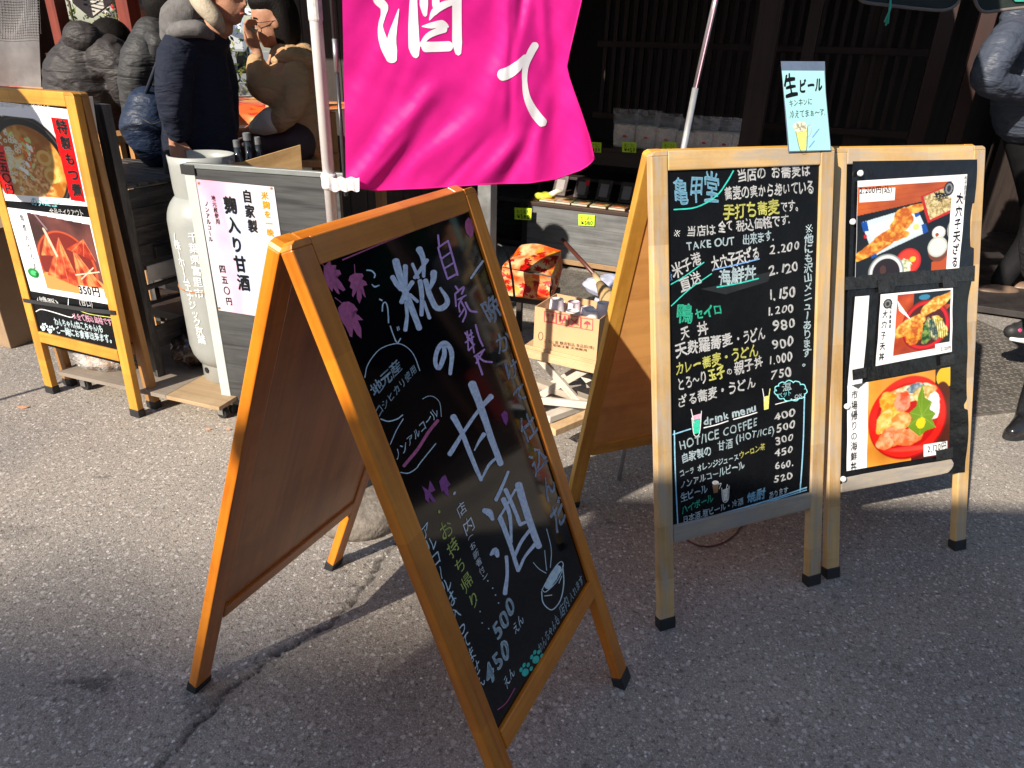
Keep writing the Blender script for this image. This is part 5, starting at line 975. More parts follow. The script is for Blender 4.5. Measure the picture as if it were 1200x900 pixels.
# ================================================================== NEIGHBOURING STALL further right (unseen, added for the reflections in the glossy blackboard)
ns = thing('reflection_stall', 'unseen stall added for blackboard reflections, with dark red counter and green awning', 'stall', (6.2, 5.0, 0), -.2)
DR = flat('dark_red_board', (.16, .012, .015), .6)
MB().box((6.4, 5.3, .45), (1.3, .3, .45)).build('counter', DR, ns); MB().box((6.4, 6.6, 1.3), (2.2, .05, 1.3)).build('back_wall', DK2, ns); MB().box((6.0, 4.9, 2.75), (1.6, .5, .32)).build('green_awning', flat('green_awning', (.01, .28, .08), .6), ns)
for x in (4.7, 7.4): MB().box((x, 4.6, 1.25), (.04, .04, 1.25)).build('post', BWd if False else DK, ns)
wb = thing('reflection_sheet', 'white cloth on the unseen stall, added for the pale blackboard reflection', 'cloth', (5.2, 4.7, 0)); MB().grid([[(5.0+.5*j/9, 4.75+.03*math.sin(j*1.3), .35+.9*i/9) for j in range(10)] for i in range(10)]).build('cloth', flat('off_white_cloth', (.7, .7, .68), .8), wb, smooth=True)  # added as the pale shape mirrored in the blackboard
yb2 = thing('yellow_bucket', 'yellow bucket on the unseen added stall counter', 'bucket', (5.6, 5.2, .9)); MB().lathe((5.6, 5.2, .9), [(.12, 0), (.16, .3), (.17, .31), (.14, .29)], 20).build('bucket', flat('yellow_plastic', (.75, .6, .05), .5), yb2)
# ================================================================== DOLLY, CART, CYLINDER, STAND
dk = thing('wooden_dolly', 'low plywood dolly on casters under the gas cylinder and cart', 'dolly', (-1.6, 3.0, 0), -.34)
Xd = np.array([.944, -.33, 0]); Yd_ = np.array([.33, .944, 0]); Od = np.array([-2.07, 2.905, 0])
PLYD = wood('dusty_plywood', (.45, .32, .19), (.33, .23, .13), .7, grain=.5, axis=0)
Dp = lambda a, b, z: Od+Xd*a+Yd_*b+ZZ*z
MB().box(Dp(.31, .3, .092), (.308, .3, .009), Xd, Yd_, ZZ).build('deck_board', wood('grey_plywood', (.27, .23, .19), (.2, .165, .135), .75, grain=.5, axis=0), dk, frame=fr(Dp(.3, .3, .09), Xd, Yd_, ZZ), bevel=.001); MB().box(Dp(.76, .3, .092), (.14, .3, .009), Xd, Yd_, ZZ).build('deck_board', PLYD, dk, frame=fr(Dp(.76, .3, .09), Xd, Yd_, ZZ), bevel=.001)
for a, b in ((.08, .06), (.84, .08), (.08, .52), (.84, .52)):
    w_ = MB().lathe(Dp(a, b-.012, .026), [(.006, 0), (.024, .001), (.026, .004), (.026, .02), (.024, .023), (.006, .024)], 18, Yd_).build('caster_wheel', RUB, dk)
    MB().box(Dp(a, b-.016, .052), (.014, .002, .03), Xd, Yd_, ZZ).box(Dp(a, b+.016, .052), (.014, .002, .03), Xd, Yd_, ZZ).box(Dp(a, b, .08), (.022, .022, .002), Xd, Yd_, ZZ).build('caster_fork', GAL, dk)
cart = thing('wooden_cart', 'black stained plank cart behind the noodle poster board', 'cart', (-1.9, 3.3, 0), SYAW)
XC, YC = -XS, YS; OC = np.array([-1.6, 2.875, 0]); Cp = lambda a, b, z: OC+XC*a+YC*b+ZZ*z
def cbox(name, a0, a1, b0, b1, z0, z1, mat, along='z', par=cart, bev=.002):
    c = Cp((a0+a1)/2, (b0+b1)/2, (z0+z1)/2); f = {'z': fr(c, XC, -YC, ZZ), 'x': fr(c, ZZ, YC, XC), 'y': fr(c, XC, ZZ, YC)}[along]
    return MB().box(c, ((a1-a0)/2, (b1-b0)/2, (z1-z0)/2), -XC, YC, ZZ).build(name, mat, par, frame=f, bevel=bev)
cbox('post', -.005, .05, 0, .04, .103, 1.25, BLKW); cbox('post', .55, .6, 0, .03, .103, 1.0, BLKW); cbox('post', -.005, .045, .5, .53, .103, .93, BLKW); cbox('post', .55, .6, .5, .53, .103, .93, BLKW)
for k in range(4): cbox('side_plank', 0, .016, .032, .498, .62+k*.076, .62+k*.076+.073, BLKW, 'y')
cbox('side_plank', 0, .016, .032, .498, .23, .33, BLKW, 'y')
for k in range(4): cbox('back_plank', .05, .545, .5, .515, .3+k*.16, .3+k*.16+.155, BLKW, 'x')
for k in range(9): cbox('top_slat', -.01, .61, .035+k*.055, .035+k*.055+.048, .93, .945, BLKW, 'x')
cbox('shelf_board', .02, .58, .03, .5, .58, .595, BLKW, 'x'); cbox('side_rail', -.003, .013, .03, .5, .5, .52, BLKW, 'y')
cbox('metal_plate', -.012, -.006, .05, .33, .535, .605, flat('scuffed_aluminium', (.62, .6, .56), .4, metal=.3, var=.12), 'y'); MB().tube([Cp(-.014, .2, .57), Cp(-.006, .2, .57)], .004, 8).build('screw', BRASS, cart)
cbox('latch', -.02, -.005, .1, .18, .63, .68, flat('black_metal', (.03, .03, .032), .4), 'y')
bb = thing('black_board', 'thin black board with white edge strip standing behind the noodle A-board', 'board', (-1.8, 3.0, 0), gD[2])
Xb, Yb = D.u, np.array([-D.u[1], D.u[0], 0]); tl, bl_ = at(106, 113, 2.84), at(151, 428, 2.80)
Pm = np.array([bl_[0], bl_[1], 0]); zt = tl[2]
lean = (tl-bl_); lean /= np.linalg.norm(lean)
cb = (tl+bl_)/2; hb = np.linalg.norm(tl-bl_)/2
MB().box(cb-Xb*.30, (.293, .006, hb), Xb, np.cross(lean, Xb), lean).build('panel', CHKm, bb); MB().box(cb-Xb*.0035, (.0035, .009, hb), Xb, np.cross(lean, Xb), lean).build('edge_strip', flat('white_edge', (.75, .72, .64), .5), bb)

# strap round board and cart
stp = thing('black_strap', 'black webbing strap tying the noodle A-board to cart post', 'strap', at(100, 362, 2.9))
sp = [D.face(x, y, off=.004) for x, y in ((27, 352), (60, 357), (100, 363), (135, 366.5))]; sp2 = [at(150, 367, 2.88), at(172, 357, 2.96), at(215, 344, 3.1)]
ss = catmull([p for p in sp+sp2], 5); stm = MB(); stm.grid([[p+ZZ*.0085, p-ZZ*.0085] for p in ss]); o = stm.build('webbing', flat('black_webbing', (.025, .025, .028), .6, bump=.4), stp); so_ = o.modifiers.new('solid', 'SOLIDIFY'); so_.thickness = .002
# clutter bag
BG = flat('twigs_and_scraps', (.32, .16, .07), .6, var=.7, scale=60, bump=1, bscale=80)
gb_ = thing('clear_rubbish_bag', 'clear plastic bag of brown scraps on the dolly under board', 'bag', at(105, 420, 2.98))
cg = Dp(.17, .13, .1); MB().ball(cg+ZZ*.035, (.1, .06, .04), 22, 12, fn=lambda d: 1+.2*math.sin(9*d[0]+5*d[1])*math.sin(8*d[2]+3)).build('contents', BG, gb_, smooth=True)
MB().ball(cg+ZZ*.045, (.14, .075, .055), 30, 16, fn=lambda d: 1+.1*math.sin(11*d[0]+7*d[1])+.08*math.sin(17*d[2]+5*d[0])).build('film', clear_film('clear_bag', (.9, .9, .9), .35, .1, 1.2, 30), gb_, smooth=True)
g2 = thing('dark_rubbish_bag', 'dark crumpled plastic bag tucked behind cart post on the dolly', 'bag', at(200, 400, 3.2)); cg = Cp(-.03, .2, .19)
MB().ball(cg, (.09, .12, .085), 26, 16, fn=lambda d: 1+.14*math.sin(11*d[0]+7*d[1])+.1*math.sin(17*d[2]+5*d[0])).build('film', flat('dark_crumpled_film', (.05, .03, .025), .15, var=.8, scale=40, bump=1.2, coat=.6, bscale=50), g2, smooth=True)
# gas cylinder
gc = np.array([-1.28, 2.955, .102]); R_ = .168
TANK = flat('grey_white_tank_paint', (.33, .345, .335), .38, var=.1, scale=5, bump=.05, coat=.2)
cy_ = thing('gas_cylinder', 'grey-white gas cylinder with white lettering beside the cart', 'gas cylinder', gc)
prof = [(.02, .06), (.1, .065), (.14, .085), (.16, .125), (R_, .17), (R_, .70)]+[(R_*math.cos(t)*.0+.06+(R_-.06)*math.cos(t), .70+.13*math.sin(t)) for t in np.linspace(.12, math.pi/2, 9)]+[(.001, .83)]
MB().lathe(gc, prof, 48).build('tank', TANK, cy_, smooth=True)
MB().lathe(gc, [(.128, .0), (.132, .003), (.13, .1), (.138, .12)], 40, cap=False).build('foot_ring', TANK, cy_, smooth=True)
MB().lathe(gc, [(R_+.0005, .43), (R_+.003, .432), (R_+.003, .436), (R_+.0005, .438)], 48, cap=False).build('rust_ring', flat('rust_line', (.35, .16, .06), .8, var=.4), cy_)
a_ = [math.radians(q) for q in range(-160, 141, 6)]; col = MB()
rows = [[gc+np.array([r*math.cos(t), r*math.sin(t), z]) for t in a_] for r, z in ((.12, .78), (.125, .84), (.126, .93), (.128, .965), (.123, .966), (.12, .93), (.12, .84))]
col.grid(rows).build('valve_guard', TANK, cy_, smooth=True)
MB().lathe(gc, [(.03, .8), (.03, .84), (.018, .85), (.018, .9)], 16).build('valve', flat('brass', (.5, .33, .1), .35, metal=.9), cy_); MB().lathe(gc, [(.01, .9), (.03, .905), (.03, .925), (.01, .93)], 12).build('valve_wheel', GAL, cy_)
for t in (-2.2, -1.35): c = gc+np.array([.1325*math.cos(t), .1325*math.sin(t), .055]); n_ = np.array([math.cos(t), math.sin(t), 0]); MB().lathe(c, [(.014, 0), (.014, .0022)], 14, n_).build('drain_hole', flat('hole_black', (.005, .005, .005), .9), cy_)
class CylP:   # cylinder surface, addressed by picture point
    n = np.array([0, -1., 0])
    def __call__(s, x, y, off=0):
        d = ray(x, y); c = gc[:2]; r = R_+off+.0008; a = d[0]**2+d[1]**2; b = -2*(d[0]*c[0]+d[1]*c[1]); q = c @ c-r*r; D_ = b*b-4*a*q
        t = (-b-math.sqrt(max(D_, 0)))/(2*a); return EYE+d*t
    def up(s): return ZZ
pcy = Paint(CylP(), off=.001)
def cylcol(text, p0, p1, wd):
    n = len(text)
    for i, ch in enumerate(text):
        V, Fc, adv = glyph(ch, .012)
        if not len(V): continue
        x, y = p0[0]+(p1[0]-p0[0])*i/(n-1), p0[1]+(p1[1]-p0[1])*i/(n-1); A0 = CylP()(x, y, .001); th = math.atan2(A0[1]-gc[1], A0[0]-gc[0]); sz = wd/F*3.0
        q = V-np.array([.5 if adv == 1 else adv/2, .37])
        if ch in 'ー': q = np.stack([-q[:, 1], -q[:, 0]], 1)
        sub = []
        for a, b in q:
            t2 = th+a*sz/R_; r = R_+.0022; sub.append((gc[0]+r*math.cos(t2), gc[1]+r*math.sin(t2), A0[2]+b*sz))
        pcy.mb('wht').add(sub, Fc)
cylcol('千葉県富里市', (226, 278), (233, 344), 12); cylcol('(株)ホームエナジック京葉', (205, 277), (236, 398), 12)
pcy.build(cy_, PNAMES, PM)
# stand with the amazake poster
XP = np.array([.976, -.217, 0]); YP = np.array([.217, .976, 0]); OP = np.array([-1.252, 2.735, 0]); Pp = lambda a, b, z: OP+XP*a+YP*b+ZZ*z
st = thing('serving_stand', 'black-panelled stand on casters with sweet sake poster in front of cylinder', 'stand', Pp(.3, .15, 0), math.atan2(-.217, .976))
BRUSH = flat('brushed_black_board', (.045, .047, .05), .42, var=.5, scale=50, bump=.3)
MB().box(Pp(.335, 0, .555), (.29, .008, .495), XP, YP, ZZ).build('front_panel', wood('black_grained_laminate', (.075, .078, .08), (.03, .032, .034), rough=.45, grain=1.2, axis=0), st, frame=fr(Pp(.33, 0, .5), XP, YP, ZZ))
ALU = flat('light_grey_edge', (.48, .52, .5), .45, var=.08)
MB().box(Pp(.0225, 0, .555), (.0222, .011, .5), XP, YP, ZZ).build('edge_post', ALU, st, bevel=.002); MB().box(Pp(.335, -.001, 1.06), (.33, .012, .0095), XP, YP, ZZ).build('top_edge', flat('grey_trim', (.2, .22, .22), .4), st, bevel=.002)
MB().box(Pp(.02, .0, 1.045), (.03, .016, .018), XP, YP, ZZ).build('corner_clip', RUB, st, bevel=.002); MB().box(Pp(.47, .2, .4), (.12, .15, .3), XP, YP, ZZ).build('body', BRUSH, st)
PLYB = wood('fresh_plywood', (.62, .42, .2), (.48, .3, .13), .5, grain=.35, axis=0)
def pxp(name, q, mat, par, th=.009):
    P = [at(x, y, Y) for x, y, Y in q]; n_ = np.cross(P[1]-P[0], P[-1]-P[0]); n_ /= np.linalg.norm(n_); X_ = (P[1]-P[0])/np.linalg.norm(P[1]-P[0])
    return MB().prism(P, n_*th).build(name, mat, par, frame=fr(P[0], X_, np.cross(n_, X_), n_))
pxp('box_wall', [(284, 190, 3.0), (352, 170, 3.12), (356, 225, 3.12), (285, 222, 3.0)], PLYB, st); pxp('box_wall', [(228, 196, 2.85), (284, 190, 3.0), (285, 222, 3.0), (229, 222, 2.85)], PLYB, st)
for a in (.03, .6): 
    for b in (.02, .32): MB().lathe(Pp(a-.01, b, .028), [(.006, 0), (.025, .001), (.028, .004), (.028, .018), (.025, .021), (.006, .022)], 18, XP).build('caster_wheel', RUB, st); MB().box(Pp(a, b, .058), (.02, .014, .006), XP, YP, ZZ).tube([Pp(a, b, .03), Pp(a+.01, b, .058)], .008, 8).build('caster_fork', flat('black_metal', (.03, .03, .032), .4), st)
spl2 = Plane(OP-YP*.0095, -YP); q8 = lambda x, y: (220+x/5.29, 200+y/5.29)
cv = Cv(120, 180, (.82, .81, .85)); cv.put(np.clip(1.2-((cv.X-.22-.1*cv.Y)/.2)**2-.2, 0, 1)*(.5+.9*(fbm(180, 120, 25, 4)-.3)), (.97, .66, .78)); cv.put(np.clip(.6-cv.Y*3, 0, 1)*np.clip(1-cv.X*1.6, 0, 1), (.97, .6, .72)); cv.quad([(.3, .12), (.62, .1), (.66, .83), (.38, .86)], (.75, .8, .93)); cv.quad([(.72, .92), (.86, .78), (.95, .86), (.8, 1.0)], (.95, .3, .5)); cv.quad([(.82, .62), (1, .6), (1, .9), (.9, .9)], (.88, .9, .93))
postr = thing('sake_poster', 'pink and white sweet sake poster pinned on the black stand', 'poster', spl2(290, 370)); cv.build('sheet', spl2, [(229.5, 210), (321, 219), (343, 377), (256, 363.5)], postr, mat=PRl, off=.001)
pp_ = Paint(spl2, off=.0022)
pp_.vert('麹入り甘酒', q8(262, 215), q8(345, 695), 15, 'blk', bold=.045, am=.3, hk=1.0); pp_.vert('自家製', q8(368, 160), q8(402, 345), 11.5, 'blk', bold=.04, am=.3); pp_.vert('米麹を一晩', q8(476, 155), q8(512, 385), 8.5, 'org', bold=.04, am=.3, hk=.9); pp_.vert('地元産使用', q8(158, 170), q8(185, 315), 5, 'blk', bold=.02, am=.2); pp_.vert('ノンアルコール', q8(115, 205), q8(142, 425), 5, 'blk', bold=.02, am=.2); pp_.vert('四五〇円', q8(214, 610), q8(255, 810), 7.5, 'blk', bold=.025, am=.2)
for a, b in ((68, 78), (518, 110), (195, 852)): pp_.ellipse(q8(a, b), 1.5, 1.6, 0, 'brown', n=12)
pp_.build(postr, PNAMES, PM)
for k, (x, y, r, Y, h_) in enumerate(((280, 190, .013, 3.02, .09), (293, 190, .016, 3.08, .12), (304, 186, .014, 3.1, .09))):
    b0 = at(x, y, Y); t = thing('bottle', ['short dark bottle left of three in the plywood box', 'tallest dark bottle in the middle of the plywood box', 'dark bottle right of the three in plywood box'][k], 'bottle', b0-ZZ*.1, 0, 'bottles in the plywood box')
    MB().lathe(b0-ZZ*.14, [(.03, 0), (.032, .01), (.032, .12), (.014, .16), (.013, .14+h_-.03)], 16).build('glass', flat('dark_bottle_glass', (.02, .025, .03), .1, coat=.5), t, smooth=True); MB().lathe(b0+ZZ*(h_-.032), [(r, 0), (r, .028), (r*.8, .03)], 16).build('cap', flat('silver_cap', (.25, .27, .28), .3, metal=.5), t)
ti = thing('crumpled_tissue', 'small crumpled white cloth beside the bottles', 'cloth', at(262, 188, 2.95)); MB().ball(at(262, 190, 2.93), (.03, .03, .014), 20, 10, fn=lambda d: 1+.3*math.sin(9*d[0]+4)*math.sin(8*d[1])).build('cloth', flat('dirty_white_cloth', (.55, .52, .47), .7, bump=.5), ti, smooth=True)
# ================================================================== CARTON ON BENCH
XK = np.array([math.cos(-.49), math.sin(-.49), 0]); YK = np.array([-XK[1], XK[0], 0]); OK_ = G(625, 405, .30); Kp = lambda a, b, z: np.array([OK_[0], OK_[1], 0])+XK*a+YK*b+ZZ*z
bn = thing('wooden_bench', 'small weathered wooden bench with pale crossed legs under the carton', 'bench', Kp(.15, .1, 0), -.49)
BW = wood('bare_beige_wood', (.62, .43, .24), (.48, .31, .16), .6, grain=.6, axis=0); GW = wood('grey_white_driftwood', (.62, .57, .5), (.42, .38, .32), .8, grain=.7)
for k in range(3): MB().box(Kp(.14, .035+.085*k, .287), (.18, .0415, .0105), XK, YK, ZZ).build('seat_plank', BW, bn, frame=fr(Kp(.14, .035+.09*k, .287), XK, YK, ZZ), bevel=.002)
MB().box(Kp(.14, -.012, .265), (.18, .006, .02), XK, YK, ZZ).build('front_apron', BW, bn, frame=fr(Kp(.14, -.01, .26), XK, YK, ZZ), bevel=.001)
for b in (.02, .2): beam('leg', Kp(-.02, b, .275), Kp(.3, b+.015, .0), YK, .02, .032, GW, bn); beam('leg', Kp(.3, b+.025, .275), Kp(-.02, b+.04, .0), YK, .02, .032, GW, bn)
beam('cross_bar', Kp(-.04, -.05, .05), Kp(.34, -.06, .12), ZZ, .032, .02, GW, bn)
for k, (a, b) in enumerate((((632, 470), (705, 452)), ((640, 490), (700, 468)), ((628, 448), (692, 470)), ((646, 505), (706, 480)))):
    P0, P1 = G(*a, .02+.03*k), G(*b, .02+.03*k); pl1 = thing('loose_timber', ['short grey offcut lying furthest back beneath the bench', 'thick pale offcut lying below the bench legs', 'dark weathered offcut crossing beneath the bench', 'frontmost brown offcut on the asphalt below the bench'][k], 'timber', (P0+P1)/2*np.array([1, 1, 0]), 0, 'timber offcuts beneath the bench'); beam('offcut', P0, P1, ZZ, .03, .05, (GW, GW, WG, BW)[k], pl1)
cx = thing('cardboard_box', 'open cardboard carton with red handling symbols full of cups', 'box', Kp(.145, .1, .298), -.49)
CAR = flat('brown_cardboard', (.58, .36, .19), .75, var=.06, scale=6, bump=.1); bw, bd, bh = .30, .21, .185
MB().box(Kp(bw/2, .002, .298+bh/2), (bw/2, .002, bh/2), XK, YK, ZZ).build('front_wall', CAR, cx); MB().box(Kp(bw/2, bd, .298+bh/2), (bw/2, .002, bh/2), XK, YK, ZZ).build('back_wall', CAR, cx)
MB().box(Kp(.002, bd/2+.001, .298+bh/2), (.002, bd/2-.003, bh/2-.0005), XK, YK, ZZ).build('side_wall', CAR, cx); MB().box(Kp(bw-.002, bd/2+.001, .298+bh/2), (.002, bd/2-.003, bh/2-.0005), XK, YK, ZZ).build('side_wall', CAR, cx); MB().box(Kp(bw/2, bd/2, .3), (bw/2-.004, bd/2-.003, .001), XK, YK, ZZ).build('bottom', CAR, cx)
kpl = Plane(Kp(0, -.0005, 0), -YK); pkx = Paint(kpl, off=.0006); q9 = lambda x, y: (560+x/3.75, 260+y/3.75); PM['pr'] = flat('red_carton_print', (.62, .05, .08), .6); PAL['pr'] = 0
for i, (x0, y0) in enumerate(((293, 392), (347, 402), (401, 412), (455, 422))):
    c_ = [(x0, y0), (x0+50, y0+7), (x0+49, y0+55), (x0-1, y0+47), (x0, y0)]
    for a, b in zip(c_[:-1], c_[1:]): pkx.stroke([q9(*a), q9(*b)], .8, 'pr', dense=1)
    cxx, cyy = x0+25, y0+28; S_ = lambda pts, wd=.9: pkx.stroke([q9(cxx+a, cyy+b) for a, b in pts], wd, 'pr')
    if i == 0:
        for d in (-10, 10): S_([(d, 14), (d, -14)]); S_([(d-6, -6), (d, -15)]); S_([(d+6, -6), (d, -15)])
        S_([(-18, 18), (18, 21)])
    elif i == 1: S_([(-12, -14), (-8, 0), (4, 2), (10, -14)], 2.4); S_([(-1, 2), (-1, 14)]); S_([(-8, 17), (10, 18)])
    elif i == 2: S_([(-16, -12), (16, 14)], 1.4); S_([(-12, 12), (0, 0), (10, -12)], 2.0)
    else: pkx.poly([q9(cxx+a, cyy+b) for a, b in ((-16, 0), (-10, -10), (0, -15), (11, -9), (17, 2))], 'pr'); S_([(0, -4), (0, 14), (-5, 17)])
pkx.line('こうじ屋 醸造製品 食品卸(株)', q9(290, 528), q9(512, 560), 3.4, 'blk', bold=0, am=.2); pkx.line('取扱注意 天地無用', q9(330, 546), q9(480, 570), 2.6, 'blk', am=.2); pkx.ellipse(q9(276, 502), 2.6, 4.6, 0, 'blk', wd=.6)
pkx.build(cx, 'print', PM)
cupc = [(.8, .72, .74), (.75, .6, .66), (.78, .76, .72), (.8, .72, .76), (.84, .84, .86), (.72, .6, .6), (.8, .78, .78)]
for k, (a, b, z, h_) in enumerate(((.075, .06, .42, .07), (.13, .12, .40, .07), (.155, .05, .385, .07), (.205, .1, .39, .075), (.24, .05, .385, .09), (.05, .14, .38, .07), (.26, .14, .40, .085))):
    t = thing('paper_cup', ['pale pink cup standing highest at the carton left', 'pink cup in the middle back of carton', 'white cup lying low at the carton front', 'pink rimmed cup right of centre in carton', 'dotted white cup at the right front carton corner', 'small cup behind the leftmost in the carton', 'cup at the back right carton corner'][k], 'cup', Kp(a, b, .3), 0, 'cups packed in the carton'); c = Kp(a, b, z)
    MB().lathe(c+ZZ*.012, [(.037, 0), (.038, .004), (.036, .006), (.0285, h_+.01), (.027, h_+.012), (.026, h_+.008)], 26).build('cup_body', flat('cup_paper_%d' % k, cupc[k], .5, var=.12, scale=40), t, smooth=True); MB().lathe(c, [(.0342, h_*.4), (.0318, h_*.66)], 22, cap=False).build('printed_band', flat('cup_band_%d' % (k % 2), ((.62, .42, .5), (.7, .6, .55))[k % 2], .5, var=.3, scale=90), t)
    MB().lathe(c-ZZ*(z-.302), [(.024, 0), (.024, z-.303)], 10).build('stack_below', flat('cup_paper_0', cupc[0]), t)
# broom with a bag behind the carton
bro = thing('broom', 'dark red-brown broom handle with tan ferrule leaning over a bag', 'broom', at(700, 330, 3.3)); a, b, c = at(659, 281, 3.75), at(697, 322, 3.35), at(703, 333, 3.26)
MB().tube([a, b], .011, 12).build('handle', flat('dark_red_lacquer', (.09, .028, .022), .35), bro, smooth=True); MB().tube([b, c], [.014, .017], 12).build('ferrule', flat('tan_straw', (.55, .38, .2), .7, bump=.5), bro, smooth=True); MB().tube([c, c+(c-b)*2], [.02, .05], 12).build('bristles', flat('straw_bristles', (.4, .27, .12), .8, bump=1), bro, smooth=True)
bgx = thing('plastic_bag', 'white and blue folded plastic bag behind the carton', 'bag', at(710, 340, 3.3)); MB().ball(at(716, 335, 3.32), (.13, .09, .05), 30, 16, fn=lambda d: 1+.07*math.sin(6*d[0]+4*d[1])+.04*math.sin(9*d[2]+5*d[0])).build('bag_body', flat('white_blue_film', (.5, .53, .68), .25, var=.4, scale=12, bump=.8), bgx, smooth=True); MB().box(at(722, 352, 3.3)-ZZ*.17, (.1, .08, .17)).build('filled_base', flat('white_blue_film', (.5, .53, .68), .25), bgx, bevel=.02)
# box wrapped in maple-leaf cloth, on a dark stool
mpb = thing('wrapped_box', 'box wrapped in red and cream maple leaf print cloth with black handle', 'box', at(620, 343, 3.7), SYAW)
def maple_cloth(nm, w_, h, seed):
    c = Cv(w_, h, (.8, .55, .35)); r = np.random.default_rng(seed); c.mottle(np.ones_like(c.X), (.8, .32, .12), (.9, .76, .56), w_/5, seed)
    for k in range(int(26)):
        x, y, s_ = r.random(), r.random(), .07+.07*r.random(); colr = [(.75, .04, .03), (.8, .1, .04), (.88, .35, .08), (.6, .02, .04), (.85, .6, .2)][k % 5]; a0 = r.random()*6.3
        for j, L_ in enumerate((1, .85, .85, .6, .6)): an = a0+(0, .65, -.65, 1.35, -1.35)[j]; c.line(x, y, x+s_*L_*math.cos(an), y+s_*L_*math.sin(an)*c.ar, s_*.34, colr); c.line(x+s_*L_*.6*math.cos(an), y+s_*L_*.6*math.sin(an)*c.ar, x+s_*L_*1.15*math.cos(an), y+s_*L_*1.15*math.sin(an)*c.ar, s_*.13, colr)
    return c
class Q3:
    def __init__(s, c): s.c = [np.array(q, float) for q in c]; n = np.cross(s.c[1]-s.c[0], s.c[3]-s.c[0]); s.n = -n/np.linalg.norm(n)
    def __call__(s, i, j=0, off=0): return s.c[int(i)]
def clothface(nm, P4, seed, par, w_=90, h=70, bulge=None, mat=None):
    c = maple_cloth(nm, w_, h, seed); q = Q3(P4); return c.build(nm, q, [(0, 0), (1, 0), (2, 0), (3, 0)], par, mat=mat or PRc, bulge=bulge, off=0)
PRc = vcol('printed_cloth', .5)
m1 = at(600, 347, 3.6); m2 = at(650, 343, 3.52); th_ = .2; Xm = (m2-m1)*np.array([1, 1, 0]); Lm = np.linalg.norm(Xm); Xm /= Lm; Ym = np.array([-Xm[1], Xm[0], 0]); z0 = m1[2]
Mp = lambda a, b, z: np.array([m1[0], m1[1], z0])+Xm*a+Ym*b+ZZ*z
Wm, Dm = .27, .3
bul = lambda X, Y: .012*np.sin(X*6+Y*4)*np.sin(Y*3.1)
clothface('cloth_front', [Mp(-.06, 0, .15), Mp(Wm-.06, 0, .13), Mp(Wm-.06, 0, 0), Mp(-.06, 0, 0)], 3, mpb, bulge=bul)
clothface('cloth_top', [Mp(-.06, Dm, .2), Mp(Wm-.1, Dm, .2), Mp(Wm-.06, 0, .131), Mp(-.06, 0, .151)], 5, mpb, bulge=lambda X, Y: .012*np.sin(X*3.1)+.006*np.sin(Y*9+X*5))
clothface('cloth_side', [Mp(Wm-.06, 0, .13), Mp(Wm-.1, Dm, .2), Mp(Wm-.1, Dm, 0), Mp(Wm-.06, 0, 0)], 7, mpb, bulge=bul); clothface('cloth_side', [Mp(-.06, Dm, .2), Mp(-.06, 0, .151), Mp(-.06, 0, 0), Mp(-.06, Dm, 0)], 8, mpb)
MB().tube([at(x, y, 3.45) for x, y in ((583, 286), (592, 290), (597, 305), (601, 330), (603, 350))], .006, 8).build('handle', RUB, mpb, smooth=True)
ms_ = thing('dark_stool', 'dark stool under the maple-print wrapped box', 'stool', Mp(.1, .1, 0)*np.array([1, 1, 0])); MB().box(Mp(.06, .13, -.016), (.13, .13, .014), Xm, Ym, ZZ).build('seat', DK2, ms_)
for a in (-.04, .16):
    for b in (.02, .24): MB().box(np.array([Mp(a, b, 0)[0], Mp(a, b, 0)[1], (z0-.03)/2]), (.015, .015, (z0-.03)/2), Xm, Ym, ZZ).build('leg', DK2, ms_)
# cable below the price list board
cb_ = thing('cable', 'thin red-brown cable looping on asphalt under the price list board', 'cable', G(840, 640)); MB().tube([G(x, y, .005) for x, y in catmull([(778, 560), (783, 600), (800, 628), (822, 640), (845, 637), (862, 626), (868, 618), (890, 600)], 6)], .003, 8).build('wire', flat('red_brown_wire', (.12, .03, .03), .5), cb_, smooth=True)
# right: tread plate on the ground, kerb strip
t2 = thing('tread_mat', 'ribbed entrance plate on the ground at the right edge', 'floor plate', (2.7, 3.55, 0)); m_ = MB()
P00, P10, P01 = G(1146, 488), G(1260, 480), G(1150, 384); Xt = (P10-P00)/np.linalg.norm(P10-P00); Xt = np.array([.97, .24, 0]); Yt = np.array([-.24, .97, 0])
m_.box(P00+Xt*.3+Yt*.6+ZZ*.006, (.75, .6, .006), Xt, Yt, ZZ)
for i in range(48):
    for j in range(36): 
        c = P00+Xt*(-.43+j*.041+(i % 2)*.02)+Yt*(.02+i*.0247)+ZZ*.0135; s_ = 1 if i % 2 else -1; d = Xt*.75+Yt*.66*s_; m_.box(c, (.0125, .0035, .0015), d, np.array([-d[1], d[0], 0]), ZZ)
m_.build('plate', STEEL, t2)
kb = thing('kerb_strip', 'dark concrete kerb strip behind ribbed plate at right', 'kerb', P00+Yt*1.27); MB().box(P00+Xt*.5+Yt*1.29+ZZ*.03, (1.2, .07, .03), Xt, Yt, ZZ).build('kerb_block', flat('dark_concrete', (.09, .09, .085), .8, bump=.4), kb, bevel=.006)
lf = [(50, 480), (250, 505)]
for k, (x, y, sz, c) in enumerate(((27, 477, .02, (.5, .24, .1)), (244, 503, .01, (.6, .25, .12)), (268, 503, .008, (.5, .2, .1)))):
    t = G(x, y, .004); e = MB(); e.add([t+np.array([sz*math.cos(q)*1.3, sz*.5*math.sin(q), .003*math.cos(q*2)]) for q in np.linspace(0, 6.28, 9)[:-1]]+[t+ZZ*.004], [(i, (i+1) % 8, 8) for i in range(8)]); o = e.build('fallen_leaf', flat('dry_leaf', (.45, .2, .09), .7)); tag(o, ['curled dry leaf on the asphalt at far left', 'orange leaf scrap left of the stand caster', 'tiny leaf scrap beside the stand caster'][k], 'leaf')
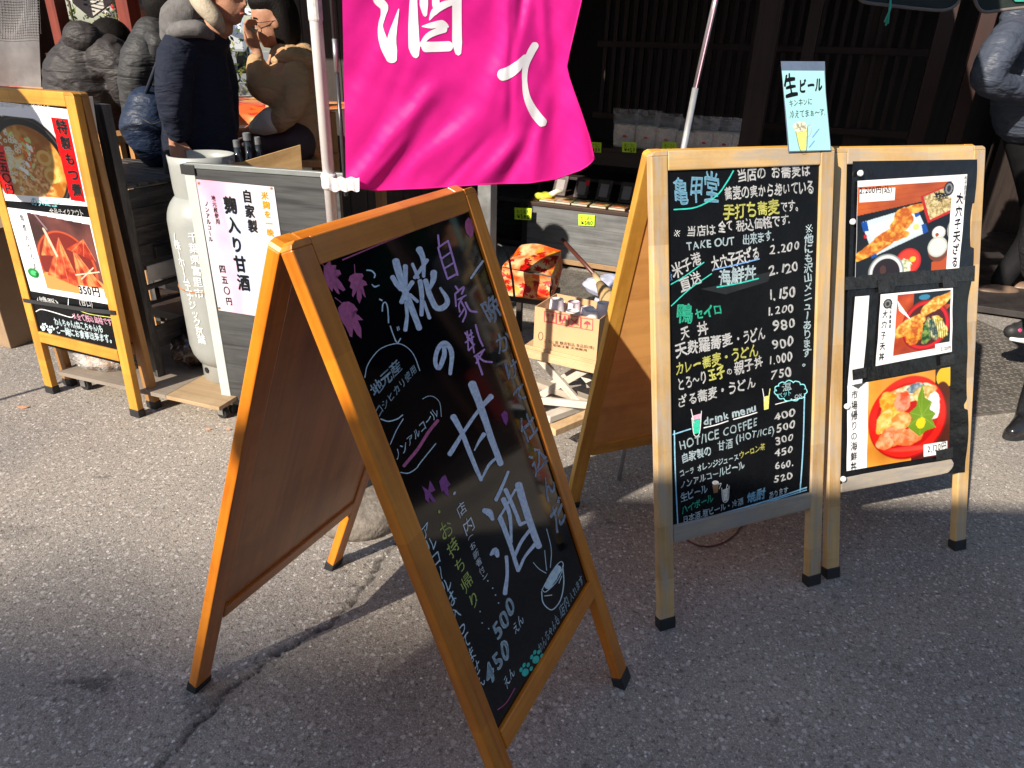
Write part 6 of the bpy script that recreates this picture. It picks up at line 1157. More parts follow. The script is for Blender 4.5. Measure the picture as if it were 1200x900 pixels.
# ================================================================== PEOPLE
SKIN = flat('skin', (.4, .2, .125), .6, var=.14, scale=35, bump=.25, bscale=120, spec=.3); HAIR = flat('black_hair', (.005, .0035, .003), .75, var=.4, scale=60, bump=.6, bscale=160, spec=.2)
def puffmat(name, col, rough=.6):
    if name in _mc: return _mc[name]
    m, N, L, b = new_mat(name); tc = N.new('ShaderNodeTexCoord'); hs = []
    for sc, rt, ds in (((4, 4, 13), .35, 1.0), ((10, 10, 24), -.5, .35), ((90, 90, 90), 0, .03)):
        mp = N.new('ShaderNodeMapping'); mp.inputs['Scale'].default_value = sc; mp.inputs['Rotation'].default_value = (rt, rt*.6, .4)
        n = N.new('ShaderNodeTexNoise'); n.inputs['Scale'].default_value = 1; n.inputs['Detail'].default_value = 3; n.inputs['Distortion'].default_value = 1.2
        L.new(tc.outputs['Object'], mp.inputs[0]); L.new(mp.outputs[0], n.inputs['Vector']); q = N.new('ShaderNodeMath'); q.operation = 'MULTIPLY'; q.inputs[1].default_value = ds; L.new(n.outputs['Fac'], q.inputs[0]); hs.append(q.outputs[0])
    a1 = N.new('ShaderNodeMath'); a1.operation = 'ADD'; L.new(hs[0], a1.inputs[0]); L.new(hs[1], a1.inputs[1]); a2 = N.new('ShaderNodeMath'); a2.operation = 'ADD'; L.new(a1.outputs[0], a2.inputs[0]); L.new(hs[2], a2.inputs[1])
    bp = N.new('ShaderNodeBump'); bp.inputs['Strength'].default_value = 1; bp.inputs['Distance'].default_value = .024; L.new(a2.outputs[0], bp.inputs['Height']); L.new(bp.outputs[0], b.inputs['Normal'])
    b.inputs['Base Color'].default_value = (*col, 1); b.inputs['Roughness'].default_value = rough; b.inputs['Specular IOR Level'].default_value = .35
    _mc[name] = m; return m
def organic(name, b, mat, parent, vox=.012, sm=3, frame=None, folds=0):
    o = b.build(name, mat, parent, smooth=True)
    r = o.modifiers.new('join', 'REMESH'); r.mode = 'VOXEL'; r.voxel_size = vox; r.use_smooth_shade = True
    s_ = o.modifiers.new('soft', 'SMOOTH'); s_.factor = .6; s_.iterations = sm
    if folds:
        for nm_, sc_, st_ in (('broad_folds', .13, folds*.9), ('fine_folds', .05, folds*.35)):
            tx = bpy.data.textures.get(nm_) or bpy.data.textures.new(nm_, 'CLOUDS'); tx.noise_scale = sc_; tx.noise_depth = 2; tx.noise_type = 'SOFT_NOISE'
            d_ = o.modifiers.new(nm_, 'DISPLACE'); d_.texture = tx; d_.strength = -st_; d_.mid_level = .35; d_.texture_coords = 'LOCAL'
    return o
def A3(x, y, Y): return at(x, y, Y)
def limb(b, pts, r, n=14, puff=0, k=3, am=.12):
    P = catmull(pts, 14 if puff else 7) if len(pts) > 2 else np.array([np.array(pts[0])*(1-t)+np.array(pts[1])*t for t in np.linspace(0, 1, 14)])
    m_ = len(P); R = np.interp(np.linspace(0, 1, m_), np.linspace(0, 1, len(r)), r)
    if puff: R = R*(1+am*np.sqrt(np.abs(np.sin(np.linspace(0, math.pi*puff, m_))))-am*.6)
    b.tube(list(P), list(R), n); b.ball(P[0], R[0]*1.0, 12, 8); b.ball(P[-1], R[-1]*1.0, 12, 8); return b
def head_into(b, c, face, s=1.0, up=(0, 0, 1)):
    """skull, jaw, nose, ears, neck stub; face = unit direction looked at"""
    f = np.array(face, float); f /= np.linalg.norm(f); u = np.array(up, float); u = u-f*(u @ f); u /= np.linalg.norm(u); l = np.cross(u, f); c = np.array(c, float)
    P = lambda a, b_, d: c+f*a*s+l*b_*s+u*d*s
    b.ball(P(-.01, 0, .025), .001, 4, 3)
    def el(cc, rf, rl, ru):
        vs0 = len(b.v); b.ball((0, 0, 0), 1, 20, 14); 
        for i in range(vs0, len(b.v)): q = b.v[i]; b.v[i] = tuple(cc+f*q[0]*rf*s+l*q[1]*rl*s+u*q[2]*ru*s)
    el(P(-.008, 0, .03), .095, .077, .09); el(P(.02, 0, -.035), .066, .06, .075); el(P(.045, 0, -.085), .028, .034, .024)
    el(P(.062, .028, .0), .022, .022, .02); el(P(.062, -.028, .0), .022, .022, .02); el(P(.07, 0, .028), .018, .045, .012)
    b.tube([P(.078, 0, .02), P(.096, 0, -.008), P(.104, 0, -.028)], [.008*s, .011*s, .014*s], 8); b.ball(P(.1, 0, -.028), .0125*s, 8, 6); el(P(.084, 0, -.055), .01, .022, .008); el(P(.082, 0, -.066), .01, .02, .007)
    for sg in (1, -1): el(P(-.005, .078*sg, -.008), .018, .008, .03)
    b.tube([P(-.02, 0, -.06), P(-.03, 0, -.14)], [.052*s, .056*s], 14)
    return P
def face_bits(P, s, par, glasses=False):
    for sg in (1, -1):
        MB().ball(P(.077, .03*sg, .003), .0105*s, 10, 8).build('eye', flat('eye_dark', (.03, .02, .018), .2), par, smooth=True)
        MB().tube([P(.082, .016*sg, .024), P(.084, .03*sg, .028), P(.075, .046*sg, .024)], .0032*s, 6).build('eyebrow', HAIR, par)
    MB().tube([P(.09, -.018, -.0605), P(.0945, 0, -.06), P(.09, .018, -.0605)], [.003*s, .005*s, .003*s], 8).build('lips', flat('lips', (.42, .12, .1), .4), par, smooth=True)
    if glasses:
        g = MB()
        for sg in (1, -1):
            g.tube([P(.094, .033*sg+.022*math.cos(t), .0+.019*math.sin(t)) for t in np.linspace(0, 2*math.pi, 20)], .0016*s, 6, cap=False); g.tube([P(.092, .055*sg, .004), P(.0, .083*sg, .006)], .0015*s, 6)
        g.tube([P(.098, -.011, .002), P(.098, .011, .002)], .0015*s, 6); g.build('glasses', flat('dark_wire', (.05, .05, .05), .3, metal=.8), par)
def hair(P, s, par, mat=HAIR, back=1.12, long=0, name='hair', jag=.015, front=.25, cut=.35):
    b = MB(); n, m_ = 40, 26; vs = []
    for i in range(m_+1):
        t = math.pi*i/m_
        for k in range(n):
            q = 2*math.pi*k/n; d = np.array([math.sin(t)*math.cos(q), math.sin(t)*math.sin(q), math.cos(t)])
            fr_ = 1/(1+math.exp(-(d[0]-cut)*10))*1/(1+math.exp((d[2]-front)*10)); low = 1/(1+math.exp((d[2]+.35)*12))*(0 if long else 1)
            r = back*(1+jag*math.sin(q*13+t*5)*math.sin(t*9))*(1-.38*fr_)*(1-.3*low); z = d[2]*.105*r
            if long and d[2] < 0 and d[0] < .3: z *= 1+long
            vs.append(P(-.01+d[0]*.105*r, d[1]*.088*r, .03+z))
    b.v = [tuple(v) for v in vs]; b.f = [(i*n+k, (i+1)*n+k, (i+1)*n+(k+1) % n, i*n+(k+1) % n) for i in range(m_) for k in range(n)]; b.m = [0]*len(b.f)
    return b.build(name, mat, par, smooth=True)
def hand_into(b, wrist, d, side, curl=.5, s=1.0, thumb=1):
    """wrist point, d = direction of the hand, side = across the palm, thumb sits on +side"""
    d = np.array(d, float); d /= np.linalg.norm(d); sd = np.array(side, float); sd = sd-d*(sd @ d); sd /= np.linalg.norm(sd); n_ = np.cross(d, sd); w0 = np.array(wrist, float)
    P = lambda a, b_, c: w0+(d*a+sd*b_+n_*c)*s
    b.tube([P(-.03, 0, 0), P(.0, 0, 0), P(.03, 0, 0), P(.085, 0, .004)], [.025*s, .027*s, .036*s, .037*s], 12, flatten=(n_, .5))
    for k, (y, L_) in enumerate(((.03, .068), (.011, .076), (-.009, .07), (-.028, .056))):
        p = P(.083, y, .004); a = 0; pts = [p]
        for j in range(3):
            a += curl*(.7+.2*k*.3); q = (math.cos(a), math.sin(a)); p = p+(d*q[0]+n_*q[1])*L_/3*s*(1.15-.15*j); pts.append(p)
        b.tube(pts, [.0095*s, .009*s, .008*s, .0065*s], 8); b.ball(pts[-1], .0067*s, 8, 6)
    t0 = P(.02, .03, .0); t1 = P(.05, .055, .012); t2 = P(.078, .056, .022); b.tube([P(.0, .015, 0), t0, t1, t2], [.012*s, .013*s, .011*s, .008*s], 8); b.ball(t2, .008*s, 8, 6)
# ---- raised wooden floor the visitors sit on
ter = thing('seating_deck', 'low dark wooden deck carrying the seated visitors behind the cart', 'deck', (-2.6, 4.9, 0), SYAW); 
for k in range(11): c = np.array([-2.35, 4.75, .2])+YS*(-.9+k*.2); MB().box(c, (1.5, .097, .02), XS, YS, ZZ).build('floor_plank', DK2, ter, frame=fr(c, YS, ZZ, XS))
# ---- man in navy coat
Ym = 3.35
p = thing('person', 'standing man in navy coat with grey hood and beige collar, facing right', 'person', (-1.4, Ym, 0), 0)
NAVY = puffmat('navy_wool', (.006, .0095, .024), .85); GREYF = flat('grey_fleece', (.12, .115, .115), .9, var=.2, scale=60, bump=.5, bscale=200); TRS = flat('black_trousers', (.01, .01, .012), .85, spec=.2)
b = MB(); hc = A3(262, -8, Ym); P = head_into(b, hc, (.88, -.3, -.12), 1.05); sh_ = A3(228, 58, Ym); hip = A3(232, 200, Ym); hx = hip[0]
limb(b, [P(-.03, 0, -.12), sh_+np.array([.02, 0, .02])], [.055, .07]); limb(b, [sh_+np.array([0, 0, -.05]), (sh_+hip)/2, hip], [.11, .13, .14]); hw = A3(205, 163, Ym-.2)
limb(b, [A3(214, 68, Ym-.08), A3(206, 115, Ym-.2), hw], [.05, .04, .027]); hand_into(b, hw, (0.05, 0, -1), (1, .3, 0), .35)
for dy in (-.09, .09): limb(b, [(hx, Ym+dy, hip[2]), (hx+.01, Ym+dy, .5), (hx-.01, Ym+dy, .1)], [.09, .06, .045]); limb(b, [(hx-.02, Ym+dy, .05), (hx+.16, Ym+dy, .04)], [.045, .04])
organic('body', b, SKIN, p, .011); face_bits(P, 1.05, p); hair(P, 1.05, p, back=1.06)
b = MB(); limb(b, [A3(230, 52, Ym), A3(231, 100, Ym), A3(234, 150, Ym), A3(236, 192, Ym)], [.12, .15, .16, .165], 20); limb(b, [A3(214, 56, Ym-.1), A3(204, 85, Ym-.19), A3(204, 120, Ym-.22), A3(208, 152, Ym-.2)], [.085, .078, .07, .06], 16)
limb(b, [A3(250, 60, Ym+.12), A3(262, 100, Ym+.16), A3(264, 150, Ym+.1)], [.08, .075, .06]); b.ball(A3(232, 48, Ym), (.13, .18, .07))
organic('coat', b, NAVY, p, .012, folds=.02)
b = MB(); limb(b, [A3(240, 8, Ym+.03), A3(222, 12, Ym), A3(208, 26, Ym-.02), A3(199, 42, Ym-.02)], [.05, .08, .085, .05]); limb(b, [A3(200, 38, Ym-.13), A3(215, 34, Ym-.17), A3(232, 34, Ym-.17), A3(247, 42, Ym-.13)], [.03, .04, .04, .025]); organic('hood', b, GREYF, p, .01, folds=.02)
b = MB(); limb(b, [A3(232, 0, Ym-.1), A3(240, 8, Ym-.12), A3(252, 22, Ym-.12), A3(259, 34, Ym-.08)], [.035, .04, .035, .02]); limb(b, [A3(232, 0, Ym-.1), A3(226, -10, Ym), A3(236, -6, Ym+.1)], [.03, .035, .03]); organic('collar', b, flat('beige_corduroy', (.42, .36, .27), .9, var=.15, scale=80, bump=.6, bscale=150), p, .01)
b = MB()
for dy in (-.09, .09): limb(b, [(hx, Ym+dy, hip[2]+.05), (hx+.01, Ym+dy, .5), (hx-.01, Ym+dy, .1)], [.105, .09, .075])
organic('trousers', b, TRS, p, .014)
for dy in (-.09, .09): MB().ball((hx+.06, Ym+dy, .05), (.14, .05, .05)).build('shoe', RUB, p, smooth=True)
# ---- woman in tan hooded jacket, seated, drinking
Yw = 3.85
p = thing('person', 'seated woman in tan hooded jacket and glasses lifting a green cup', 'person', (-1.3, Yw, .22), 0)
TAN = puffmat('tan_fleece', (.42, .265, .14), .9); CREAM = flat('cream_fleece', (.6, .55, .48), .95, bump=.6, bscale=150)
b = MB(); hc = A3(318, 26, Yw); P = head_into(b, hc, (-.86, -.5, -.14), 1.0); hw1 = A3(301, 58, Yw-.14); hw2 = A3(293, 152, Yw-.16)
limb(b, [P(-.03, 0, -.11), A3(342, 76, Yw)], [.05, .07]); limb(b, [A3(340, 85, Yw), A3(342, 120, Yw), A3(342, 155, Yw)], [.12, .12, .14])
limb(b, [A3(336, 78, Yw-.12), A3(312, 108, Yw-.2), hw1], [.045, .036, .023]); limb(b, [A3(345, 85, Yw-.15), A3(335, 132, Yw-.2), hw2], [.045, .036, .024])
hand_into(b, hw1, (-.35, 0, 1), (-.5, -1, 0), .7); hand_into(b, hw2, (-1, -.1, -.35), (0, -1, .2), .4)
for dy in (-.1, .08): limb(b, [A3(340, 168, Yw+dy), A3(275, 172, Yw+dy), A3(270, 232, Yw+dy)], [.08, .06, .045])
organic('body', b, SKIN, p, .0095, 2); face_bits(P, 1.0, p, True); hair(P, 1.0, p, back=1.22, long=.85, front=.42, cut=-.02)
b = MB(); limb(b, [A3(337, 70, Yw), A3(340, 95, Yw), A3(343, 130, Yw), A3(344, 158, Yw)], [.09, .125, .14, .14], 20); limb(b, [A3(335, 82, Yw-.1), A3(318, 108, Yw-.19), A3(303, 98, Yw-.2), A3(300, 74, Yw-.16)], [.07, .066, .06, .05]); limb(b, [A3(346, 85, Yw-.13), A3(347, 115, Yw-.2), A3(336, 135, Yw-.22), A3(322, 143, Yw-.2)], [.07, .068, .064, .056])
organic('jacket', b, TAN, p, .011, folds=.025)
b = MB(); limb(b, [A3(330, 62, Yw+.1), A3(350, 62, Yw+.05), A3(358, 68, Yw-.04), A3(338, 66, Yw-.14), A3(322, 72, Yw-.12)], [.05, .06, .06, .045, .025]); organic('hood', b, TAN, p, .01, folds=.02)
b = MB(); limb(b, [A3(319, 141, Yw-.2), A3(306, 147, Yw-.19), A3(300, 149, Yw-.18)], [.064, .05, .036]); organic('turned_cuff', b, CREAM, p, .01)
b = MB(); limb(b, [A3(335, 70, Yw-.13), A3(352, 95, Yw-.2), A3(340, 135, Yw-.23), A3(322, 150, Yw-.2)], [.006, .006, .006, .006]); b.build('bag_strap', flat('tan_strap', (.3, .2, .12), .7), p, smooth=True)
b = MB()
for dy in (-.1, .08): limb(b, [A3(345, 168, Yw+dy), A3(310, 170, Yw+dy), A3(275, 174, Yw+dy), A3(271, 240, Yw+dy)], [.11, .095, .085, .07])
organic('trousers', b, flat('dark_plum_trousers', (.045, .025, .03), .8), p, .014)
cup = thing('cup', 'small sage green cup held at the seated woman\'s mouth', 'cup', A3(291, 42, Yw-.12)); cc = A3(291, 44, Yw-.12); MB().lathe(cc, [(.018, 0), (.03, .01), (.034, .05), (.031, .05), (.026, .012), (.001, .008)], 20, (.35, 0, .94)).build('bowl', flat('sage_ceramic', (.3, .35, .26), .35), cup, smooth=True)
stl = thing('stool', 'wooden stool under the woman in tan jacket', 'stool', A3(345, 185, Yw)*np.array([1, 1, 0])); sp_ = A3(345, 186, Yw); ST = wood('orange_stool_wood', (.5, .26, .1), (.36, .17, .06), .5)
MB().box(sp_, (.2, .16, .018)).build('seat', ST, stl, bevel=.004)
for a in (-.16, .16):
    for c in (-.12, .12): MB().box((sp_[0]+a, sp_[1]+c, (sp_[2]-.018+.22)/2), (.02, .02, (sp_[2]-.018-.22)/2)).build('leg', ST, stl)
# ---- visitor in grey quilted jacket, back to us
def puffer(label, Y, torso, rt, arms, mat, legs=None, hood=None, group=None, head=None, hoodr=(.09, .11, .08), hdir=(0, 1, 0)):
    p = thing('person', label, 'person', torso[-1]*np.array([1, 1, 0]), 0)
    b = MB()
    if head is not None: P = head_into(b, head, hdir, .98)
    limb(b, torso, [r*.75 for r in rt])
    for a, r in arms: limb(b, a, [q*.6 for q in r]); hand_into(b, a[-1], np.array(a[-1])-np.array(a[-2]), (.3, 1, 0), .5)
    if legs: 
        for l in legs: limb(b, l, [.07, .055, .045])
    organic('body', b, SKIN, p, .013, 2)
    b = MB(); limb(b, torso, rt, 22, puff=len(torso)*2, am=.035)
    for a, r in arms: limb(b, a, r, 16, puff=6, am=.05)
    organic('quilted_jacket', b, mat, p, .009, 1, folds=.014)
    if hood is not None: b = MB(); limb(b, hood, hoodr, 16); organic('hood', b, mat, p, .009, 1, folds=.014)
    if legs:
        b = MB(); 
        for l in legs: limb(b, l, [.1, .085, .07])
        organic('trousers', b, TRS, p, .014)
    if head is not None: hair(P, .98, p, back=1.02, front=.0, long=.1)
    return p
GQ = puffmat('grey_quilted_nylon', (.034, .03, .031)); GQ2 = puffmat('dark_grey_nylon', (.036, .036, .038)); BQ = puffmat('blue_grey_nylon', (.055, .066, .095), .5)
Y3 = 3.95
puffer('seated visitor in grey quilted hooded jacket with back turned, left of the posts', Y3, [A3(108, 74, Y3), A3(103, 92, Y3), A3(101, 118, Y3), A3(104, 150, Y3)], [.17, .2, .19, .19], [([A3(128, 68, Y3-.06), A3(143, 84, Y3-.1), A3(149, 108, Y3-.08), A3(158, 122, Y3+.1)], [.12, .095, .08, .05]), ([A3(88, 72, Y3), A3(78, 95, Y3+.05), A3(85, 130, Y3+.2)], [.11, .1, .07])], GQ,
    legs=[[A3(115, 165, Y3), A3(150, 168, Y3+.2), A3(150, 215, Y3+.2)], [A3(100, 165, Y3), A3(130, 168, Y3+.3), A3(130, 215, Y3+.3)]], hood=[A3(84, 52, Y3-.07), A3(92, 44, Y3-.1), A3(104, 44, Y3-.1), A3(114, 50, Y3-.06)], hoodr=(.045, .075, .075, .05), head=A3(130, 54, Y3+.14), hdir=(.75, .5, -.6))
Y4 = 3.65
puffer('visitor in dark grey puffer between wooden post and the navy coat', Y4, [A3(180, 46, Y4), A3(177, 70, Y4), A3(176, 100, Y4), A3(178, 150, Y4)], [.1, .13, .14, .13], [([A3(170, 58, Y4-.05), A3(161, 82, Y4-.09), A3(162, 108, Y4-.08), A3(172, 130, Y4)], [.08, .08, .07, .05])], GQ2, legs=[[(-1.66, Y4, .95), (-1.66, Y4, .5), (-1.66, Y4, .1)], [(-1.5, Y4, .95), (-1.5, Y4, .5), (-1.5, Y4, .1)]], hood=[A3(178, 44, Y4-.1), A3(184, 50, Y4-.13), A3(184, 60, Y4-.12)], hoodr=(.035, .045, .035), head=A3(198, 12, Y4+.15), hdir=(.6, .7, 0))
bp_ = thing('backpack', 'navy crumpled shoulder bag hanging beside the man in navy coat', 'bag', A3(178, 150, 3.4)); b = MB(); limb(b, [A3(176, 128, 3.42), A3(176, 150, 3.4), A3(184, 172, 3.4)], [.1, .13, .1], 20); organic('bag_body', b, puffmat('navy_nylon', (.012, .022, .05), .5), bp_, .011)
MB().tube([A3(168, 118, 3.38), A3(186, 70, 3.3), A3(200, 55, 3.25)], .009, 8).build('shoulder_strap', flat('navy_strap', (.015, .02, .035), .6), bp_, smooth=True); MB().tube([A3(160, 135, 3.31), A3(178, 146, 3.27), A3(197, 140, 3.3)], .004, 6).build('zip', RUB, bp_, smooth=True)
# person behind with scarf
Y5 = 5.2; p = thing('person', 'person with silver hair and grey scarf beyond the red-brown post', 'person', A3(168, 120, Y5)*np.array([1, 1, 0])); b = MB(); P = head_into(b, A3(170, 22, Y5), (.8, -.5, 0)); limb(b, [A3(165, 60, Y5), A3(165, 120, Y5)], [.13, .15]); limb(b, [A3(165, 120, Y5), A3(165, 220, Y5)], [.14, .1]); organic('body', b, SKIN, p, .014); hair(P, 1, p, flat('silver_hair', (.2, .18, .17), .5, var=.5, scale=60), back=1.15)
b = MB(); limb(b, [A3(152, 38, Y5), A3(160, 42, Y5-.1), A3(172, 44, Y5-.1)], [.06, .07, .05]); organic('scarf', b, GREYF, p, .014); b = MB(); limb(b, [A3(162, 52, Y5), A3(162, 90, Y5), A3(163, 135, Y5)], [.16, .2, .2]); organic('coat', b, GQ2, p, .016)
# ---- right edge
Yr = 4.5
def R(x, y, Y=Yr): return at(x, y, Y)
q = G(1158, 342)
p = puffer('person in blue-grey puffer jacket, black trousers and brown shoes at right edge', Yr, [R(1205, 30, 4.6), R(1206, 60, 4.6), R(1208, 95, 4.6), R(1206, 130, 4.6)], [.13, .19, .2, .2], [([R(1186, 40, Yr-.1), R(1168, 66, Yr-.2), R(1160, 95, Yr-.22), R(1204, 108, Yr-.1)], [.1, .095, .085, .065])], BQ, hood=[R(1190, 20), R(1212, 18)], hoodr=(.08, .09), head=R(1212, -18), hdir=(-.5, .8, 0),
    legs=[[R(1190, 130, 4.6), (q[0]+.05, q[1]-.15, .55), (q[0]+.0, q[1]-.1, .12)], [R(1215, 130, 4.6), (q[0]+.3, q[1]-.1, .55), (q[0]+.3, q[1], .12)]])
for dx, dy in ((-.04, -.1), (.26, 0)): MB().ball((q[0]+dx, q[1]+dy-.05, .05), (.15, .065, .05)).build('shoe', flat('brown_leather', (.2, .13, .09), .5), p, smooth=True)
Yr = 2.9
p8 = thing('person', 'person mostly out of frame, black quilted coat hem and black ankle boot at right edge', 'person', G(1200, 505))
BOOT = flat('black_boot_leather', (.015, .015, .017), .22, var=.3, coat=.5, scale=10)
bo = G(1188, 508); kx = bo+np.array([.1, .08, 0]); b = MB(); limb(b, [kx+ZZ*.14, kx+ZZ*.45+XS*.05, kx+ZZ*.85+XS*.12], [.045, .06, .085]); limb(b, [kx+np.array([.2, .25, .14]), kx+np.array([.2, .22, .85])], [.05, .09]); limb(b, [kx+np.array([.16, .16, .9]), kx+np.array([.17, .16, 1.2]), kx+np.array([.17, .16, 1.42])], [.14, .13, .14]); P = head_into(b, kx+np.array([.17, .16, 1.66]), (-.6, .7, 0)); organic('body', b, SKIN, p8, .013); hair(P, 1, p8)
b = MB(); limb(b, [bo+np.array([.1, .08, .25]), bo+np.array([.09, .07, .14]), bo+np.array([.06, .03, .06])], [.062, .057, .05]); limb(b, [bo+np.array([.07, .04, .05]), bo+np.array([.0, -.02, .045]), bo+np.array([-.05, -.05, .035])], [.05, .042, .03]); organic('boot', b, BOOT, p8, .007)
MB().prism([bo+np.array([.03, .0, .001])+np.array([.125*math.cos(t)*.86-.045*math.sin(t)*.5, .125*math.cos(t)*.5+.045*math.sin(t)*.86, 0]) for t in np.linspace(0, 2*math.pi, 20)[:-1]], ZZ*.028).build('boot_sole', RUB, p8)
MB().prism([bo+np.array([.06, -.005, .11])+np.array([.03*math.cos(t), 0, .045*math.sin(t)]) for t in np.linspace(0, 2*math.pi, 14)[:-1]], (0, -.012, 0)).build('elastic_panel', flat('boot_elastic', (.03, .03, .03), .8), p8)
b = MB(); limb(b, [kx+ZZ*.24, kx+ZZ*.45+XS*.05, kx+ZZ*.85+XS*.12], [.06, .075, .1]); limb(b, [kx+np.array([.2, .25, .1]), kx+np.array([.2, .22, .85])], [.06, .1]); organic('trousers', b, TRS, p8, .012)
c_ = at(1250, 338, 2.95); b = MB(); limb(b, [c_+ZZ*.85+XS*.12, c_+ZZ*.5+XS*.1, c_+ZZ*.2+XS*.03, c_], [.15, .17, .18, .15], 22, puff=8, am=.05); organic('quilted_coat', b, puffmat('black_blue_nylon', (.025, .03, .045), .5), p8, .01, 1, folds=.02)
Y8 = 3.35; p9 = thing('person', 'person beyond the frame edge showing one black sneaker with pink heel and white sole', 'person', at(1210, 395, Y8)*np.array([1, 1, 0])); s0 = at(1200, 388, Y8)
b = MB(); limb(b, [s0+np.array([.05, .02, .05]), s0+np.array([.25, .1, .3]), s0+np.array([.5, .12, .6])], [.045, .06, .09]); limb(b, [s0+np.array([.5, .12, .6]), s0+np.array([.52, .1, 1.05])], [.13, .13]); P = head_into(b, s0+np.array([.52, .1, 1.36]), (.8, .4, 0)); organic('body', b, SKIN, p9, .014); hair(P, 1, p9)
b = MB(); limb(b, [s0+np.array([.12, .05, .15]), s0+np.array([.25, .1, .3]), s0+np.array([.5, .12, .6])], [.065, .075, .1]); organic('trousers', b, TRS, p9, .012); b = MB(); limb(b, [s0+np.array([.5, .12, .6]), s0+np.array([.52, .1, 1.1])], [.17, .17]); organic('coat', b, flat('black_coat', (.012, .012, .014), .85), p9, .016)
b = MB(); limb(b, [s0+np.array([.05, .02, .03]), s0+np.array([-.02, 0, .0]), s0+np.array([-.07, -.01, -.0])], [.05, .045, .035]); organic('sneaker', b, flat('black_mesh', (.02, .02, .022), .6), p9, .008); MB().tube([s0+np.array([.08, -.03, -.03]), s0+np.array([.0, -.035, -.04]), s0+np.array([-.08, -.03, -.03])], [.014, .014, .01], 8).build('sneaker_sole', flat('white_rubber', (.75, .72, .72), .5), p9, smooth=True); MB().ball(s0+np.array([-.05, -.036, .012]), (.012, .006, .014)).build('heel_tab', flat('pink_tab', (.8, .05, .2), .5), p9, smooth=True)
tb_ = thing('tote_bag', 'dark quilted tote bag hanging at the right frame edge', 'bag', R(1215, 300, 3.1)); b = MB(); limb(b, [R(1215, 255, 3.1), R(1214, 285, 3.1), R(1215, 315, 3.1)], [.045, .065, .06], 18); organic('bag_body', b, puffmat('dark_quilted_fabric', (.02, .02, .023), .5), tb_, .011)
# ================================================================== LEFT BACKGROUND
RBR = wood('dark_red_timber', (.2, .03, .014), (.12, .016, .009), rough=.45, grain=.8)
def leanpost(name, a, b, Y, wd, mat, label, cat='post', z1=3.0, th=.08):
    P0, P1 = at(a[0], a[1], Y), at(b[0], b[1], Y); c = P0+(P0-P1)/(P0[2]-P1[2])*(-P0[2]) if False else None
    x = (P0[0]+P1[0])/2; t = thing(name, label, cat, (x, Y, 0), SYAW); w2 = wd/830*Y/2
    MB().box((x, Y, z1/2), (w2, th/2, z1/2), XS, YS, ZZ).build('post', mat, t, frame=fr((x, Y, 0), XS, YS, ZZ), bevel=.004); return t
leanpost('timber_post', (62, 0), (80, 95), 5.0, 25, RBR, 'wide dark red timber post left of the grey quilted jacket')
leanpost('timber_post', (30, 0), (45, 90), 4.6, 18, DK2, 'broad black-brown timber post beside the plastic curtain', th=.12); leanpost('timber_post', (45, 0), (58, 90), 4.8, 12, DK, 'grey-brown frame post between the curtain and red post'); leanpost('timber_post', (148, 0), (160, 60), 4.4, 17, RBR, 'slim red-brown post between the two grey jackets')
lw = thing('pale_batten', 'short pale wooden batten on the dark frame left', 'batten', at(60, 92, 4.5)); MB().tube([at(57, 62, 4.5), at(65, 92, 4.5)], .017, 8).build('batten', flat('pale_cream_wood', (.75, .65, .5), .6), lw)
pc_ = thing('plastic_curtain', 'translucent clear vinyl curtain with mesh at the upper left', 'curtain', at(10, 100, 4.4)); rows = [[at(x, y, 4.4+.006*math.sin(x*.11)+.004*math.sin(y*.07+x*.05)) for x in np.linspace(-60, 44+.14*y*.3, 40)] for y in np.linspace(-40, 104, 30)]
MB().grid(rows).build('vinyl_sheet', flat('milky_vinyl', (.17, .17, .18), .35, var=.35, scale=4, bump=.15, bscale=5), pc_, smooth=True)
nt_ = MB()
for x in np.linspace(-60, 44, 36): nt_.tube([at(x, -40, 4.37), at(x+4, 40, 4.37)], .0012, 4)
for y in np.linspace(-40, 40, 26): nt_.tube([at(-60, y, 4.37), at(46, y+4, 4.37)], .0012, 4)
o = nt_.build('mesh_net', flat('grey_net', (.2, .2, .21), .7), pc_); o['kind'] = 'stuff'
tbl = thing('cloth_table', 'table with dark red maple print cloth at the far left', 'table', at(30, 104, 4.2)*np.array([1, 1, 0]), SYAW); q = [at(-60, 112, 4.0), at(74, 116, 3.95), at(74, 97, 4.7), at(-60, 92, 4.7)]; zt_ = q[0][2]
tc0 = at(10, 104, 4.2); TP = lambda a, b, z=0: np.array([tc0[0], tc0[1], tc0[2]])+XS*a+YS*b+ZZ*z
clothface('cloth_top', [TP(-.7, .35), TP(.33, .35), TP(.33, -.25), TP(-.7, -.25)], 11, tbl); clothface('cloth_drop', [TP(-.7, -.251), TP(.33, -.251), TP(.33, -.251, -.25), TP(-.7, -.251, -.25)], 12, tbl)
for a in (-.65, .28):
    for c in (-.2, .3): MB().box(np.array([TP(a, c)[0], TP(a, c)[1], (tc0[2]-.01)/2]), (.025, .025, (tc0[2]-.01)/2), XS, YS, ZZ).build('leg', DK2, tbl)
tb2 = thing('cloth_table', 'low table with bright orange maple print cloth behind the woman', 'table', at(300, 150, 4.6)*np.array([1, 1, 0]), SYAW); tc1 = at(300, 118, 4.6); T2 = lambda a, b, z=0: tc1+XS*a+YS*b+ZZ*z
clothface('cloth_top', [T2(-.35, .3), T2(.75, .3), T2(.75, -.25), T2(-.35, -.25)], 15, tb2); clothface('cloth_drop', [T2(-.35, -.251), T2(.75, -.251), T2(.75, -.251, -.3), T2(-.35, -.251, -.3)], 16, tb2, bulge=lambda X, Y: .012*np.sin(X*20)*Y)
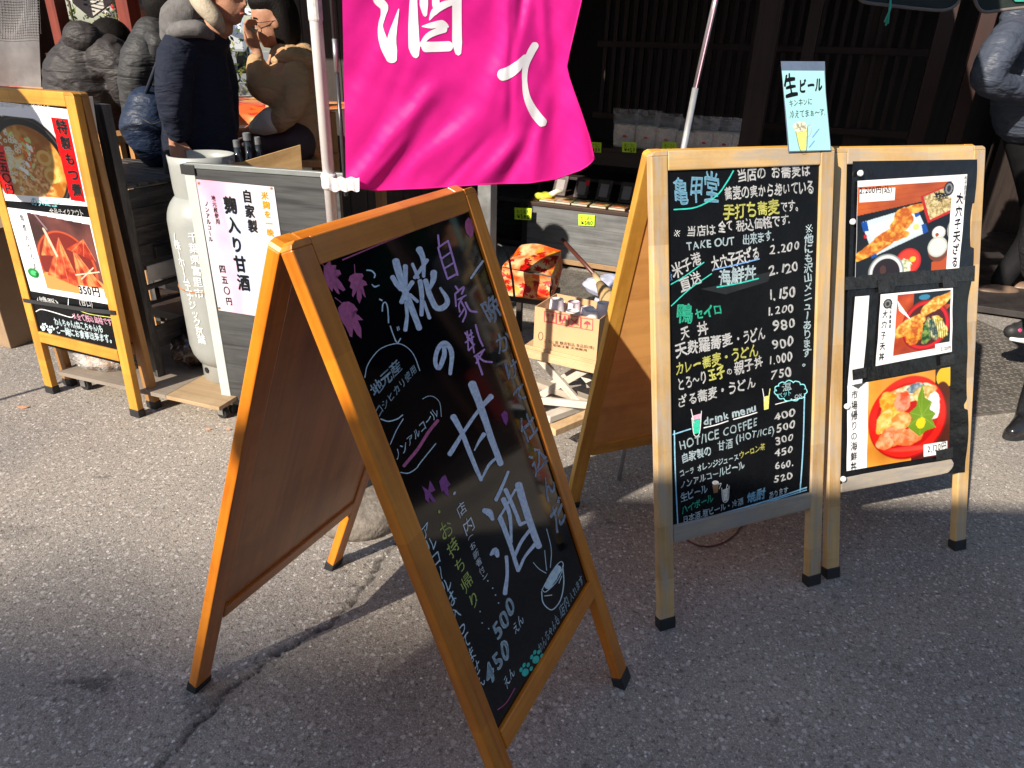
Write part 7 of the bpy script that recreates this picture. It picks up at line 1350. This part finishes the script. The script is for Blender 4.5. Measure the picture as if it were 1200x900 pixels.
for a in (-.3, .7):
    for c in (-.2, .25): MB().box(np.array([T2(a, c)[0], T2(a, c)[1], (tc1[2]-.01)/2]), (.025, .025, (tc1[2]-.01)/2), XS, YS, ZZ).build('leg', ST, tb2)
b3 = thing('small_stool', 'small orange-brown wooden stool below the grey quilted jacket', 'stool', at(147, 200, 3.7)*np.array([1, 1, 0])); c = at(147, 160, 3.7); MB().box(c, (.09, .12, .02), XS, YS, ZZ).build('seat', ST, b3, bevel=.003)
for a in (-.07, .07): 
    for d in (-.09, .09): MB().box(np.array([c[0], c[1], c[2]/2])+XS*a+YS*d, (.015, .015, c[2]/2-.02), XS, YS, ZZ).build('leg', ST, b3)
bx_ = thing('brown_crate', 'plain brown box in shade at the left frame edge', 'box', at(5, 340, 3.5)); q0 = np.array([-2.62, 3.35, 0]); MB().box(q0-XS*.3+YS*.3+ZZ*.3, (.3, .28, .3), XS, YS, ZZ).build('box_body', flat('tan_board', (.3, .2, .12), .7, bump=.2), bx_, bevel=.004); MB().box(q0-XS*.3+YS*.3+ZZ*.606, (.31, .29, .006), XS, YS, ZZ).build('lid', flat('tan_board', (.3, .2, .12), .7), bx_, bevel=.002)
# hedge of leaves, raised ground, car
rl = MB(); rl.box((-6, 22, .45), (18, 11.5, .45)); o = rl.build('raised_lot', flat('lot_surface', (.2, .2, .19), .9, bump=.3)); o['kind'] = 'structure'
hd = thing('hedge', 'clipped green hedge glowing in sun behind the visitors', 'hedge', (-4.9, 8.3, 0)); hl = MB(); r = np.random.default_rng(4); n = 9000
for i in range(n):
    c = np.array([-6.6+r.random()*3.6, 8.0+r.random()*.9, .5+r.random()*1.85]); 
    if r.random() < .25: c[2] = 2.3+.12*r.random()
    a = r.normal(size=3); a /= np.linalg.norm(a); e = np.cross(a, r.normal(size=3)); e /= np.linalg.norm(e); s_ = .02+.02*r.random(); hl.add([c-a*s_, c+e*s_*.45, c+a*s_, c-e*s_*.45], [(0, 1, 2, 3)], mi=i % 3)
hl.build('leaves', [flat('hedge_leaf_a', (.055, .1, .02), .5), flat('hedge_leaf_b', (.1, .14, .03), .5), flat('hedge_leaf_c', (.2, .2, .04), .5)], hd)['kind'] = 'stuff'
for k in range(7): MB().tube([(-6.4+k*.52, 8.45, 0), (-6.35+k*.52+.1*math.sin(k), 8.4, 1.1), (-6.4+k*.52, 8.5, 2.2)], [.03, .02, .008], 7).build('stem', flat('bark', (.12, .09, .06), .9), hd)
car = thing('parked_car', 'silver-white parked car with blue windscreen on the raised lot behind', 'car', (-6.7, 15, .9), .2); CW = flat('silver_white_paint', (.6, .62, .64), .25, coat=.8, var=.03)
sec = [(-2.1, .35), (-2.12, .7), (-1.95, .85), (-1.1, .95), (-.45, 1.38), (.9, 1.42), (1.7, 1.0), (2.1, .95), (2.15, .4)]
ca = Vector((math.cos(-1.25), math.sin(-1.25), 0)); CX = -np.array(ca); CYv = np.array([-CX[1], CX[0], 0]); c0 = np.array([-6.2, 15.2, .9]); cq = lambda a, b, z: c0+CX*a+CYv*b+ZZ*z
MB().prism([cq(a, -.82, z) for a, z in sec], CYv*1.64).build('body', CW, car, bevel=.05)
MB().prism([cq(-1.06, -.7, .97), cq(-1.06, .7, .97), cq(-.48, .62, 1.36), cq(-.48, -.62, 1.36)], np.array(cq(-.02, 0, .03))-c0).build('windscreen', flat('blue_glass', (.12, .3, .4), .08, var=.3, scale=2), car)
for s_ in (-1, 1):
    MB().prism([cq(-.9, s_*.83, .98), cq(.9, s_*.83, 1.0), cq(.75, s_*.83, 1.33), cq(-.4, s_*.83, 1.33)], CYv*.01*s_).build('side_window', flat('dark_glass', (.03, .05, .06), .08), car); MB().ball(cq(-2.05, s_*.6, .72), (.12, .2, .07)).build('headlight', flat('headlamp', (.7, .72, .75), .15, coat=1), car, smooth=True); MB().box(cq(-.85, s_*.95, 1.0), (.08, .1, .06)).build('mirror', CW, car, bevel=.02)
    for a in (-1.35, 1.35): MB().lathe(cq(a, s_*.82-.1*(s_ > 0), .32), [(.18, 0), (.32, .01), (.33, .05), (.32, .19), (.2, .2)], 24, CYv).build('wheel', RUB, car)
MB().box(cq(-2.13, 0, .6), (.02, .5, .06), CX, CYv, ZZ).build('grille', RUB, car)
c2 = car_b = thing('street_sign', 'white diamond-bottomed wooden sign with dark round crest hanging upper left', 'sign', at(104, 20, 5.0)); 
sg = [at(x, y, 5.0) for x, y in ((74, -30), (134, -30), (131, 2), (106, 21), (76, -4))]; MB().prism(sg, YS*.02).build('board', flat('weathered_white_board', (.5, .49, .47), .6, var=.1), c2)
ps = Paint(Plane(at(104, 10, 4.99), -YS+0), off=.004); 
for r_ in (9, 14, 19): ps.ellipse((103, -12), r_*1.1, r_*.9, 0, 'blk', wd=1.1)
ps.stroke([(84, -2), (92, 4), (103, 6), (116, 3)], 1.1, 'blk'); ps.ellipse((104.5, 10), 1.2, 1.2, 0, 'blk'); ps.build(c2, 'crest', PM)
bl2 = thing('bollard_bags', 'red and white bundles on the lot beyond the hedge', 'bundle', at(133, 8, 9.5)*np.array([1, 1, 1])); b = MB(); b.ball(at(130, 8, 9.5), (.12, .1, .14)); b.build('white_bundle', flat('white_cloth', (.7, .68, .68), .7), bl2, smooth=True); MB().ball(at(136, 4, 9.5), (.1, .1, .12)).build('red_bundle', PM['red'], bl2, smooth=True)
# dark stall front behind the visitors, closing the view to the right of the woman
wl = thing('stall_partition', 'dark timber partition behind the seated woman', 'partition', (-.9, 5.2, 0), SYAW)
a0 = at(335, 60, 5.4); 
for k in range(9): c = np.array([a0[0], a0[1], 1.4])+XS*(.1+k*.15); MB().box(c, (.073, .02, 1.4), XS, YS, ZZ).build('plank', DK2, wl, frame=fr(c, XS, YS, ZZ), bevel=.003)

_s = np.array(SD); lc = D.face(12, 160)-_s*1.3
ln = thing('shadow_lantern', 'round pale lantern on a stand, out of view, added to shadow the noodle poster', 'lantern', lc*np.array([1, 1, 0]))  # unseen ball shape added to cast the round shadow on the poster
MB().lathe(lc-ZZ*.22, [(.07, 0), (.075, .02)]+[(.2*math.sin(t)*(1+.015*math.cos(t*22)), .22-.19*math.cos(t)) for t in np.linspace(.42, 2.72, 40)]+[(.075, .42), (.07, .44)], 32).build('paper_shade', flat('lantern_paper', (.6, .45, .35), .8), ln, smooth=True)
MB().tube([lc*np.array([1, 1, 0])+np.array([-.3, 0, 0]), lc+np.array([-.3, 0, .35]), lc+np.array([0, 0, .35]), lc+np.array([0, 0, .2])], .012, 8).build('stand_arm', DK2, ln)
